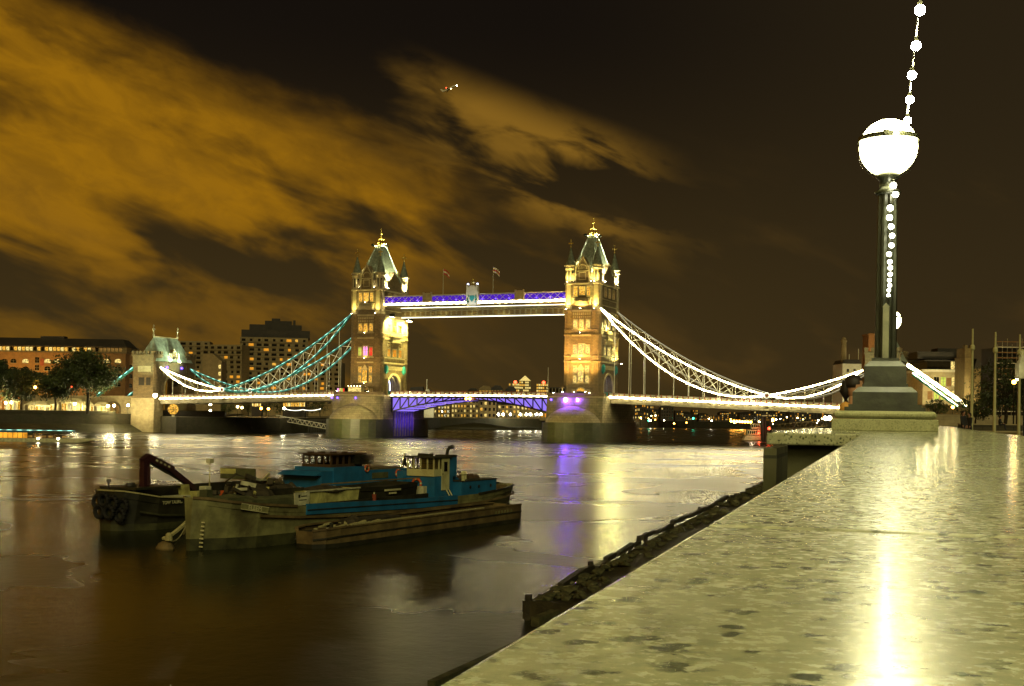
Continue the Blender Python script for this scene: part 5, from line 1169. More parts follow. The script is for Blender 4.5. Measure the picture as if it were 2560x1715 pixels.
cr = MB().box(-0.35, 0.35, -0.35, 0.35, 1.9, 3.0).box(-0.26, 0.26, -0.28, 0.28, 3.0, 5.0); crm = cr.build('crane_column', 'crane_maroon', K, loc=(0.3, -1.5, 0))
MB().beam((0.3, -1.75, 4.95), (0.3, -1.0, 5.35), 0.5, 0.55).beam((0.3, -1.1, 5.3), (0.3, 1.4, 4.3), 0.42, 0.5).build('crane_boom', 'crane_maroon', K)
MB().beam((0.3, 1.1, 4.35), (0.3, 3.7, 2.75), 0.34, 0.42).beam((0.3, 3.3, 3.0), (0.3, 3.9, 2.55), 0.22, 0.25).build('crane_jib', 'crane_maroon', K)
MB().tube([(0.3, -0.9, 4.85), (0.3, 0.9, 4.05)], 0.10, 8).tube([(0.3, 0.9, 4.05), (0.3, 2.2, 3.4)], 0.06, 8).build('boom_ram', 'hull_black', K)
MB().tube([(0.62, -1.35, 3.2), (0.62, -1.35, 4.6)], 0.12, 8).build('lift_ram', 'crane_maroon', K); MB().tube([(0.62, -1.3, 4.5), (0.7, -1.0, 4.7), (0.62, -0.85, 4.55), (0.62, -1.1, 4.3)], 0.03, 5).build('hose', 'hull_black', K)
for k in range(4): MB().beam((0.515, -0.55 + k * 0.42, 5.10 - k * 0.168), (0.515, -0.32 + k * 0.42, 5.008 - k * 0.168), 0.02, 0.14).build('boom_mark', 'lettering', K)
MB().tube([(0.3, 3.85, 2.6), (0.3, 3.9, 2.0)], 0.05, 6).build('hook', 'scrap_white', K)
MB().lathe((-0.4, -2.2, 2.2), [(0.4, 0), (0.22, 0.5), (0.22, 0.8), (0.45, 0.95), (0.3, 1.2)], 10).build('capstan', 'hull_black', K); MB().lathe((0.9, -2.4, 2.0), [(0.5, 0), (0.28, 0.4), (0.28, 0.6)], 10).build('winch_drum', 'scrap_yellow', K)
MB().box(-1.6, -0.2, -4.0, -2.9, 2.2, 3.0).build('fore_locker', 'hull_black', K); MB().tube([(-1.0, -3.8, 3.0), (-1.0, -3.8, 3.5)], 0.08, 6).lathe((-1, -3.8, 3.5), [(0.18, 0), (0.18, 0.2)], 8).build('fore_vent', 'hull_black', K)
MB().box(-2.4, 1.4, -3.4, 1.2, 2.95, 3.12).box(-2.2, -1.6, -3.0, 0.9, 2.0, 2.95).build('deck_rack', 'hull_black', K)
MB().prism([(0, 0), (1.1, 0), (0.9, 1.15), (-0.25, 1.15)], (1.2, 1.4, 2.0), (0, 1, 0), (0, 0, 1), (-0.12, 0, 0)).build('leaning_hatch', 'scrap_yellow', K)
for (x, s, sx, sy, sz, m_) in ((1.2, 0.9, 1.2, 2.0, 0.35, 'scrap_white'), (1.5, 3.0, 0.9, 1.2, 0.6, 'scrap_yellow'), (0.9, 4.4, 0.7, 0.7, 0.9, 'scrap_white'), (1.6, 6.8, 0.5, 1.2, 0.45, 'scrap_yellow'), (1.4, 8.0, 1.0, 1.4, 0.5, 'scrap_white'), (0.4, 9.5, 1.4, 1.0, 0.5, 'cover_green')):
    bevbox('deck_crate', x - sx / 2, x + sx / 2, s - sy / 2, s + sy / 2, 1.5, 1.5 + sz + 0.5, m_, K, 0.04, 1)
MB().box(1.3, 2.0, 5.6, 6.1, 1.9, 2.5).build('orange_box', 'life_orange', K)
MB().box(-2.79, -2.65, 2.0, 16, 1.75, 2.85).build('far_bulwark', 'hull_black', K)
MB().tube([(0.6, 5.2, 1.3), (0.6, 5.2, 2.5)], 0.13, 8).tube([(0.6, 5.2, 2.5), (0.6, 5.2, 4.7)], 0.06, 6).box(0.38, 0.82, 4.98, 5.42, 4.7, 5.05).build('light_mast', 'rope', K)
# cabin aft
MB().box(-2.2, 2.2, 17.6, 19.2, 1.7, 3.65).box(-2.2, 2.3, 19.2, 24.0, 1.7, 3.95).box(-2.2, 2.3, 24.0, 31.0, 1.7, 3.55).build('cabin_blue', 'boat_blue', K)
MB().prism([(0, 0), (0.9, 0), (0.9, 0.35)], (2.2, 16.7, 3.3), (0, 1, 0), (0, 0, 1), (-4.4, 0, 0)).build('cabin_shoulder', 'boat_blue', K)
whb = MB(); n_ = 6
for sx in (-1.6, 1.6):
    for k in range(n_): y_ = 19.7 + k * 0.9; whb.box(sx - 0.07, sx + 0.07, y_ - 0.09, y_ + 0.09, 3.9, 5.0)
    whb.box(sx - 0.08, sx + 0.08, 19.6, 24.3, 3.9, 4.2).box(sx - 0.08, sx + 0.08, 19.6, 24.3, 4.92, 5.05)
for k in range(5): x = -1.6 + k * 0.8; whb.box(x - 0.06, x + 0.06, 19.6, 19.74, 4.2, 4.92)
whb.box(-1.6, 1.6, 19.58, 19.75, 3.9, 4.2).box(-1.6, 1.6, 19.58, 19.75, 4.92, 5.05).box(-1.9, 1.9, 19.3, 24.7, 5.05, 5.17); whb.build('wheelhouse', 'boat_brown', K)
MB().box(-1.5, 1.5, 23.6, 24.2, 3.9, 4.95).build('wheelhouse_back', 'boat_brown', K)
for k in range(7): MB().box(1.0, 2.35, 23.0 + 0.0, 25.2, 4.15 + k * 0.13, 4.22 + k * 0.13).build('louvre', 'hull_black', K)
for k in range(4): MB().box(-1.4 + k * 0.75, -1.1 + k * 0.75, 20 + k * 0.7, 20.6 + k * 0.7, 5.17, 5.3).build('roof_fitting', 'boat_brown', K)
MB().box(2.30, 2.34, 25.0, 27.6, 2.75, 3.3).build('side_panel', 'cover_green', K)
ring_buoy(K, (2.38, 29.2, 3.1), 0.36, 'x'); ring_buoy(K, (2.38, 24.1, 3.75), 0.3, 'x')
MB().tube([(0, 27.5, 3.5), (0, 27.5, 4.6)], 0.06, 6).box(-0.3, 0.3, 27.4, 27.6, 4.1, 4.25).build('aft_mast', 'hull_black', K)
MB().box(-1.8, 1.9, 24.5, 30.8, 3.55, 3.68).build('cabin_roof', 'hull_rust', K)
fl = MB().tube([(0.8, 31.8, 2.9), (0.8, 32.6, 5.0)], 0.04, 5).build('flag_staff', 'rope', K)
b = MB(); b.v = [(0.8, 32.6, 5.0), (0.8, 32.35, 4.3), (0.85, 32.75, 4.0), (0.75, 32.2, 3.7), (0.8, 32.15, 4.0), (0.9, 32.9, 3.6)]; b.f = [(0, 1, 3), (0, 3, 5), (0, 2, 1), (0, 5, 2)]; b.build('flag', 'hull_black', fl)
lump = MB()
for i in range(12): lump.lathe((rn.uniform(-2, 1.5), 11 + i * 0.5, 1.6), [(rn.uniform(.4, .8), 0), (0.5, 0.7), (0.1, rn.uniform(1.0, 1.5))], 7)
lump.build('covered_stores', 'scrap_dark', K)
# float and rope between the bows
ft = root('mooring_float', M.matrix_basis @ Vector((-1.6, -0.8, 0)), BROT, 'small weedy float at the stem of the olive barge', 'float')
MB().lathe((0, 0, 0), [(0.6, -0.3), (0.7, 0.1), (0.5, 0.4), (0.2, 0.55)], 10, sy=0.7).build('body', 'hull_rust', ft); MB().lathe((0.3, 0, 0.6), [(0.25, 0), (0.2, 0.4), (0.1, 0.5)], 8).build('top_ring', 'rope', ft)
p0 = K.matrix_basis @ Vector((2.85, 1.0, 1.6)); p1 = M.matrix_basis @ Vector((-1.6, -0.8, 0.7)); p2 = M.matrix_basis @ Vector((-0.2, 0.2, 2.2))
for i, (a_, b_, sag, r_) in enumerate(((p0, p1, 1.4, 0.05), (p0, p1, 1.1, 0.05), (p1, p2, 0.1, 0.14), (K.matrix_basis @ Vector((2.9, 1.2, 1.5)), M.matrix_basis @ Vector((-0.7, 1.0, 2.0)), 0.1, 0.12))):
    rp = root('mooring_rope', a_, 0, ['pale rope looping from the crane boat down to the float', 'second strand looping from the crane boat down to the float', 'frayed rope from the float up to the olive stem', 'thick pale fender rope between the two bows'][i], 'rope')
    MB().tube([lerp3(a_, b_, t / 12) - UP * (sag * 4 * (t / 12) * (1 - t / 12)) - a_ for t in range(13)], r_, 6).build('strand', 'rope', rp); MB().lathe((0, 0, -0.05), [(r_ * 1.6, 0), (r_ * 1.8, 0.12), (r_, 0.2)], 6).build('knot', 'rope', rp)
# ------------------------------------------------------------------ banks
def land(name, pts, z, label, mat_top, mat_wall, wall_bottom=-0.6):
    n = len(pts); vs = [(p[0], p[1], z) for p in pts] + [(p[0], p[1], wall_bottom) for p in pts]
    b = MB().add(vs, [tuple(range(n))]); o = b.build(name, mat_top); tag(o, label, 'ground', kind='structure')
    wv = MB()
    for i in range(n):
        j = (i + 1) % n; wv.add([vs[i], vs[j], vs[j + n], vs[i + n]], [(0, 1, 2, 3)])
    wv.build('quay_wall', mat_wall, o); return o
pmat('quay_paving', (0.20, 0.17, 0.09), 0.8, scale=0.4)
pmat('grass_ground', (0.05, 0.085, 0.02), 0.9, scale=0.8, var=0.4)
land('hotel_quay', [(-330, 180), (-171, 344), (-144.5, 374), (-144.5, 412), (-135, 430), (-700, 1300), (-1200, 700)], 7.0, 'paved quay with trees beside the hotel', 'quay_paving', 'quay_stone')
pp = [onz(x, y, 0) for x, y in ((440, 1084), (560, 1083), (700, 1082), (830, 1080), (980, 1075), (1100, 1072), (1240, 1072), (1380, 1072), (1600, 1069), (1800, 1067), (1950, 1067), (2060, 1070))]
land('far_bank', [(p.x, p.y) for p in pp] + [(500, 1500), (3500, 5000), (-1500, 6500), (-900, 1000)], 6.2, 'dark far river bank beyond the bridge', 'quay_paving', 'quay_stone')
# shingle below the hotel quay
b = MB()
q = [(-330, 180), (-171, 344), (-144.8, 373), (-144.6, 412)]; off = [(7, -8), (7, -8), (6, -6), (9, 0)]
vs = []
for (x, y), (dx, dy) in zip(q, off): vs += [(x, y, 3.0), (x + dx * 0.6, y + dy * 0.6, 1.3), (x + dx, y + dy, -0.3)]
fs = []
for i in range(3): fs += [(i * 3, i * 3 + 1, i * 3 + 4, i * 3 + 3), (i * 3 + 1, i * 3 + 2, i * 3 + 5, i * 3 + 4)]
tag(b.add(vs, fs).build('shingle_beach', 'mud'), 'muddy shingle strip below the hotel quay', 'beach', kind='structure')
# parapet on the hotel quay
pq = root('quay_parapet', (-171, 344, 7.0), 0, 'low stone parapet along the tree lined quay', 'wall')
MB().beam((0, 0, 0.45), (26.5, 30, 0.45), 0.4, 0.9).beam((-159, -164, 0.45), (0, 0, 0.45), 0.4, 0.9).build('parapet_wall', 'quay_stone', pq)
MB().beam((0, 0, 0.95), (26.5, 30, 0.95), 0.55, 0.12).beam((-159, -164, 0.95), (0, 0, 0.95), 0.55, 0.12).build('parapet_coping', 'stone_dressed', pq)

# ------------------------------------------------------------------ trees
pmat('bark', (0.045, 0.036, 0.018), 0.9, scale=3)
pmat('leaf_dark', (0.035, 0.052, 0.012), 0.6, var=0.5, scale=0.25)
pmat('leaf_mid', (0.055, 0.075, 0.016), 0.6, var=0.5, scale=0.25)
def tree(pos, h, rad, label, seed, leaves=2600, leaf=0.7, group=None, mat='leaf_dark', trunk_r=None, lo=0.30):
    rn = random.Random(seed); T = root('tree', pos, rn.uniform(0, 6), label, 'tree', group); tr = trunk_r or h * 0.028
    b = MB(); ht = h * (lo + 0.08)
    b.tube([(0, 0, -0.3), (0.02 * h, 0, ht * 0.5), (0.01 * h, 0.02 * h, ht), (0.0, 0.01 * h, h * 0.8)], [tr * 1.25, tr, tr * 0.85, tr * 0.15], 8)
    cl = []
    for i in range(11):
        a = 2 * PI * i / 11 + rn.uniform(-.3, .3); z0 = ht * rn.uniform(0.75, 1.35); e = rn.uniform(0.45, 0.95) * rad; z1 = h * rn.uniform(lo + 0.14, 0.86)
        p0 = Vector((0.01 * h, 0.01 * h, z0)); p1 = Vector((math.cos(a) * e * 0.5, math.sin(a) * e * 0.5, (z0 + z1) / 2 + 0.04 * h)); p2 = Vector((math.cos(a) * e, math.sin(a) * e, z1))
        b.tube([p0, p1, p2], [tr * 0.5, tr * 0.3, tr * 0.08], 6); cl += [p2, (p1 + p2) / 2]
    b.build('trunk', 'bark', T)
    for i in range(30):
        a = rn.uniform(0, 2 * PI); z = rn.uniform(lo + 0.05, 1.0); prof = math.sin(min(1, (z - lo) / (1 - lo) * 0.92 + 0.08) * PI) ** 0.6
        r = rad * prof * math.sqrt(rn.uniform(0.1, 1)); cl.append(Vector((r * math.cos(a), r * math.sin(a), h * z * 0.95)))
    c = MB(); per = leaves // len(cl)
    for k in cl:
        sr = rad * rn.uniform(0.20, 0.36)
        for j in range(per):
            d = Vector((rn.gauss(0, 1), rn.gauss(0, 1), rn.gauss(0, 0.7))); d = d.normalized() * sr * rn.random() ** 0.4
            p = k + d; n_ = Vector((rn.gauss(0, 1), rn.gauss(0, 1), rn.gauss(0, 1))).normalized(); t_ = n_.orthogonal().normalized(); s_ = n_.cross(t_)
            l_ = leaf * rn.uniform(0.5, 1.1)
            c.add([p - t_ * l_ * 0.5, p + s_ * l_ * 0.32, p + t_ * l_ * 0.5, p - s_ * l_ * 0.32], [(0, 1, 2, 3)])
    o = c.build('crown', mat, T); o['kind'] = 'stuff'; return T
def ground_at(x, dep, z): p = at(x, 1035, dep); return Vector((p.x, p.y, z))
tree(ground_at(-8, 470, 7), 20, 8.5, 'plane tree at the upstream end of the quay row', 1, 9000, 1.0)
tree(ground_at(52, 466, 7), 17, 7.0, 'slim plane tree with orange lamp glowing in its leaves', 2, 7000, 0.95)
tree(ground_at(137, 462, 7), 16.5, 7.0, 'middle plane tree between the slim tree and the tallest one', 3, 7000, 0.95)
tree(ground_at(218, 462, 7), 23, 12.5, 'tallest broad plane tree beside the gateway tower', 4, 14000, 1.0, mat='leaf_mid', lo=0.34)

# ------------------------------------------------------------------ buildings facing the river
def facade(name, x0, x1, ytop, dep, gz, mat, label, depth=14.0, cat='building', rot=0.0):
    p = at(x0, 1035, dep); w_ = (x1 - x0) / FPX * dep; zt = at((x0 + x1) / 2, ytop, dep).z
    B = root(name, (p.x, p.y, gz), GAM + rot, label, cat); B['w'] = w_; B['h'] = zt - gz
    MB().box(0, w_, 0, depth, -1, zt - gz).build('wall', mat, B)
    return B, w_, zt - gz
WM = {}
def win(B, x, z, w_, h_, mat, y=-0.06, arch=False, frame=None):
    key = (round(w_, 2), round(h_, 2), arch)
    if key not in WM:
        b = MB()
        if arch: b.prism(arch_pts(w_ / 2, h_ * 0.6, h_ * 0.4, 4), (0, -0.05, 0), (1, 0, 0), (0, 0, 1), (0, 0.1, 0))
        else: b.box(-w_ / 2, w_ / 2, -0.05, 0.05, 0, h_)
        me = b.mesh('window'); me.materials.append(MATS['dark_glass'])
        f = MB().box(-w_ / 2 - 0.12, w_ / 2 + 0.12, -0.14, 0.04, -0.2, -0.02).box(-0.05, 0.05, -0.1, -0.04, 0, h_ * 0.95).box(-w_ / 2, w_ / 2, -0.1, -0.04, h_ * 0.5, h_ * 0.5 + 0.08).mesh('sash'); f.materials.append(MATS['bridge_grey'])
        WM[key] = (me, f)
    me, f = WM[key]
    o = bpy.data.objects.new('window', me); COL.objects.link(o); o.parent = B; o.location = (x, y, z)
    o.material_slots[0].link = 'OBJECT'; o.material_slots[0].material = MATS[mat]
    if frame: s = bpy.data.objects.new('sash', f); COL.objects.link(s); s.parent = o
    return o
rb = random.Random(5)
# brick warehouse behind the trees
Bw, w_, h_ = facade('brick_warehouse', -30, 312, 893 - 12, 540, 7, 'warehouse_brick', 'long orange brick warehouse behind the plane trees', 18)
k = 540 / FPX
def lx(px, x0=-30, kk=k): return (px - x0) * kk
def lz(py, px=150, kk=k, gz=7): return 9 + ((1035 + (px - 1280) * math.tan(ROLL)) - py) * kk - gz
MB().box(-0.5, w_ + 0.5, -0.4, 18, h_ - 0.1, h_ + 0.35).build('cornice', 'stone', Bw)
MB().box(0, w_, 1.2, 17, h_ + 0.35, h_ + 2.6).build('attic', 'pale_brick', Bw)
rf = MB().box(-0.5, w_ + 0.3, 0.2, 18, h_ + 2.6, h_ + 3.0).add([(-0.5, 0.4, h_ + 3.0), (w_, 0.4, h_ + 3.0), (w_, 17, h_ + 3.0), (-0.5, 17, h_ + 3.0), (-0.5, 5, h_ + 6.6), (w_ - 3, 5, h_ + 6.4), (w_ - 3, 14, h_ + 6.4), (-0.5, 14, h_ + 6.6)], [(0, 1, 5, 4), (1, 2, 6, 5), (2, 3, 7, 6), (4, 5, 6, 7), (3, 0, 4, 7)]).build('roof', 'dark_roof', Bw)
MB().box(lx(90), lx(150), 4, 8, h_ + 5, h_ + 7.4).build('roof_plant', 'dark_roof', rf)
for q in range(3): light('SPOT', Bw, (w_ * (0.15 + 0.3 * q), -26, 1.0), 30000, (1, .55, .12), (w_ * (0.15 + 0.3 * q), 0, 16), 1, 95)  # unseen spots added to wash the brick front orange
for i in range(34):
    x = 1.0 + i * (w_ - 2) / 34; m_ = rb.choice(('win_pale', 'win_gold', 'win_pale', 'dark_glass', 'win_gold')) if i < 26 else rb.choice(('win_dim', 'dark_glass'))
    win(Bw, x, h_ + 0.7, 1.25, 1.6, m_, y=1.1)
for r_, py in enumerate((907, 926, 946, 966)):
    for px in (-12, 10, 32, 62, 117, 140, 170, 205, 235, 264, 293): win(Bw, lx(px), lz(py, px), 2.6, 1.7, 'win_pale' if (r_ == 0 and px in (62, 117, 140, 170, 264, 293)) else 'dark_glass', arch=True, frame=True)
    win(Bw, lx(91), lz(py, 91), 1.7, 2.4, 'dark_glass', frame=True)
MB().box(lx(100), lx(108), -0.5, 0.0, lz(915), lz(898)).build('hoist_beam', 'red_paint', Bw)
B2, w2, h2 = facade('warehouse_end_block', 312, 338, 880, 545, 7, 'warehouse_brick', 'narrow end block of the brick warehouse next to the gateway', 20, rot=0.5)
MB().add([(-0.3, -0.3, h2), (w2 + 0.3, -0.3, h2), (w2 + 0.3, 20, h2), (-0.3, 20, h2), (w2 * 0.2, 6, h2 + 4), (w2 * 0.8, 6, h2 + 2.5)], [(0, 1, 5, 4), (1, 2, 5), (2, 3, 4, 5), (3, 0, 4)]).build('roof', 'dark_roof', B2)
for i in range(5): win(B2, w2 * 0.45, 3 + i * 4.2, 1.8, 1.8, 'dark_glass', arch=True, frame=True)
# stepped concrete hotel
HD = 720; hk_ = HD / FPX
def hz_(py, px): return 9 + ((1035 + (px - 1280) * math.tan(ROLL)) - py) * hk_ - 7
def hotel_block(x0, x1, yt, label, dd, rot, rows, cols, lit, stub=True, depth=20):
    B, w_, h_ = facade('hotel_block', x0, x1, yt, HD + dd, 7, 'concrete_panels', label, depth, rot=rot); B['group'] = 'stepped hotel blocks'
    pitch = 2.85; light('SPOT', B, (w_ * 0.5, -40, 2), 9000, (1, .70, .28), (w_ * 0.5, 0, 14), 1, 90)  # unseen warm spot added to lift the block front
    for r in range(rows):
        z = h_ - 2.4 - r * pitch
        if z < 1: break
        MB().box(-0.3, w_ + 0.3, -0.7, 0.0, z - 0.75, z - 0.25).build('balcony_band', 'concrete_panels', B)
        for c in range(cols):
            x = (c + 0.5) * w_ / cols; t_ = rb.random()
            win(B, x + rb.uniform(-.3, .3), z, w_ / cols * rb.choice((0.34, 0.5, 0.66)), 1.45, ('win_orange' if t_ < lit * 0.8 else 'win_gold' if t_ < lit else 'dark_glass'))
    return B, w_, h_
hotel_block(425, 520, 852, 'lower hotel block behind the gateway roof', 30, 0.15, 10, 5, 0.10)
hotel_block(505, 606, 862, 'wide concrete hotel block with scattered orange windows behind the teal chain', 0, -0.12, 11, 6, 0.14)
B, w_, h_ = hotel_block(598, 765, 843, 'tallest stepped hotel block with flat dark upper storeys', 10, 0.16, 12, 9, 0.13, depth=26)
MB().box(0.5, w_ + 1, 2, 24, h_, h_ + 4.5).box(5, w_ - 4, 5, 20, h_ + 4.5, h_ + 8).box(14, w_ - 10, 7, 16, h_ + 8, h_ + 10.5).box(18, 23, 8, 12, h_ + 10.5, h_ + 12).box(w_ - 9, w_ - 7.6, 6, 8, h_ + 8, h_ + 11).build('rooftop_storeys', 'dark_roof', B)
hotel_block(760, 850, 905, 'low hotel wing reaching towards the bridge tower', 20, 0.0, 9, 5, 0.14)
# ornate end pavilion of the hotel
Bp, w_, h_ = facade('stone_pavilion', 505, 552, 905, 560, 7, 'pale_brick', 'pale stone pavilion with lit edge beside the hotel', 10)
MB().prism([(0, 0), (w_, 0), (w_, 0.5), (w_ * 0.5, 4.0), (0, 3.2)], (0, -0.05, h_), (1, 0, 0), (0, 0, 1), (0, 9, 0)).build('gable', 'pale_brick', Bp)
for i in range(5): win(Bp, w_ - 0.8, h_ - 3 - i * 3.2, 1.0, 1.8, 'win_pale')
# lit marquees and kiosks along the quay
pmat('canvas', (0.62, 0.55, 0.30), 0.8, var=0.1)
emat('marquee_glow', (1.0, 0.82, 0.36), 0.8, vary=0.5, scale=0.4)
def marquee(px, dep, w_, hgt, label, n=4):
    B = root('marquee', ground_at(px, dep, 7.0), GAM, label, 'tent')
    MB().add([(0, 0, hgt), (w_, 0, hgt), (w_, 4, hgt), (0, 4, hgt), (w_ * 0.2, 2, hgt + 1.6), (w_ * 0.8, 2, hgt + 1.6)], [(0, 1, 5, 4), (1, 2, 5), (2, 3, 4, 5), (3, 0, 4), (3, 2, 1, 0)]).build('canvas_roof', 'canvas', B)
    for i in range(n + 1): MB().box(w_ * i / n - 0.07, w_ * i / n + 0.07, 0, 0.14, 0, hgt).build('pole', 'pale_paint', B)
    MB().box(0.1, w_ - 0.1, 3.6, 3.8, 0, hgt - 0.1).build('back_wall', 'canvas', B)
    for i in range(n):
        if rb.random() < 0.75: MB().box(w_ * i / n + 0.4, w_ * (i + 1) / n - 0.4, 3.4, 3.55, 0.2, hgt - 0.6).build('lit_counter', rb.choice(('marquee_glow', 'win_gold', 'win_pale')), B)
    light('POINT', B, (w_ / 2, 1.6, hgt - 0.5), 420, (1.0, 0.83, 0.42), size=0.4); light('POINT', B, (w_ / 2, -3.0, 2.2), 900, (1.0, 0.83, 0.42), size=0.4); return B
marquee(2, 480, 6.5, 4.6, 'bright pale marquee beside the upstream plane tree')
marquee(60, 478, 9.0, 3.0, 'lit refreshment tent between the two slim plane trees')
marquee(108, 482, 5.0, 3.4, 'glowing tent with gold counters beside the middle plane tree')
marquee(144, 476, 9.5, 4.2, 'broad white tent just past the middle plane tree')
marquee(188, 478, 6.0, 3.2, 'white tent at the trunk of the tallest plane tree')
marquee(233, 480, 5.5, 3.0, 'small tent by the arch near the gateway tower')
# approach viaduct wall behind the quay
va = root('approach_viaduct', (-144, BY + 2, 7.0), 0, 'pale stone approach viaduct with lit arch beside the gateway', 'viaduct')
MB().box(-60, -0.5, 0, 16, 0, 6.0).box(-60, -0.5, -0.3, 0.2, 6.0, 7.0).build('wall', 'stone_dressed', va)
b = MB(); ap = arch_pts(3.4, 2.0, 2.6, 7)
for i in range(len(ap) - 1): b.beam((-12 + ap[i][0], -0.15, ap[i][1]), (-12 + ap[i + 1][0], -0.15, ap[i + 1][1]), 0.5, 0.5, up=(0, 1, 0))
b.build('arch_moulding', 'stone', va); MB().prism(arch_pts(3.2, 2.0, 2.4, 7), (-12, -0.05, 0), (1, 0, 0), (0, 0, 1), (0, 0.04, 0)).build('arch_opening', 'win_dim', va)
# street lamps
def street_lamp(px, py, dep, gz, label, mat='lamp_warm', r=0.38, en=900, col=(1.0, 0.80, 0.36), group='street lamps'):
    p = at(px, py, dep); hgt = max(1.5, p.z - gz)
    S = root('street_lamp', (p.x, p.y, gz), 0, label, 'street lamp', group)
    MB().tube([(0, 0, 0), (0, 0, hgt - r)], [0.12, 0.07], 6).build('post', 'dark_metal', S)
    MB().lathe((0, 0, hgt), sphere_prof(r, -PI / 2, PI / 2, 6), 8).build('lantern', mat, S, True)
    if en: light('POINT', S, (0.0, -r - 0.3, hgt), en, col, size=r)
    return S
QL = 'white globe street lamp among the quay tents'
for x, y in ((14, 1007), (28, 1006), (187, 1010), (270, 1015), (285, 1014), (320, 1013)): street_lamp(x, y, 468, 7, QL, 'lamp_white', 0.42, 3200)
street_lamp(88, 968, 458, 7, 'orange street lamp standing before the slim plane tree', 'lamp_orange', 0.5, 900, (1.0, 0.45, 0.1))
street_lamp(178, 967, 459, 7, 'red signal lamp in front of the tallest plane tree', 'led_red', 0.3, 0)
street_lamp(388, 991, 464, 12.6, 'intense white lamp on the gateway at the deck end', 'lamp_white', 0.75, 1800)
# bank beyond the side span -------------------------------------
pt = root('timber_jetty', ground_at(560, 520, 0), GAM, 'dark timber piled jetty under the hotel side span', 'jetty')
jw = (835 - 560) / FPX * 520
MB().box(0, jw, 0, 6, 5.0, 5.6).build('deck', 'wet_timber', pt)
for i in range(46): MB().box(-0.28, 0.28, -0.25, 0.25, -0.8, 5.0 + rb.uniform(-.3, .5)).build('pile', 'wet_timber', pt, loc=(0.5 + i * (jw - 1) / 45, -0.1, 0))
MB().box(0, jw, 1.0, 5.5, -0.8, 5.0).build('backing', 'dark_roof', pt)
gw = root('gangway', at(690, 1038, 505), GAM, 'white lattice gangway sloping down from the jetty', 'gangway')
a_ = Vector((0, 0, 0)); e_ = Vector(((832 - 690) / FPX * 505, 0, -(1060 - 1036) / FPX * 505))
for off in (0, 1.6):
    b = MB().beam(a_ + Vector((0, off, 0)), e_ + Vector((0, off, 0)), 0.18).beam(a_ + Vector((0, off, -1.9)), e_ + Vector((0, off, -1.9)), 0.18); b.build('chord', 'hanger_paint', gw)
    for i in range(12):
        p = lerp3(a_, e_, i / 12) + Vector((0, off, 0)); q = lerp3(a_, e_, (i + 0.5) / 12) + Vector((0, off, -1.9)); r_ = lerp3(a_, e_, (i + 1) / 12) + Vector((0, off, 0))
        MB().beam(p, q, 0.12).build('lattice_bar', 'hanger_paint', gw); MB().beam(q, r_, 0.12).build('lattice_bar', 'hanger_paint', gw)
for i in range(3): light('POINT', gw, tuple(lerp3(a_, e_, 0.2 + 0.3 * i) + Vector((0, -4, 1))), 160, (1, 0.85, 0.5), size=0.3)
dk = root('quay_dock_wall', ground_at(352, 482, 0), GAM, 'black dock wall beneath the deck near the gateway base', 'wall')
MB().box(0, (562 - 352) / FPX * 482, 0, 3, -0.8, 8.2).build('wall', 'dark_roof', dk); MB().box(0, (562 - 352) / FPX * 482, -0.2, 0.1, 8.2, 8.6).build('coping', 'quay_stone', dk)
sg = root('river_sign', ground_at(433, 470, 0), GAM, 'round orange lit number sign on a post by the dock wall', 'sign')
MB().box(-0.45, 0.45, -0.45, 0.45, -1, 6.8).build('post', 'pale_paint', sg); MB().tube([(0, -0.5, 9.0), (0, 0.1, 9.0)], 2.0, 16).build('disc', 'win_gold', sg); MB().box(-0.5, 0.5, -0.62, -0.55, 8.2, 8.4).box(-0.5, 0.5, -0.62, -0.55, 9.6, 9.8).box(0.3, 0.5, -0.62, -0.55, 8.4, 9.6).box(-0.5, 0.5, -0.62, -0.55, 8.9, 9.1).build('numeral', 'dark_metal', sg)
for x, y, m_, c_, nm in ((526, 1011, 'lamp_white', (1, .95, .7), 'tall white lamp under the hotel span'), (526, 1027, 'lamp_white', (1, .95, .7), 'lower white lamp under the hotel span'), (653, 1021, 'lamp_orange', (1, .45, .1), 'strong orange lamp at the gangway head'), (671, 1022, 'lamp_orange', (1, .45, .1), 'second orange lamp beside the gangway head'), (594, 1017, 'lamp_warm', (1, .7, .3), 'small warm lamp by the hotel gardens'), (605, 1019, 'lamp_warm', (1, .7, .3), 'twin warm lamp by the hotel gardens'), (711, 1021, 'lamp_white', (1, .9, .6), 'white lamp above the lattice gangway')):
    street_lamp(x, y, 530, 6.2, nm, m_, 0.5, 1500, c_)
for i, (x, y0, w_) in enumerate(((630, 1004, 3.4), (642, 1004, 3.0), (708, 1004, 4.2), (722, 1004, 4.2), (738, 1004, 4.2), (752, 1004, 3.0))):
    p = at(x, y0 + 8, 560); s = root('lit_shopfront', (p.x, p.y, 6.2), GAM, ['gold lit shopfront over the orange lamps', 'narrow gold shopfront by the orange lamps', 'gold restaurant bay above the gangway', 'broad gold restaurant bay above the gangway', 'gold restaurant bay nearer the bridge pier', 'end restaurant bay nearest the bridge pier'][i], 'shopfront')
    zz = p.z - 6.2; MB().box(-0.2, w_ * 0.7, 0, 4, 0, zz + 2.2).build('frame', 'dark_roof', s)
    for q in range(3): MB().box(0.05 + q * w_ * 0.22, 0.05 + q * w_ * 0.22 + w_ * 0.17, -0.06, 0.0, zz - 0.8, zz + 1.6).build('window', rb.choice(('win_gold', 'win_pale')), s)
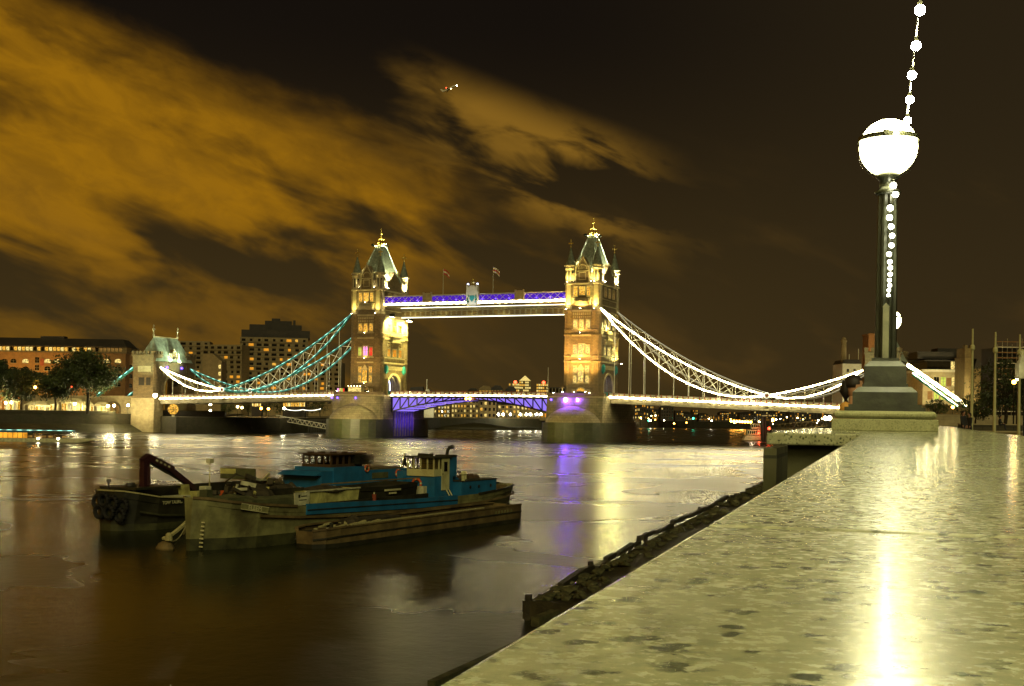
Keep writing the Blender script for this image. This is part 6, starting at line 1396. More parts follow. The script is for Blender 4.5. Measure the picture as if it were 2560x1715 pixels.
for i, x in enumerate((570, 620, 665, 700, 770, 800)): tree(ground_at(x, 560 + 6 * i, 6.2), 7.5 + (i % 3), 4.0, ['bushy garden tree beyond the dock wall', 'bushy garden tree before the gold shopfront', 'garden tree behind the orange lamps', 'garden tree by the gangway head', 'garden tree behind the festoon on the jetty', 'garden tree beside the bridge pier'][i], 20 + i, 700, 0.7, mat='leaf_mid', lo=0.2)
fs_ = root('jetty_festoon', at(712, 1022, 525), 0, 'white looping light line above the gangway', 'string lights')
o0 = at(712, 1022, 525); o1 = at(757, 1024, 525); o2 = at(802, 1022, 525)
for a1, b1 in ((o0, o1), (o1, o2)): MB().tube([lerp3(a1, b1, t / 8) - UP * (2.2 * (t / 8) * (1 - t / 8)) - o0 for t in range(9)], 0.14, 5).build('light_line', 'led_soft', fs_)

# ------------------------------------------------------------------ far reach seen under and over the deck
def flats(x0, x1, yt, dep, label, rows, cols, lit, mat='pale_brick', roof=True, wm=('win_pale', 'win_gold'), gz=6.2, ww=0.5):
    B, w_, h_ = facade('riverside_block', x0, x1, yt, dep, gz, mat, label, 14)
    for r in range(rows):
        for c in range(cols):
            x = (c + 0.5) * w_ / cols; z = h_ * (r + 0.25) / rows
            win(B, x, z, w_ / cols * ww, h_ / rows * 0.5, rb.choice(wm) if rb.random() < lit else 'dark_glass', y=-0.1)
    if roof: MB().add([(-0.5, -0.5, h_), (w_ + 0.5, -0.5, h_), (w_ + 0.5, 14, h_), (-0.5, 14, h_), (w_ * 0.3, 7, h_ + h_ * 0.25), (w_ * 0.7, 7, h_ + h_ * 0.25)], [(0, 1, 5, 4), (1, 2, 5), (2, 3, 4, 5), (3, 0, 4)]).build('roof', 'dark_roof', B)
    return B, w_, h_
flats(1062, 1092, 1012, 735, 'dark flats beside the violet chamber opening', 3, 3, 0.4)
flats(1094, 1124, 1003, 740, 'gold windowed flats framed by the lifting leaf', 4, 4, 0.75)
flats(1128, 1196, 998, 748, 'dark fronted flats with three columns of lit windows', 4, 9, 0.7, ww=0.42)
flats(1198, 1240, 1001, 752, 'dark end flats beside the tallest lit columns', 3, 4, 0.5)
flats(1244, 1300, 1012, 760, 'low flats behind the riverside lamps', 3, 6, 0.35)
flats(1302, 1368, 1010, 765, 'long low restaurant terrace behind riverside lamps', 2, 8, 0.7, wm=('win_pale', 'marquee_glow', 'win_orange'))
for i, x in enumerate((1246, 1258, 1276, 1301, 1316, 1326, 1341, 1352)): street_lamp(x, 1036, 735, 6.2, 'white riverside lamp before the low restaurant terrace', 'lamp_white', 0.7, 0, group='riverside lamps below the road leaf')
mb_ = root('mud_bank', at(1190, 1070, 690) * 1.0, GAM, 'low mud bank exposed in mid river under the road leaf', 'mud bank'); mb_.location.z = -0.2
MB().lathe((0, 0, 0), [(26, 0), (16, 2.2), (5, 3.6), (1, 3.8)], 16, sy=0.35).build('mound', 'mud', mb_, True); MB().lathe((26, 4, 0), [(22, 0), (12, 1.6), (2, 2.0)], 14, sy=0.35).build('low_mound', 'mud', mb_, True)
# pavilion and roofs beyond the deck
Bv = root('gabled_pavilion', ground_at(1060, 720, 6.2), GAM, 'white gabled pavilion with mast beyond the road leaf', 'pavilion')
kk = 720 / FPX
MB().prism([(0, 0), (24 * kk, 0), (24 * kk, 49 * kk), (10 * kk, 72 * kk), (0, 62 * kk)], (0, 0, 0), (1, 0, 0), (0, 0, 1), (0, 9, 0)).build('wall', 'pale_paint', Bv)
MB().prism([(9 * kk, 73 * kk), (40 * kk, 55 * kk), (40 * kk, 40 * kk), (20 * kk, 40 * kk)], (0, 2, 0), (1, 0, 0), (0, 0, 1), (0, 8, 0)).build('roof', 'dark_roof', Bv)
MB().box(5 * kk, 7 * kk, 0, 0.5, 60 * kk, 96 * kk).box(3 * kk, 9 * kk, -0.2, 1, 58 * kk, 70 * kk).build('mast', 'pale_paint', Bv); MB().tube([(9 * kk, -0.3, 53 * kk), (9 * kk, 0, 53 * kk)], 5 * kk, 12).build('round_window', 'dark_glass', Bv)
light('SPOT', Bv, (8, -30, 4), 16000, (1.0, 0.95, 0.6), (6, 0, 13), 1, 60)
Bd, w_, h_ = facade('dark_roofed_hall', 1022, 1058, 978, 725, 6.2, 'pale_brick', 'hall with black roof beside the white pavilion', 12)
MB().prism([(0, 0), (w_, 0), (w_ * 0.93, 2.8), (w_ * 0.1, 2.2)], (0, -0.3, h_), (1, 0, 0), (0, 0, 1), (0, 12, 0)).build('roof', 'dark_roof', Bd)
for i in range(5): win(Bd, 0.8 + i * 1.6, h_ - 1.6, 0.9, 0.9, 'win_dim')
for i, (x0, x1, yt, m_) in enumerate(((1166, 1196, 978, 'pale_brick'), (1196, 1228, 972, 'pale_brick'), (1226, 1256, 971, 'dark_roof'), (1262, 1290, 974, 'dark_roof'))):
    B, w_, h_ = facade('riverside_hall', x0, x1, yt, 780, 6.2, m_, ['low hall roof just past the flag of the road leaf joint', 'pale hall with lit gable over the road leaf', 'black roofed hall beside the pale gable', 'lowest black roof toward the office towers'][i], 14)
    MB().prism([(0, 0), (w_, 0), (w_ * 0.8, 1.8), (w_ * 0.35, 2.0)], (0, -0.2, h_), (1, 0, 0), (0, 0, 1), (0, 13, 0)).build('roof', 'dark_roof' if i != 1 else 'pale_brick', B)
    for q in range(4): win(B, (q + 0.5) * w_ / 4, h_ - 2.2, w_ / 7, 1.0, 'win_dim' if i != 1 else 'win_gold')
# office towers on the horizon
def office(x0, x1, yt, dep, label, rows, cols, pyramid=0):
    B, w_, h_ = facade('office_tower', x0, x1, yt, dep, 5, 'concrete_panels', label, (x1 - x0) / FPX * dep)
    for r in range(rows):
        for c in range(cols):
            if rb.random() < 0.72: win(B, (c + 0.5) * w_ / cols, h_ - h_ * 0.55 * (r + 0.9) / rows, w_ / cols * 0.8, h_ * 0.55 / rows * 0.6, rb.choice(('win_pale', 'win_pale', 'win_gold')), y=-0.6)
    if pyramid: MB().frustum((w_ / 2, w_ / 2), w_ / 2, w_ / 2, h_, 1, 1, h_ + pyramid).build('pyramid_roof', 'win_pale', B)
    else: MB().lathe((w_ * 0.6, 2, h_ + 3), sphere_prof(7, -PI / 2, PI / 2, 5), 8).build('aviation_light', 'led_red', B)
    return B
office(1271, 1298, 957, 5200, 'lit office tower with red light beside the pyramid roof', 6, 6)
office(1297, 1326, 952, 5100, 'tallest office tower with glowing pyramid roof', 7, 6, 22)
office(1340, 1370, 958, 5300, 'wide lit office tower with red light behind the control cabin', 6, 6)
# downstream skyline right of the gold tower
sky = [(1566, 1592, 1012, .55), (1590, 1614, 1010, .5), (1612, 1634, 1014, .5), (1632, 1652, 1022, .3), (1652, 1684, 1018, .12), (1688, 1706, 1026, .45), (1704, 1730, 1033, .3), (1732, 1748, 1024, .5), (1748, 1770, 1036, .3), (1768, 1800, 1038, .3), (1800, 1822, 1032, .45), (1822, 1850, 1030, .2), (1850, 1884, 1034, .25), (1884, 1916, 1028, .3), (1914, 1944, 1030, .4), (1944, 1974, 1027, .5), (1974, 2004, 1032, .3), (2004, 2034, 1029, .45), (2034, 2080, 1032, .3)]
names = ['gold windowed', 'square', 'low', 'dark', 'tree hidden', 'slim', 'squat', 'tall', 'flat', 'long', 'bright', 'plain', 'broad', 'narrow', 'stepped', 'pale', 'quiet', 'busy', 'wide']
for i, (x0, x1, yt, lit) in enumerate(sky):
    lab = ['%s waterfront block standing %s in the downstream row past the gold tower' % (names[i], o_) for o_ in ('first second third fourth fifth sixth seventh eighth ninth tenth eleventh twelfth thirteenth fourteenth fifteenth sixteenth seventeenth eighteenth nineteenth'.split()[i],)][0]
    flats(x0, x1, yt, 960 + 12 * (i % 4), lab, 4, 5, lit, 'dark_roof', i % 2 == 0, ('win_gold', 'win_orange', 'win_pale'), ww=0.4)
for i, x in enumerate(range(1828, 1884, 7)): street_lamp(x, 1053 + i * 0.3, 900, 2, 'orange lamp in the close row on the downstream quay', 'lamp_orange', 0.85, 0, group='row of orange quay lamps')
for i in range(26):
    x = 1570 + rb.uniform(0, 490); y = 1050 + rb.uniform(-7, 10) - (6 if x < 1650 else 0); street_lamp(x, y, 930, 1, 'tiny distant lamp on the downstream waterfront', rb.choice(('lamp_warm', 'lamp_orange', 'lamp_warm', 'lamp_white')), rb.uniform(.3, .55), 0, group='tiny downstream lamps')
for x, y in ((1622, 1052), (1733, 1046)): street_lamp(x, y, 900, 1, 'green navigation lamp on the downstream waterfront', 'led_green' if 'led_green' in MATS else (emat('led_green', (0.05, 1.0, 0.45), 12.0) and 'led_green'), 0.7, 0, group='green navigation lamps')
street_lamp(1931, 1050, 640, 1, 'single strong orange lamp beyond the moored pier boat', 'lamp_orange', 0.9, 0)
# moored pier vessel and brow
pv = root('pier_boat', ground_at(1866, 470, 0), GAM, 'white passenger boat moored beside dark pier posts', 'boat'); kk = 470 / FPX
hull_b = MB().prism([(-1, 0.2), (0, 2.0), (36 * kk, 2.0), (36 * kk, 0.2)], (0, 0, 0), (1, 0, 0), (0, 0, 1), (0, 4, 0)).build('hull', 'scrap_white', pv)
MB().box(0.5, 36 * kk, 0.3, 3.7, 2.3, 4.2).box(14 * kk, 36 * kk, 0.5, 3.5, 4.7, 6.6).build('saloon', 'scrap_white', pv)
for q in range(6): MB().box(0.7 + q * 0.8, 1.2 + q * 0.8, 0.2, 0.28, 2.7, 3.8).build('window', 'dark_glass', pv)
for q in range(4): MB().box(14.8 * kk + q * 0.8, 14.8 * kk + q * 0.8 + 0.5, 0.4, 0.48, 5.2, 6.2).build('window', 'dark_glass', pv)
MB().lathe((31 * kk, -0.3, 3.0), sphere_prof(0.45, -PI / 2, PI / 2, 5), 8).build('stern_light', 'led_red', pv); light('POINT', pv, (31 * kk, -1.5, 3), 260, (1, .12, .04), size=.3); light('POINT', pv, (8 * kk, -6, 6), 420, (1, .75, .5), size=.5)
for i, x in enumerate((1908, 1914, 1926, 1986)):
    p = root('pier_post', ground_at(x, 465, 0), 0, ['black pier post touching the moored boat', 'black pier post just clear of the moored boat', 'black pier post beside the red glow', 'black pier post through the brown brow'][i], 'post'); hh = 9.5 if i < 3 else 12
    MB().tube([(0, 0, -1), (0, 0, hh)], 0.5, 8).build('pile', 'dark_roof', p); MB().tube([(0, 0, hh), (0, 0, hh + 0.4)], 0.6, 8).build('cap', 'pale_paint', p)
street_lamp(1923, 1071, 462, 0, 'red lamp on the pier posts by the moored boat', 'led_red', 0.55, 300, (1, .1, .03))
bw_ = root('pier_brow', at(1942, 1075, 440), GAM, 'brown lattice brow leading down to the moored boat', 'gangway'); e_ = Vector(((2068 - 1942) / FPX * 440, 0, (1075 - 1052) / FPX * 440))
MB().beam((0, 0, 0), e_ + Vector((0, 0, -1.6)), 0.35).beam((0, 0, 2.0), e_ + Vector((0, 0, 0.6)), 0.25).build('chord', 'hull_rust', bw_)
for i in range(9): MB().beam(lerp3((0, 0, 0), e_ + Vector((0, 0, -1.6)), i / 9), lerp3((0, 0, 2), e_ + Vector((0, 0, .6)), (i + 0.5) / 9), 0.16).beam(lerp3((0, 0, 2), e_ + Vector((0, 0, .6)), (i + 0.5) / 9), lerp3((0, 0, 0), e_ + Vector((0, 0, -1.6)), (i + 1) / 9), 0.16).build('lattice_bar', 'hull_rust', bw_)
for i, (x, y) in enumerate(((2064, 1046), (2074, 1045))): street_lamp(x, y, 430, 6, ['brilliant yellow lamp at the head of the brown brow', 'twin brilliant lamp beside the pedestal stone'][i], 'lamp_white', 0.7, 900)

# ------------------------------------------------------------------ south bank beyond the bridge
Bo, w_, h_ = facade('office_block', 2306, 2412, 930, 450, 10.5, 'stone_dressed', 'four storey office block with glowing stair bay beside the land tie', 22); kk = 450 / FPX
rowz = [h_ - 7.2, h_ - 14.0 + 2.2, h_ - 19.0 + 2.4]
for r, z in enumerate(((h_ - 5.2), (h_ - 10.2), (h_ - 15.2))):
    if z < -2: continue
    for c, (px, m_) in enumerate(((2324, 'brick'), (2340, 'g'), (2357, 'g'), (2371, 'brick'), (2384, 'lit'), (2396, 'lit'))):
        x = (px - 2306) * kk
        if m_ == 'brick': MB().box(-0.9, 0.9, -0.06, 0.02, 0, 3.1).build('brick_panel', 'warehouse_brick', Bo, loc=(x, 0, z))
        else: win(Bo, x, z, 1.7, 3.3, 'win_pale' if m_ == 'lit' else rb.choice(('win_green', 'win_dim', 'dark_glass')), frame=True)
MB().box(-0.4, w_ + 0.2, -0.4, 22, h_, h_ + 0.9).build('cornice', 'pale_paint', Bo); MB().box(2.0, w_, 1.5, 20, h_ + 0.9, h_ + 4.0).build('setback_storey', 'dark_glass', Bo); MB().box(1.0, w_ + 0.3, 1.0, 21, h_ + 4.0, h_ + 4.5).box(-1, w_, 3, 20, h_ + 5.0, h_ + 7.6).box(w_ * 0.45, w_, 5, 12, h_ + 7.6, h_ + 9.0).build('roof', 'dark_roof', Bo)
for q in range(4): win(Bo, w_ * 0.72 + q * 1.2, h_ + 0.9, 1.0, 3.0, 'win_pale', y=1.35)
light('SPOT', Bo, (w_ * 0.4, -26, 2), 30000, (1, .85, .45), (w_ * .4, 0, h_ * 0.5), 1, 70)
Bt, w_, h_ = facade('brick_tower_block', 2410, 2432, 892, 440, 10.5, 'pale_brick', 'tall plain brick shaft beside the office block', 10)
MB().box(0.3, w_ - 0.3, 0.3, 9, h_, h_ + 3.2).box(0, 0.9, 0, 2, h_, h_ + 4.2).box(w_ - 0.9, w_, 0, 2, h_, h_ + 4.2).build('crown', 'pale_brick', Bt); MB().box(-0.15, w_ + 0.15, -0.15, 10, h_ - 0.3, h_).build('string_course', 'stone', Bt)
Bg, w_, h_ = facade('brick_hall', 2434, 2500, 922, 440, 10.5, 'pale_brick', 'broad blank brick hall beyond the flagpoles', 16)
MB().prism([(0, 0), (w_, 0), (w_ * 0.5, 1.0), (w_ * 0.1, 3.6)], (0, 0, h_), (1, 0, 0), (0, 0, 1), (0, 16, 0)).build('roof', 'dark_roof', Bg); MB().box(-0.2, w_, -0.2, 0, h_ - 3, h_ - 2.6).build('cornice', 'stone', Bg)
light('SPOT', Bg, (w_ * 0.4, -22, 0), 16000, (1, .72, .25), (w_ * .4, 0, 8), 1, 80)
Sc = root('scaffolded_building', ground_at(2492, 400, 9), GAM, 'building wrapped in brown scaffolding at the end of the park', 'building'); kk = 400 / FPX
MB().box(0, 90 * kk, 2, 14, 0, 24).build('core', 'dark_roof', Sc)
for i in range(14): MB().box(-0.2, 90 * kk, 0.2, 1.4, 0, 0.22).build('scaffold_lift', 'warehouse_brick' if i % 3 else 'pale_paint', Sc, loc=(0, 0, 3 + i * 1.75))
for i in range(8): MB().tube([(i * 1.6, 0.2, 0), (i * 1.6, 0.2, 25 + (i % 3))], 0.09, 5).build('scaffold_pole', 'bridge_grey', Sc)
light('SPOT', Sc, (4, -16, 4), 6000, (1, .6, .2), (4, 0, 16), 1, 90)
# brewery with chimney
Bb, w_, h_ = facade('white_brewhouse', 2105, 2152, 909, 452, 9, 'pale_paint', 'pale brewhouse with round chimney behind the lit chain', 14); kk = 452 / FPX
MB().prism([(0, 0), (w_, 0), (w_ * 0.86, 1.5), (w_ * 0.12, 1.5)], (0, -0.2, h_), (1, 0, 0), (0, 0, 1), (0, 14, 0)).build('roof', 'dark_roof', Bb)
MB().lathe((1.4, 4, h_), [(1.05, 0), (0.98, 8.2), (1.2, 8.3), (1.2, 8.8), (0.9, 9.0), (0.75, 9.6), (0.3, 10.0)], 14).build('chimney', 'pale_brick', Bb, False)
for x in (2.6, 5.8): win(Bb, x * 0.75, h_ - 3, 0.8, 1.0, 'dark_glass', frame=True)
MB().tube([(3.2, 3, h_), (3.2, 3, h_ + 3.6)], 0.12, 5).tube([(6.6, 3, h_), (6.6, 3, h_ + 5.6)], 0.10, 5).build('roof_mast', 'pale_paint', Bb)
light('SPOT', Bb, (2, -24, 2), 9000, (1, .85, .45), (2, 0, h_ * .8), 1, 70)
Bc, w_, h_ = facade('orange_stair_tower', 2169, 2196, 838, 470, 9, 'warehouse_brick', 'orange lit tower with balconies peeping past the lamp shaft', 8)
for i in range(6): MB().box(-0.5, w_, -1.0, 0, h_ - 8 - i * 2.6, h_ - 6.9 - i * 2.6).build('balcony', 'pale_paint', Bc)
MB().box(-0.3, w_ + 0.3, -0.3, 8.3, h_, h_ + 0.6).build('cornice', 'warehouse_brick', Bc)
light('SPOT', Bc, (-4, -14, h_ - 14), 5200, (1, .45, .12), (2, 0, h_ - 3), 1, 90); 
street_lamp(2172, 900, 455, 9, 'starry lamp at the foot of the orange tower beside the plinth', 'lamp_white', 0.8, 600)
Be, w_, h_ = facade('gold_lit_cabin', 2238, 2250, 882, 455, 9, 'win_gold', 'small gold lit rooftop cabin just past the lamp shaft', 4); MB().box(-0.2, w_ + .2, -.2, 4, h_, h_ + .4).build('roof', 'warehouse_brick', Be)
# approach wall and park
aw = root('approach_wall', ground_at(2296, 395, GZ), GAM, 'brown brick approach wall under the land tie', 'wall')
MB().box(0, 150 / FPX * 395, 0, 3, -2, 5.6).build('wall', 'pale_brick', aw); MB().box(-0.2, 150 / FPX * 395, -0.2, 0.2, 5.6, 6.0).build('coping', 'stone', aw)
street_lamp(2382, 1018, 380, GZ, 'small orange lamp at the foot of the land tie', 'lamp_orange', 0.45, 350, (1, .5, .15))
lw_ = MB().box(0, 30, 0, 40, 0, 0.35).build('park_lawn', 'grass_ground'); lw_.location = ground_at(2420, 235, GZ); lw_.rotation_euler = (0, 0, GAM); tag(lw_, 'bright green lit park lawn beyond the flagpoles', 'lawn', kind='structure')
light('SPOT', lw_, (8, -6, 5), 7000, (0.8, 1.0, 0.3), (14, 14, 0), 0.6, 100)
def low_wall(px0, px1, dep, z0, z1, label, mat):
    B = root('park_wall', ground_at(px0, dep, GZ), GAM, label, 'wall'); w_ = (px1 - px0) / FPX * dep
    MB().box(0, w_, 0, 0.5, z0, z1).build('wall', mat, B); MB().box(-0.05, w_ + .05, -0.06, 0.56, z1, z1 + 0.1).build('coping', 'stone_dressed', B)
low_wall(2330, 2575, 225, 0, 2.1, 'pale panelled low wall in front of the lawn', 'stone_dressed')
low_wall(2400, 2590, 120, -0.2, 0.75, 'dark long bench wall behind the flagpoles', 'quay_stone')
low_wall(2425, 2600, 92, -0.2, 0.30, 'brown low step wall at the foot of the flagpoles', 'pale_brick')
for i, (x, yt, yb) in enumerate(((2432, 822, 1094), (2489, 830, 1099), (2550, 836, 1098))):
    dep = (84, 82, 84)[i]; p = at(x, yt, dep); f = root('flagpole', (p.x, p.y, GZ), 0, ['bare flagpole in front of the brick shaft', 'bare flagpole between the two outer poles', 'bare flagpole beside the hanging lantern'][i], 'flagpole')
    MB().tube([(0, 0, 0), (0, 0, p.z - GZ)], [0.11, 0.06], 8).build('pole', 'boat_cream', f); MB().lathe((0, 0, (p.z - GZ) * 0.80), [(0.10, 0), (0.16, 0.1), (0.16, 0.3), (0.10, 0.4)], 8).build('collar', 'boat_cream', f)
tree(ground_at(2340, 230, GZ), 5.2, 2.2, 'small round tree beside the pedestal stone', 41, 1500, 0.35, mat='leaf_mid', lo=0.3)
tree(ground_at(2440, 205, GZ), 5.8, 3.2, 'low spreading tree behind the first flagpole', 42, 2000, 0.38, mat='leaf_mid', lo=0.25)
tree(ground_at(2512, 190, GZ), 10.5, 5.4, 'dense dark tree in the park between the flagpoles', 43, 4200, 0.42, lo=0.28)
tree(ground_at(2572, 200, GZ), 9.8, 5.0, 'dense dark tree beyond the last flagpole', 44, 3200, 0.42, lo=0.28)
hl = root('hanging_lantern', at(2556, 925, 60), GAM, 'white boxy lantern head beside the last flagpole', 'street lamp')
MB().frustum((0, 0), 0.26, 0.26, -0.42, 0.26, 0.26, 0.30).frustum((0, 0), 0.22, 0.22, 0.30, 0.06, 0.06, 0.75).build('shade', 'scrap_white', hl); MB().lathe((0, 0, 0.72), [(0.1, 0), (0.12, 0.2), (0.03, 0.3)], 8).build('cap', 'boat_cream', hl)
MB().tube([(0.1, 0, -0.4), (0.1, 0, GZ - hl.location.z)], 0.05, 8).build('post', 'dark_metal', hl); light('POINT', hl, (-0.9, -0.9, 0.2), 16, (1, .95, .7), size=.1)
street_lamp(2535, 955, 170, GZ, 'starry orange lamp before the dark park tree', 'lamp_orange', 0.28, 300, (1, .6, .2)); street_lamp(2543, 948, 175, GZ, 'pale lamp beside the starry orange one', 'lamp_warm', 0.22, 200)
fb = root('lit_barrier', ground_at(2360, 62, GZ), GAM, 'glowing yellow tube light along a bench end by the promenade', 'light'); MB().tube([(0, 0, 0.60), (0.72, 0, 0.60)], 0.06, 8).build('tube', 'lamp_white', fb); MB().box(-0.1, 0.85, 0.05, 0.3, 0, 0.5).build('bench_end', 'dark_roof', fb)
# ------------------------------------------------------------------ people
pmat('skin', (0.45, 0.24, 0.13), 0.55, var=0.05)
pmat('coat_brown', (0.52, 0.26, 0.05), 0.7, var=0.25, scale=8, bump=0.6, bscale=9)
pmat('coat_dark', (0.03, 0.03, 0.028), 0.8); pmat('hair_dark', (0.018, 0.012, 0.008), 0.6); pmat('trousers', (0.025, 0.025, 0.03), 0.8)
def figure(pos, rz, label, top, bottom, pose='stand', scale=1.0, hair='hair_dark'):
    """one continuous lofted body per garment: tapered limb tubes merged by remesh"""
    P = root('person', pos, rz, label, 'person')
    body = MB(); leg = MB(); sk_ = MB()
    if pose == 'sit':
        hip = 0.46; legs = [[(s * 0.10, 0, hip), (s * 0.13, -0.42, hip + 0.04), (s * 0.13, -0.48, 0.08), (s * 0.13, -0.60, 0.04)] for s in (-1, 1)]
        lr = [0.10, 0.075, 0.05, 0.035]; tors = [(0, 0, hip - 0.02), (0, 0.02, hip + 0.2), (0, 0.0, hip + 0.42), (0, -0.03, hip + 0.55)]
        arms = [[(s * 0.18, -0.02, hip + 0.48), (s * 0.24, -0.08, hip + 0.24), (s * 0.14, -0.30, hip + 0.12)] for s in (-1, 1)]
        head = Vector((0, -0.06, hip + 0.74))
    else:
        hip = 0.92; sp = 0.16 if pose == 'walk' else 0.04
        legs = [[(s * 0.09, 0, hip), (s * 0.10, -0.02 + s * sp * 0.7, 0.50), (s * 0.10, s * sp * 1.6, 0.09), (s * 0.11, s * sp * 1.6 - 0.14, 0.04)] for s in (-1, 1)]
        lr = [0.105, 0.072, 0.05, 0.04]; tors = [(0, 0, hip - 0.06), (0, 0.02, hip + 0.18), (0, 0.01, hip + 0.42), (0, -0.01, hip + 0.56)]
        if pose == 'lean': tors = [(0, 0, hip - 0.06), (0.02, -0.03, hip + 0.17), (0.05, -0.08, hip + 0.40), (0.07, -0.12, hip + 0.53)]
        arms = [[(s * 0.19 + tors[3][0], tors[3][1], hip + 0.50), (s * 0.25 + tors[3][0], tors[3][1] - (0.06 if pose != 'lean' else 0.12), hip + 0.22), (s * 0.20 + tors[3][0], tors[3][1] - (0.12 if pose != 'lean' else 0.36), hip + (0.0 if pose != 'lean' else 0.12))] for s in (-1, 1)]
        head = Vector((tors[3][0] + (0.03 if pose == 'lean' else 0), tors[3][1] - 0.02, hip + 0.75))
    # torso as an elliptical loft
    n = 14; vs = []; fs = []
    prof = [(0.17, 0.12), (0.16, 0.115), (0.20, 0.13), (0.13, 0.09)]
    for (c, (rx, ry)) in zip(tors, prof):
        for j in range(n): a = 2 * PI * j / n; vs.append((c[0] + rx * math.cos(a), c[1] + ry * math.sin(a), c[2]))
    for i in range(3):
        for j in range(n): fs.append((i * n + j, i * n + (j + 1) % n, (i + 1) * n + (j + 1) % n, (i + 1) * n + j))
    fs.append(tuple(range(n))[::-1]); fs.append(tuple(range(3 * n, 4 * n))); body.add(vs, fs)
    for a in arms: body.tube(a, [0.075, 0.058, 0.04], 8); body.lathe(a[0], sphere_prof(0.08, -PI / 2, PI / 2, 5), 8)
    for l in legs: leg.tube(l, lr, 8)
    def finish(b, nm, mt, vox):
        o = b.build(nm, mt, P, True); m = o.modifiers.new('remesh', 'REMESH'); m.mode = 'VOXEL'; m.voxel_size = vox; m.use_smooth_shade = True
        s_ = o.modifiers.new('smooth', 'SMOOTH'); s_.iterations = 4; return o
    sk_.tube([tuple(Vector(tors[3]) - UP * 0.03), tuple(head - UP * 0.07)], [0.055, 0.05], 8)
    sk_.lathe(tuple(head), [(0.03, -0.125), (0.06, -0.10), (0.075, -0.04), (0.085, 0.02), (0.08, 0.07), (0.05, 0.11), (0.01, 0.125)], 12, sy=1.15)
    sk_.add([tuple(head + Vector((-0.012, -0.09, 0.015))), tuple(head + Vector((0.012, -0.09, 0.015))), tuple(head + Vector((0, -0.125, -0.025))), tuple(head + Vector((0, -0.09, -0.035)))], [(0, 1, 2), (0, 2, 3), (1, 3, 2), (0, 3, 1)])
    for a in arms:
        w = Vector(a[2]); d = (Vector(a[2]) - Vector(a[1])).normalized(); sd = d.cross(UP).normalized() if abs(d.z) < .95 else Vector((1, 0, 0))
        sk_.tube([w, w + d * 0.09], [0.034, 0.036], 8)
        for q in range(4): b0 = w + d * 0.085 + sd * (0.027 - 0.018 * q); sk_.tube([b0, b0 + d * 0.045, b0 + d * (0.075 + 0.008 * (q in (1, 2))) - UP * 0.015], [0.0095, 0.009, 0.0075], 5)
        b0 = w + d * 0.03 + sd * 0.03; sk_.tube([b0, b0 + d * 0.035 + sd * 0.022, b0 + d * 0.065 + sd * 0.024], [0.011, 0.010, 0.008], 5)
    bd = finish(body, 'body', top, 0.02); finish(leg, 'trousers', bottom, 0.02); sk_.build('head_and_hands', 'skin', P, True)
    hr = MB().lathe(tuple(head + Vector((0, 0.015, 0.012))), [(0.088, -0.02), (0.098, 0.03), (0.09, 0.08), (0.055, 0.122), (0.01, 0.135)], 12, sy=1.12).tube([tuple(head + Vector((0, 0.07, 0.06))), tuple(head + Vector((0, 0.11, -0.06))), tuple(head + Vector((0, 0.10, -0.2)))], [0.08, 0.075, 0.04], 8)
    hr.build('hair', hair, P, True)
    for l in legs: MB().tube([l[2], l[3]], [0.055, 0.045], 8).build('shoe', 'coat_dark', P, True)
    P.scale = (scale,) * 3; return P
figure(wp(-0.53, 14.8, 9 + 0.50 - 1.80), PHI + R(70), 'person in brown padded jacket with long dark hair leaning behind the lamp plinth', 'coat_brown', 'trousers', 'lean')
bl = root('river_balcony', wp(-0.6, 15.6, 7.55), PHI, 'small stone balcony behind the lamp where the person leans', 'balcony'); MB().box(-0.75, 0.5, -1.3, 1.6, -0.25, 0.145).build('floor', 'embankment_stone', bl)
MB().box(-0.75, -0.6, -1.3, 1.6, 0.145, 1.1).build('parapet', 'embankment_stone', bl)
figure(Vector(ground_at(2408, 70, GZ)), GAM + 0.6, 'dark dressed person standing by the glowing tube light', 'coat_dark', 'trousers', 'stand', 0.95)
figure(Vector(ground_at(2424, 72, GZ)), GAM - 1.2, 'second dark dressed person beside the first flagpole', 'coat_dark', 'trousers', 'walk', 0.9)
figure(Vector(ground_at(2500, 116, GZ + 0.30)), GAM + 1.0, 'person in dark coat seated on the long bench wall', 'coat_dark', 'trousers', 'sit', 1.05)
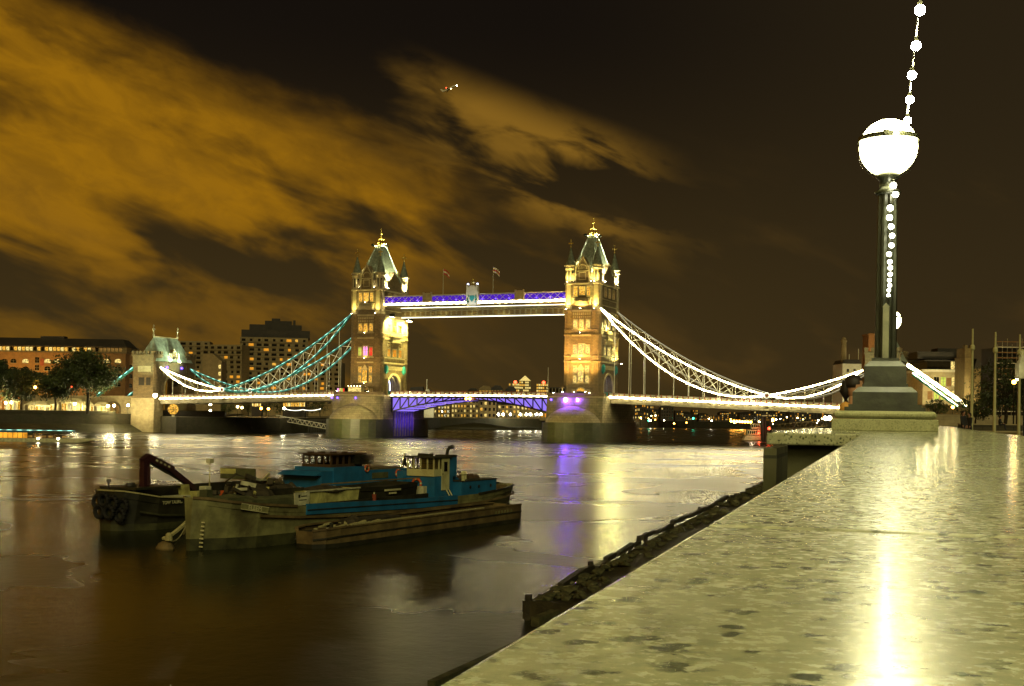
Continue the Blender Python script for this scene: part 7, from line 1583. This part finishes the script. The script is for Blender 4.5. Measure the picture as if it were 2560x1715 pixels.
# ------------------------------------------------------------------ passing boat and aeroplane
rbt = root('passenger_boat', onz(-60, 1103, 0), GAM, 'low passing river boat with orange lit saloon and green roof light', 'boat'); dep = (rbt.location - CAM).dot(FW); kk = dep / FPX
L_ = 285 * kk
MB().prism([(-2, 0.3), (0, -0.4), (L_ - 5, -0.4), (L_ + 2, 0.9), (L_ - 1, 1.0), (0, 0.9)], (0, 0, 0), (1, 0, 0), (0, 0, 1), (0, 5, 0)).build('hull', 'scrap_white', rbt)
MB().box(0, 130 * kk, 0.3, 4.7, 2.5, 2.8).box(0, 126 * kk, 4.4, 4.6, 0.9, 2.5).box(0, 1, 0.4, 4.6, 0.9, 2.5).build('saloon', 'boat_blue', rbt)
for i in range(10): MB().box(0.5 + i * 1.28, 1.6 + i * 1.28, 0.35, 0.45, 1.0, 2.4).build('saloon_window', 'win_orange', rbt)
MB().box(126 * kk, L_ - 8, 0.5, 4.5, 1.0, 1.9).build('fore_cabin', 'boat_brown', rbt)
for i in range(7): MB().box(127 * kk + i * 1.8, 127 * kk + i * 1.8 + 1.2, 0.44, 0.5, 1.2, 1.7).build('cabin_window', 'win_dim', rbt)
MB().box(0, L_ - 4, 0.2, 0.3, 3.0, 3.12).build('roof_light', 'led_teal', rbt); MB().tube([(L_ - 4, 0.25, 1.0), (L_ - 4, 0.25, 3.1)], 0.06, 6).build('light_staff', 'dark_metal', rbt)
for x in (155, 205): MB().lathe((x * kk, 0.2, 0.9), sphere_prof(0.3, -PI / 2, PI / 2, 5), 8).build('deck_lamp', 'lamp_white', rbt)
ap_ = root('airliner', at(1124, 221, 2600), GAM, 'tiny lit airliner climbing in the night sky above the towers', 'aeroplane'); ap_.rotation_euler = (0, R(-28), GAM)
MB().lathe((0, 0, 0), [(0.2, -18), (1.8, -13), (2.0, 10), (1.4, 16), (0.2, 19)], 10).build('fuselage', 'pale_paint', ap_).rotation_euler = (0, R(90), 0)
MB().prism([(2, 0), (-4, 0), (-9, 17), (-6.5, 17)], (0, 0, -0.6), (1, 0, 0), (0, 1, 0), (0, 0, 0.4)).prism([(2, 0), (-6.5, -17), (-9, -17), (-4, 0)], (0, 0, -0.6), (1, 0, 0), (0, 1, 0), (0, 0, 0.4)).build('wing', 'pale_paint', ap_)
MB().prism([(-12, 0), (-17, 0), (-19, 6), (-16.5, 6)], (0, -0.2, 1), (1, 0, 0), (0, 0, 1), (0, 0.4, 0)).build('tail_fin', 'pale_paint', ap_)
for (p, m_) in (((2, 0, -1.5), 'lamp_warm'), ((-7, -17, 0), 'led_red'), ((16, 0, -1.5), 'lamp_white')): MB().lathe(p, sphere_prof(1.1, -PI / 2, PI / 2, 5), 8).build('navigation_light', m_, ap_)
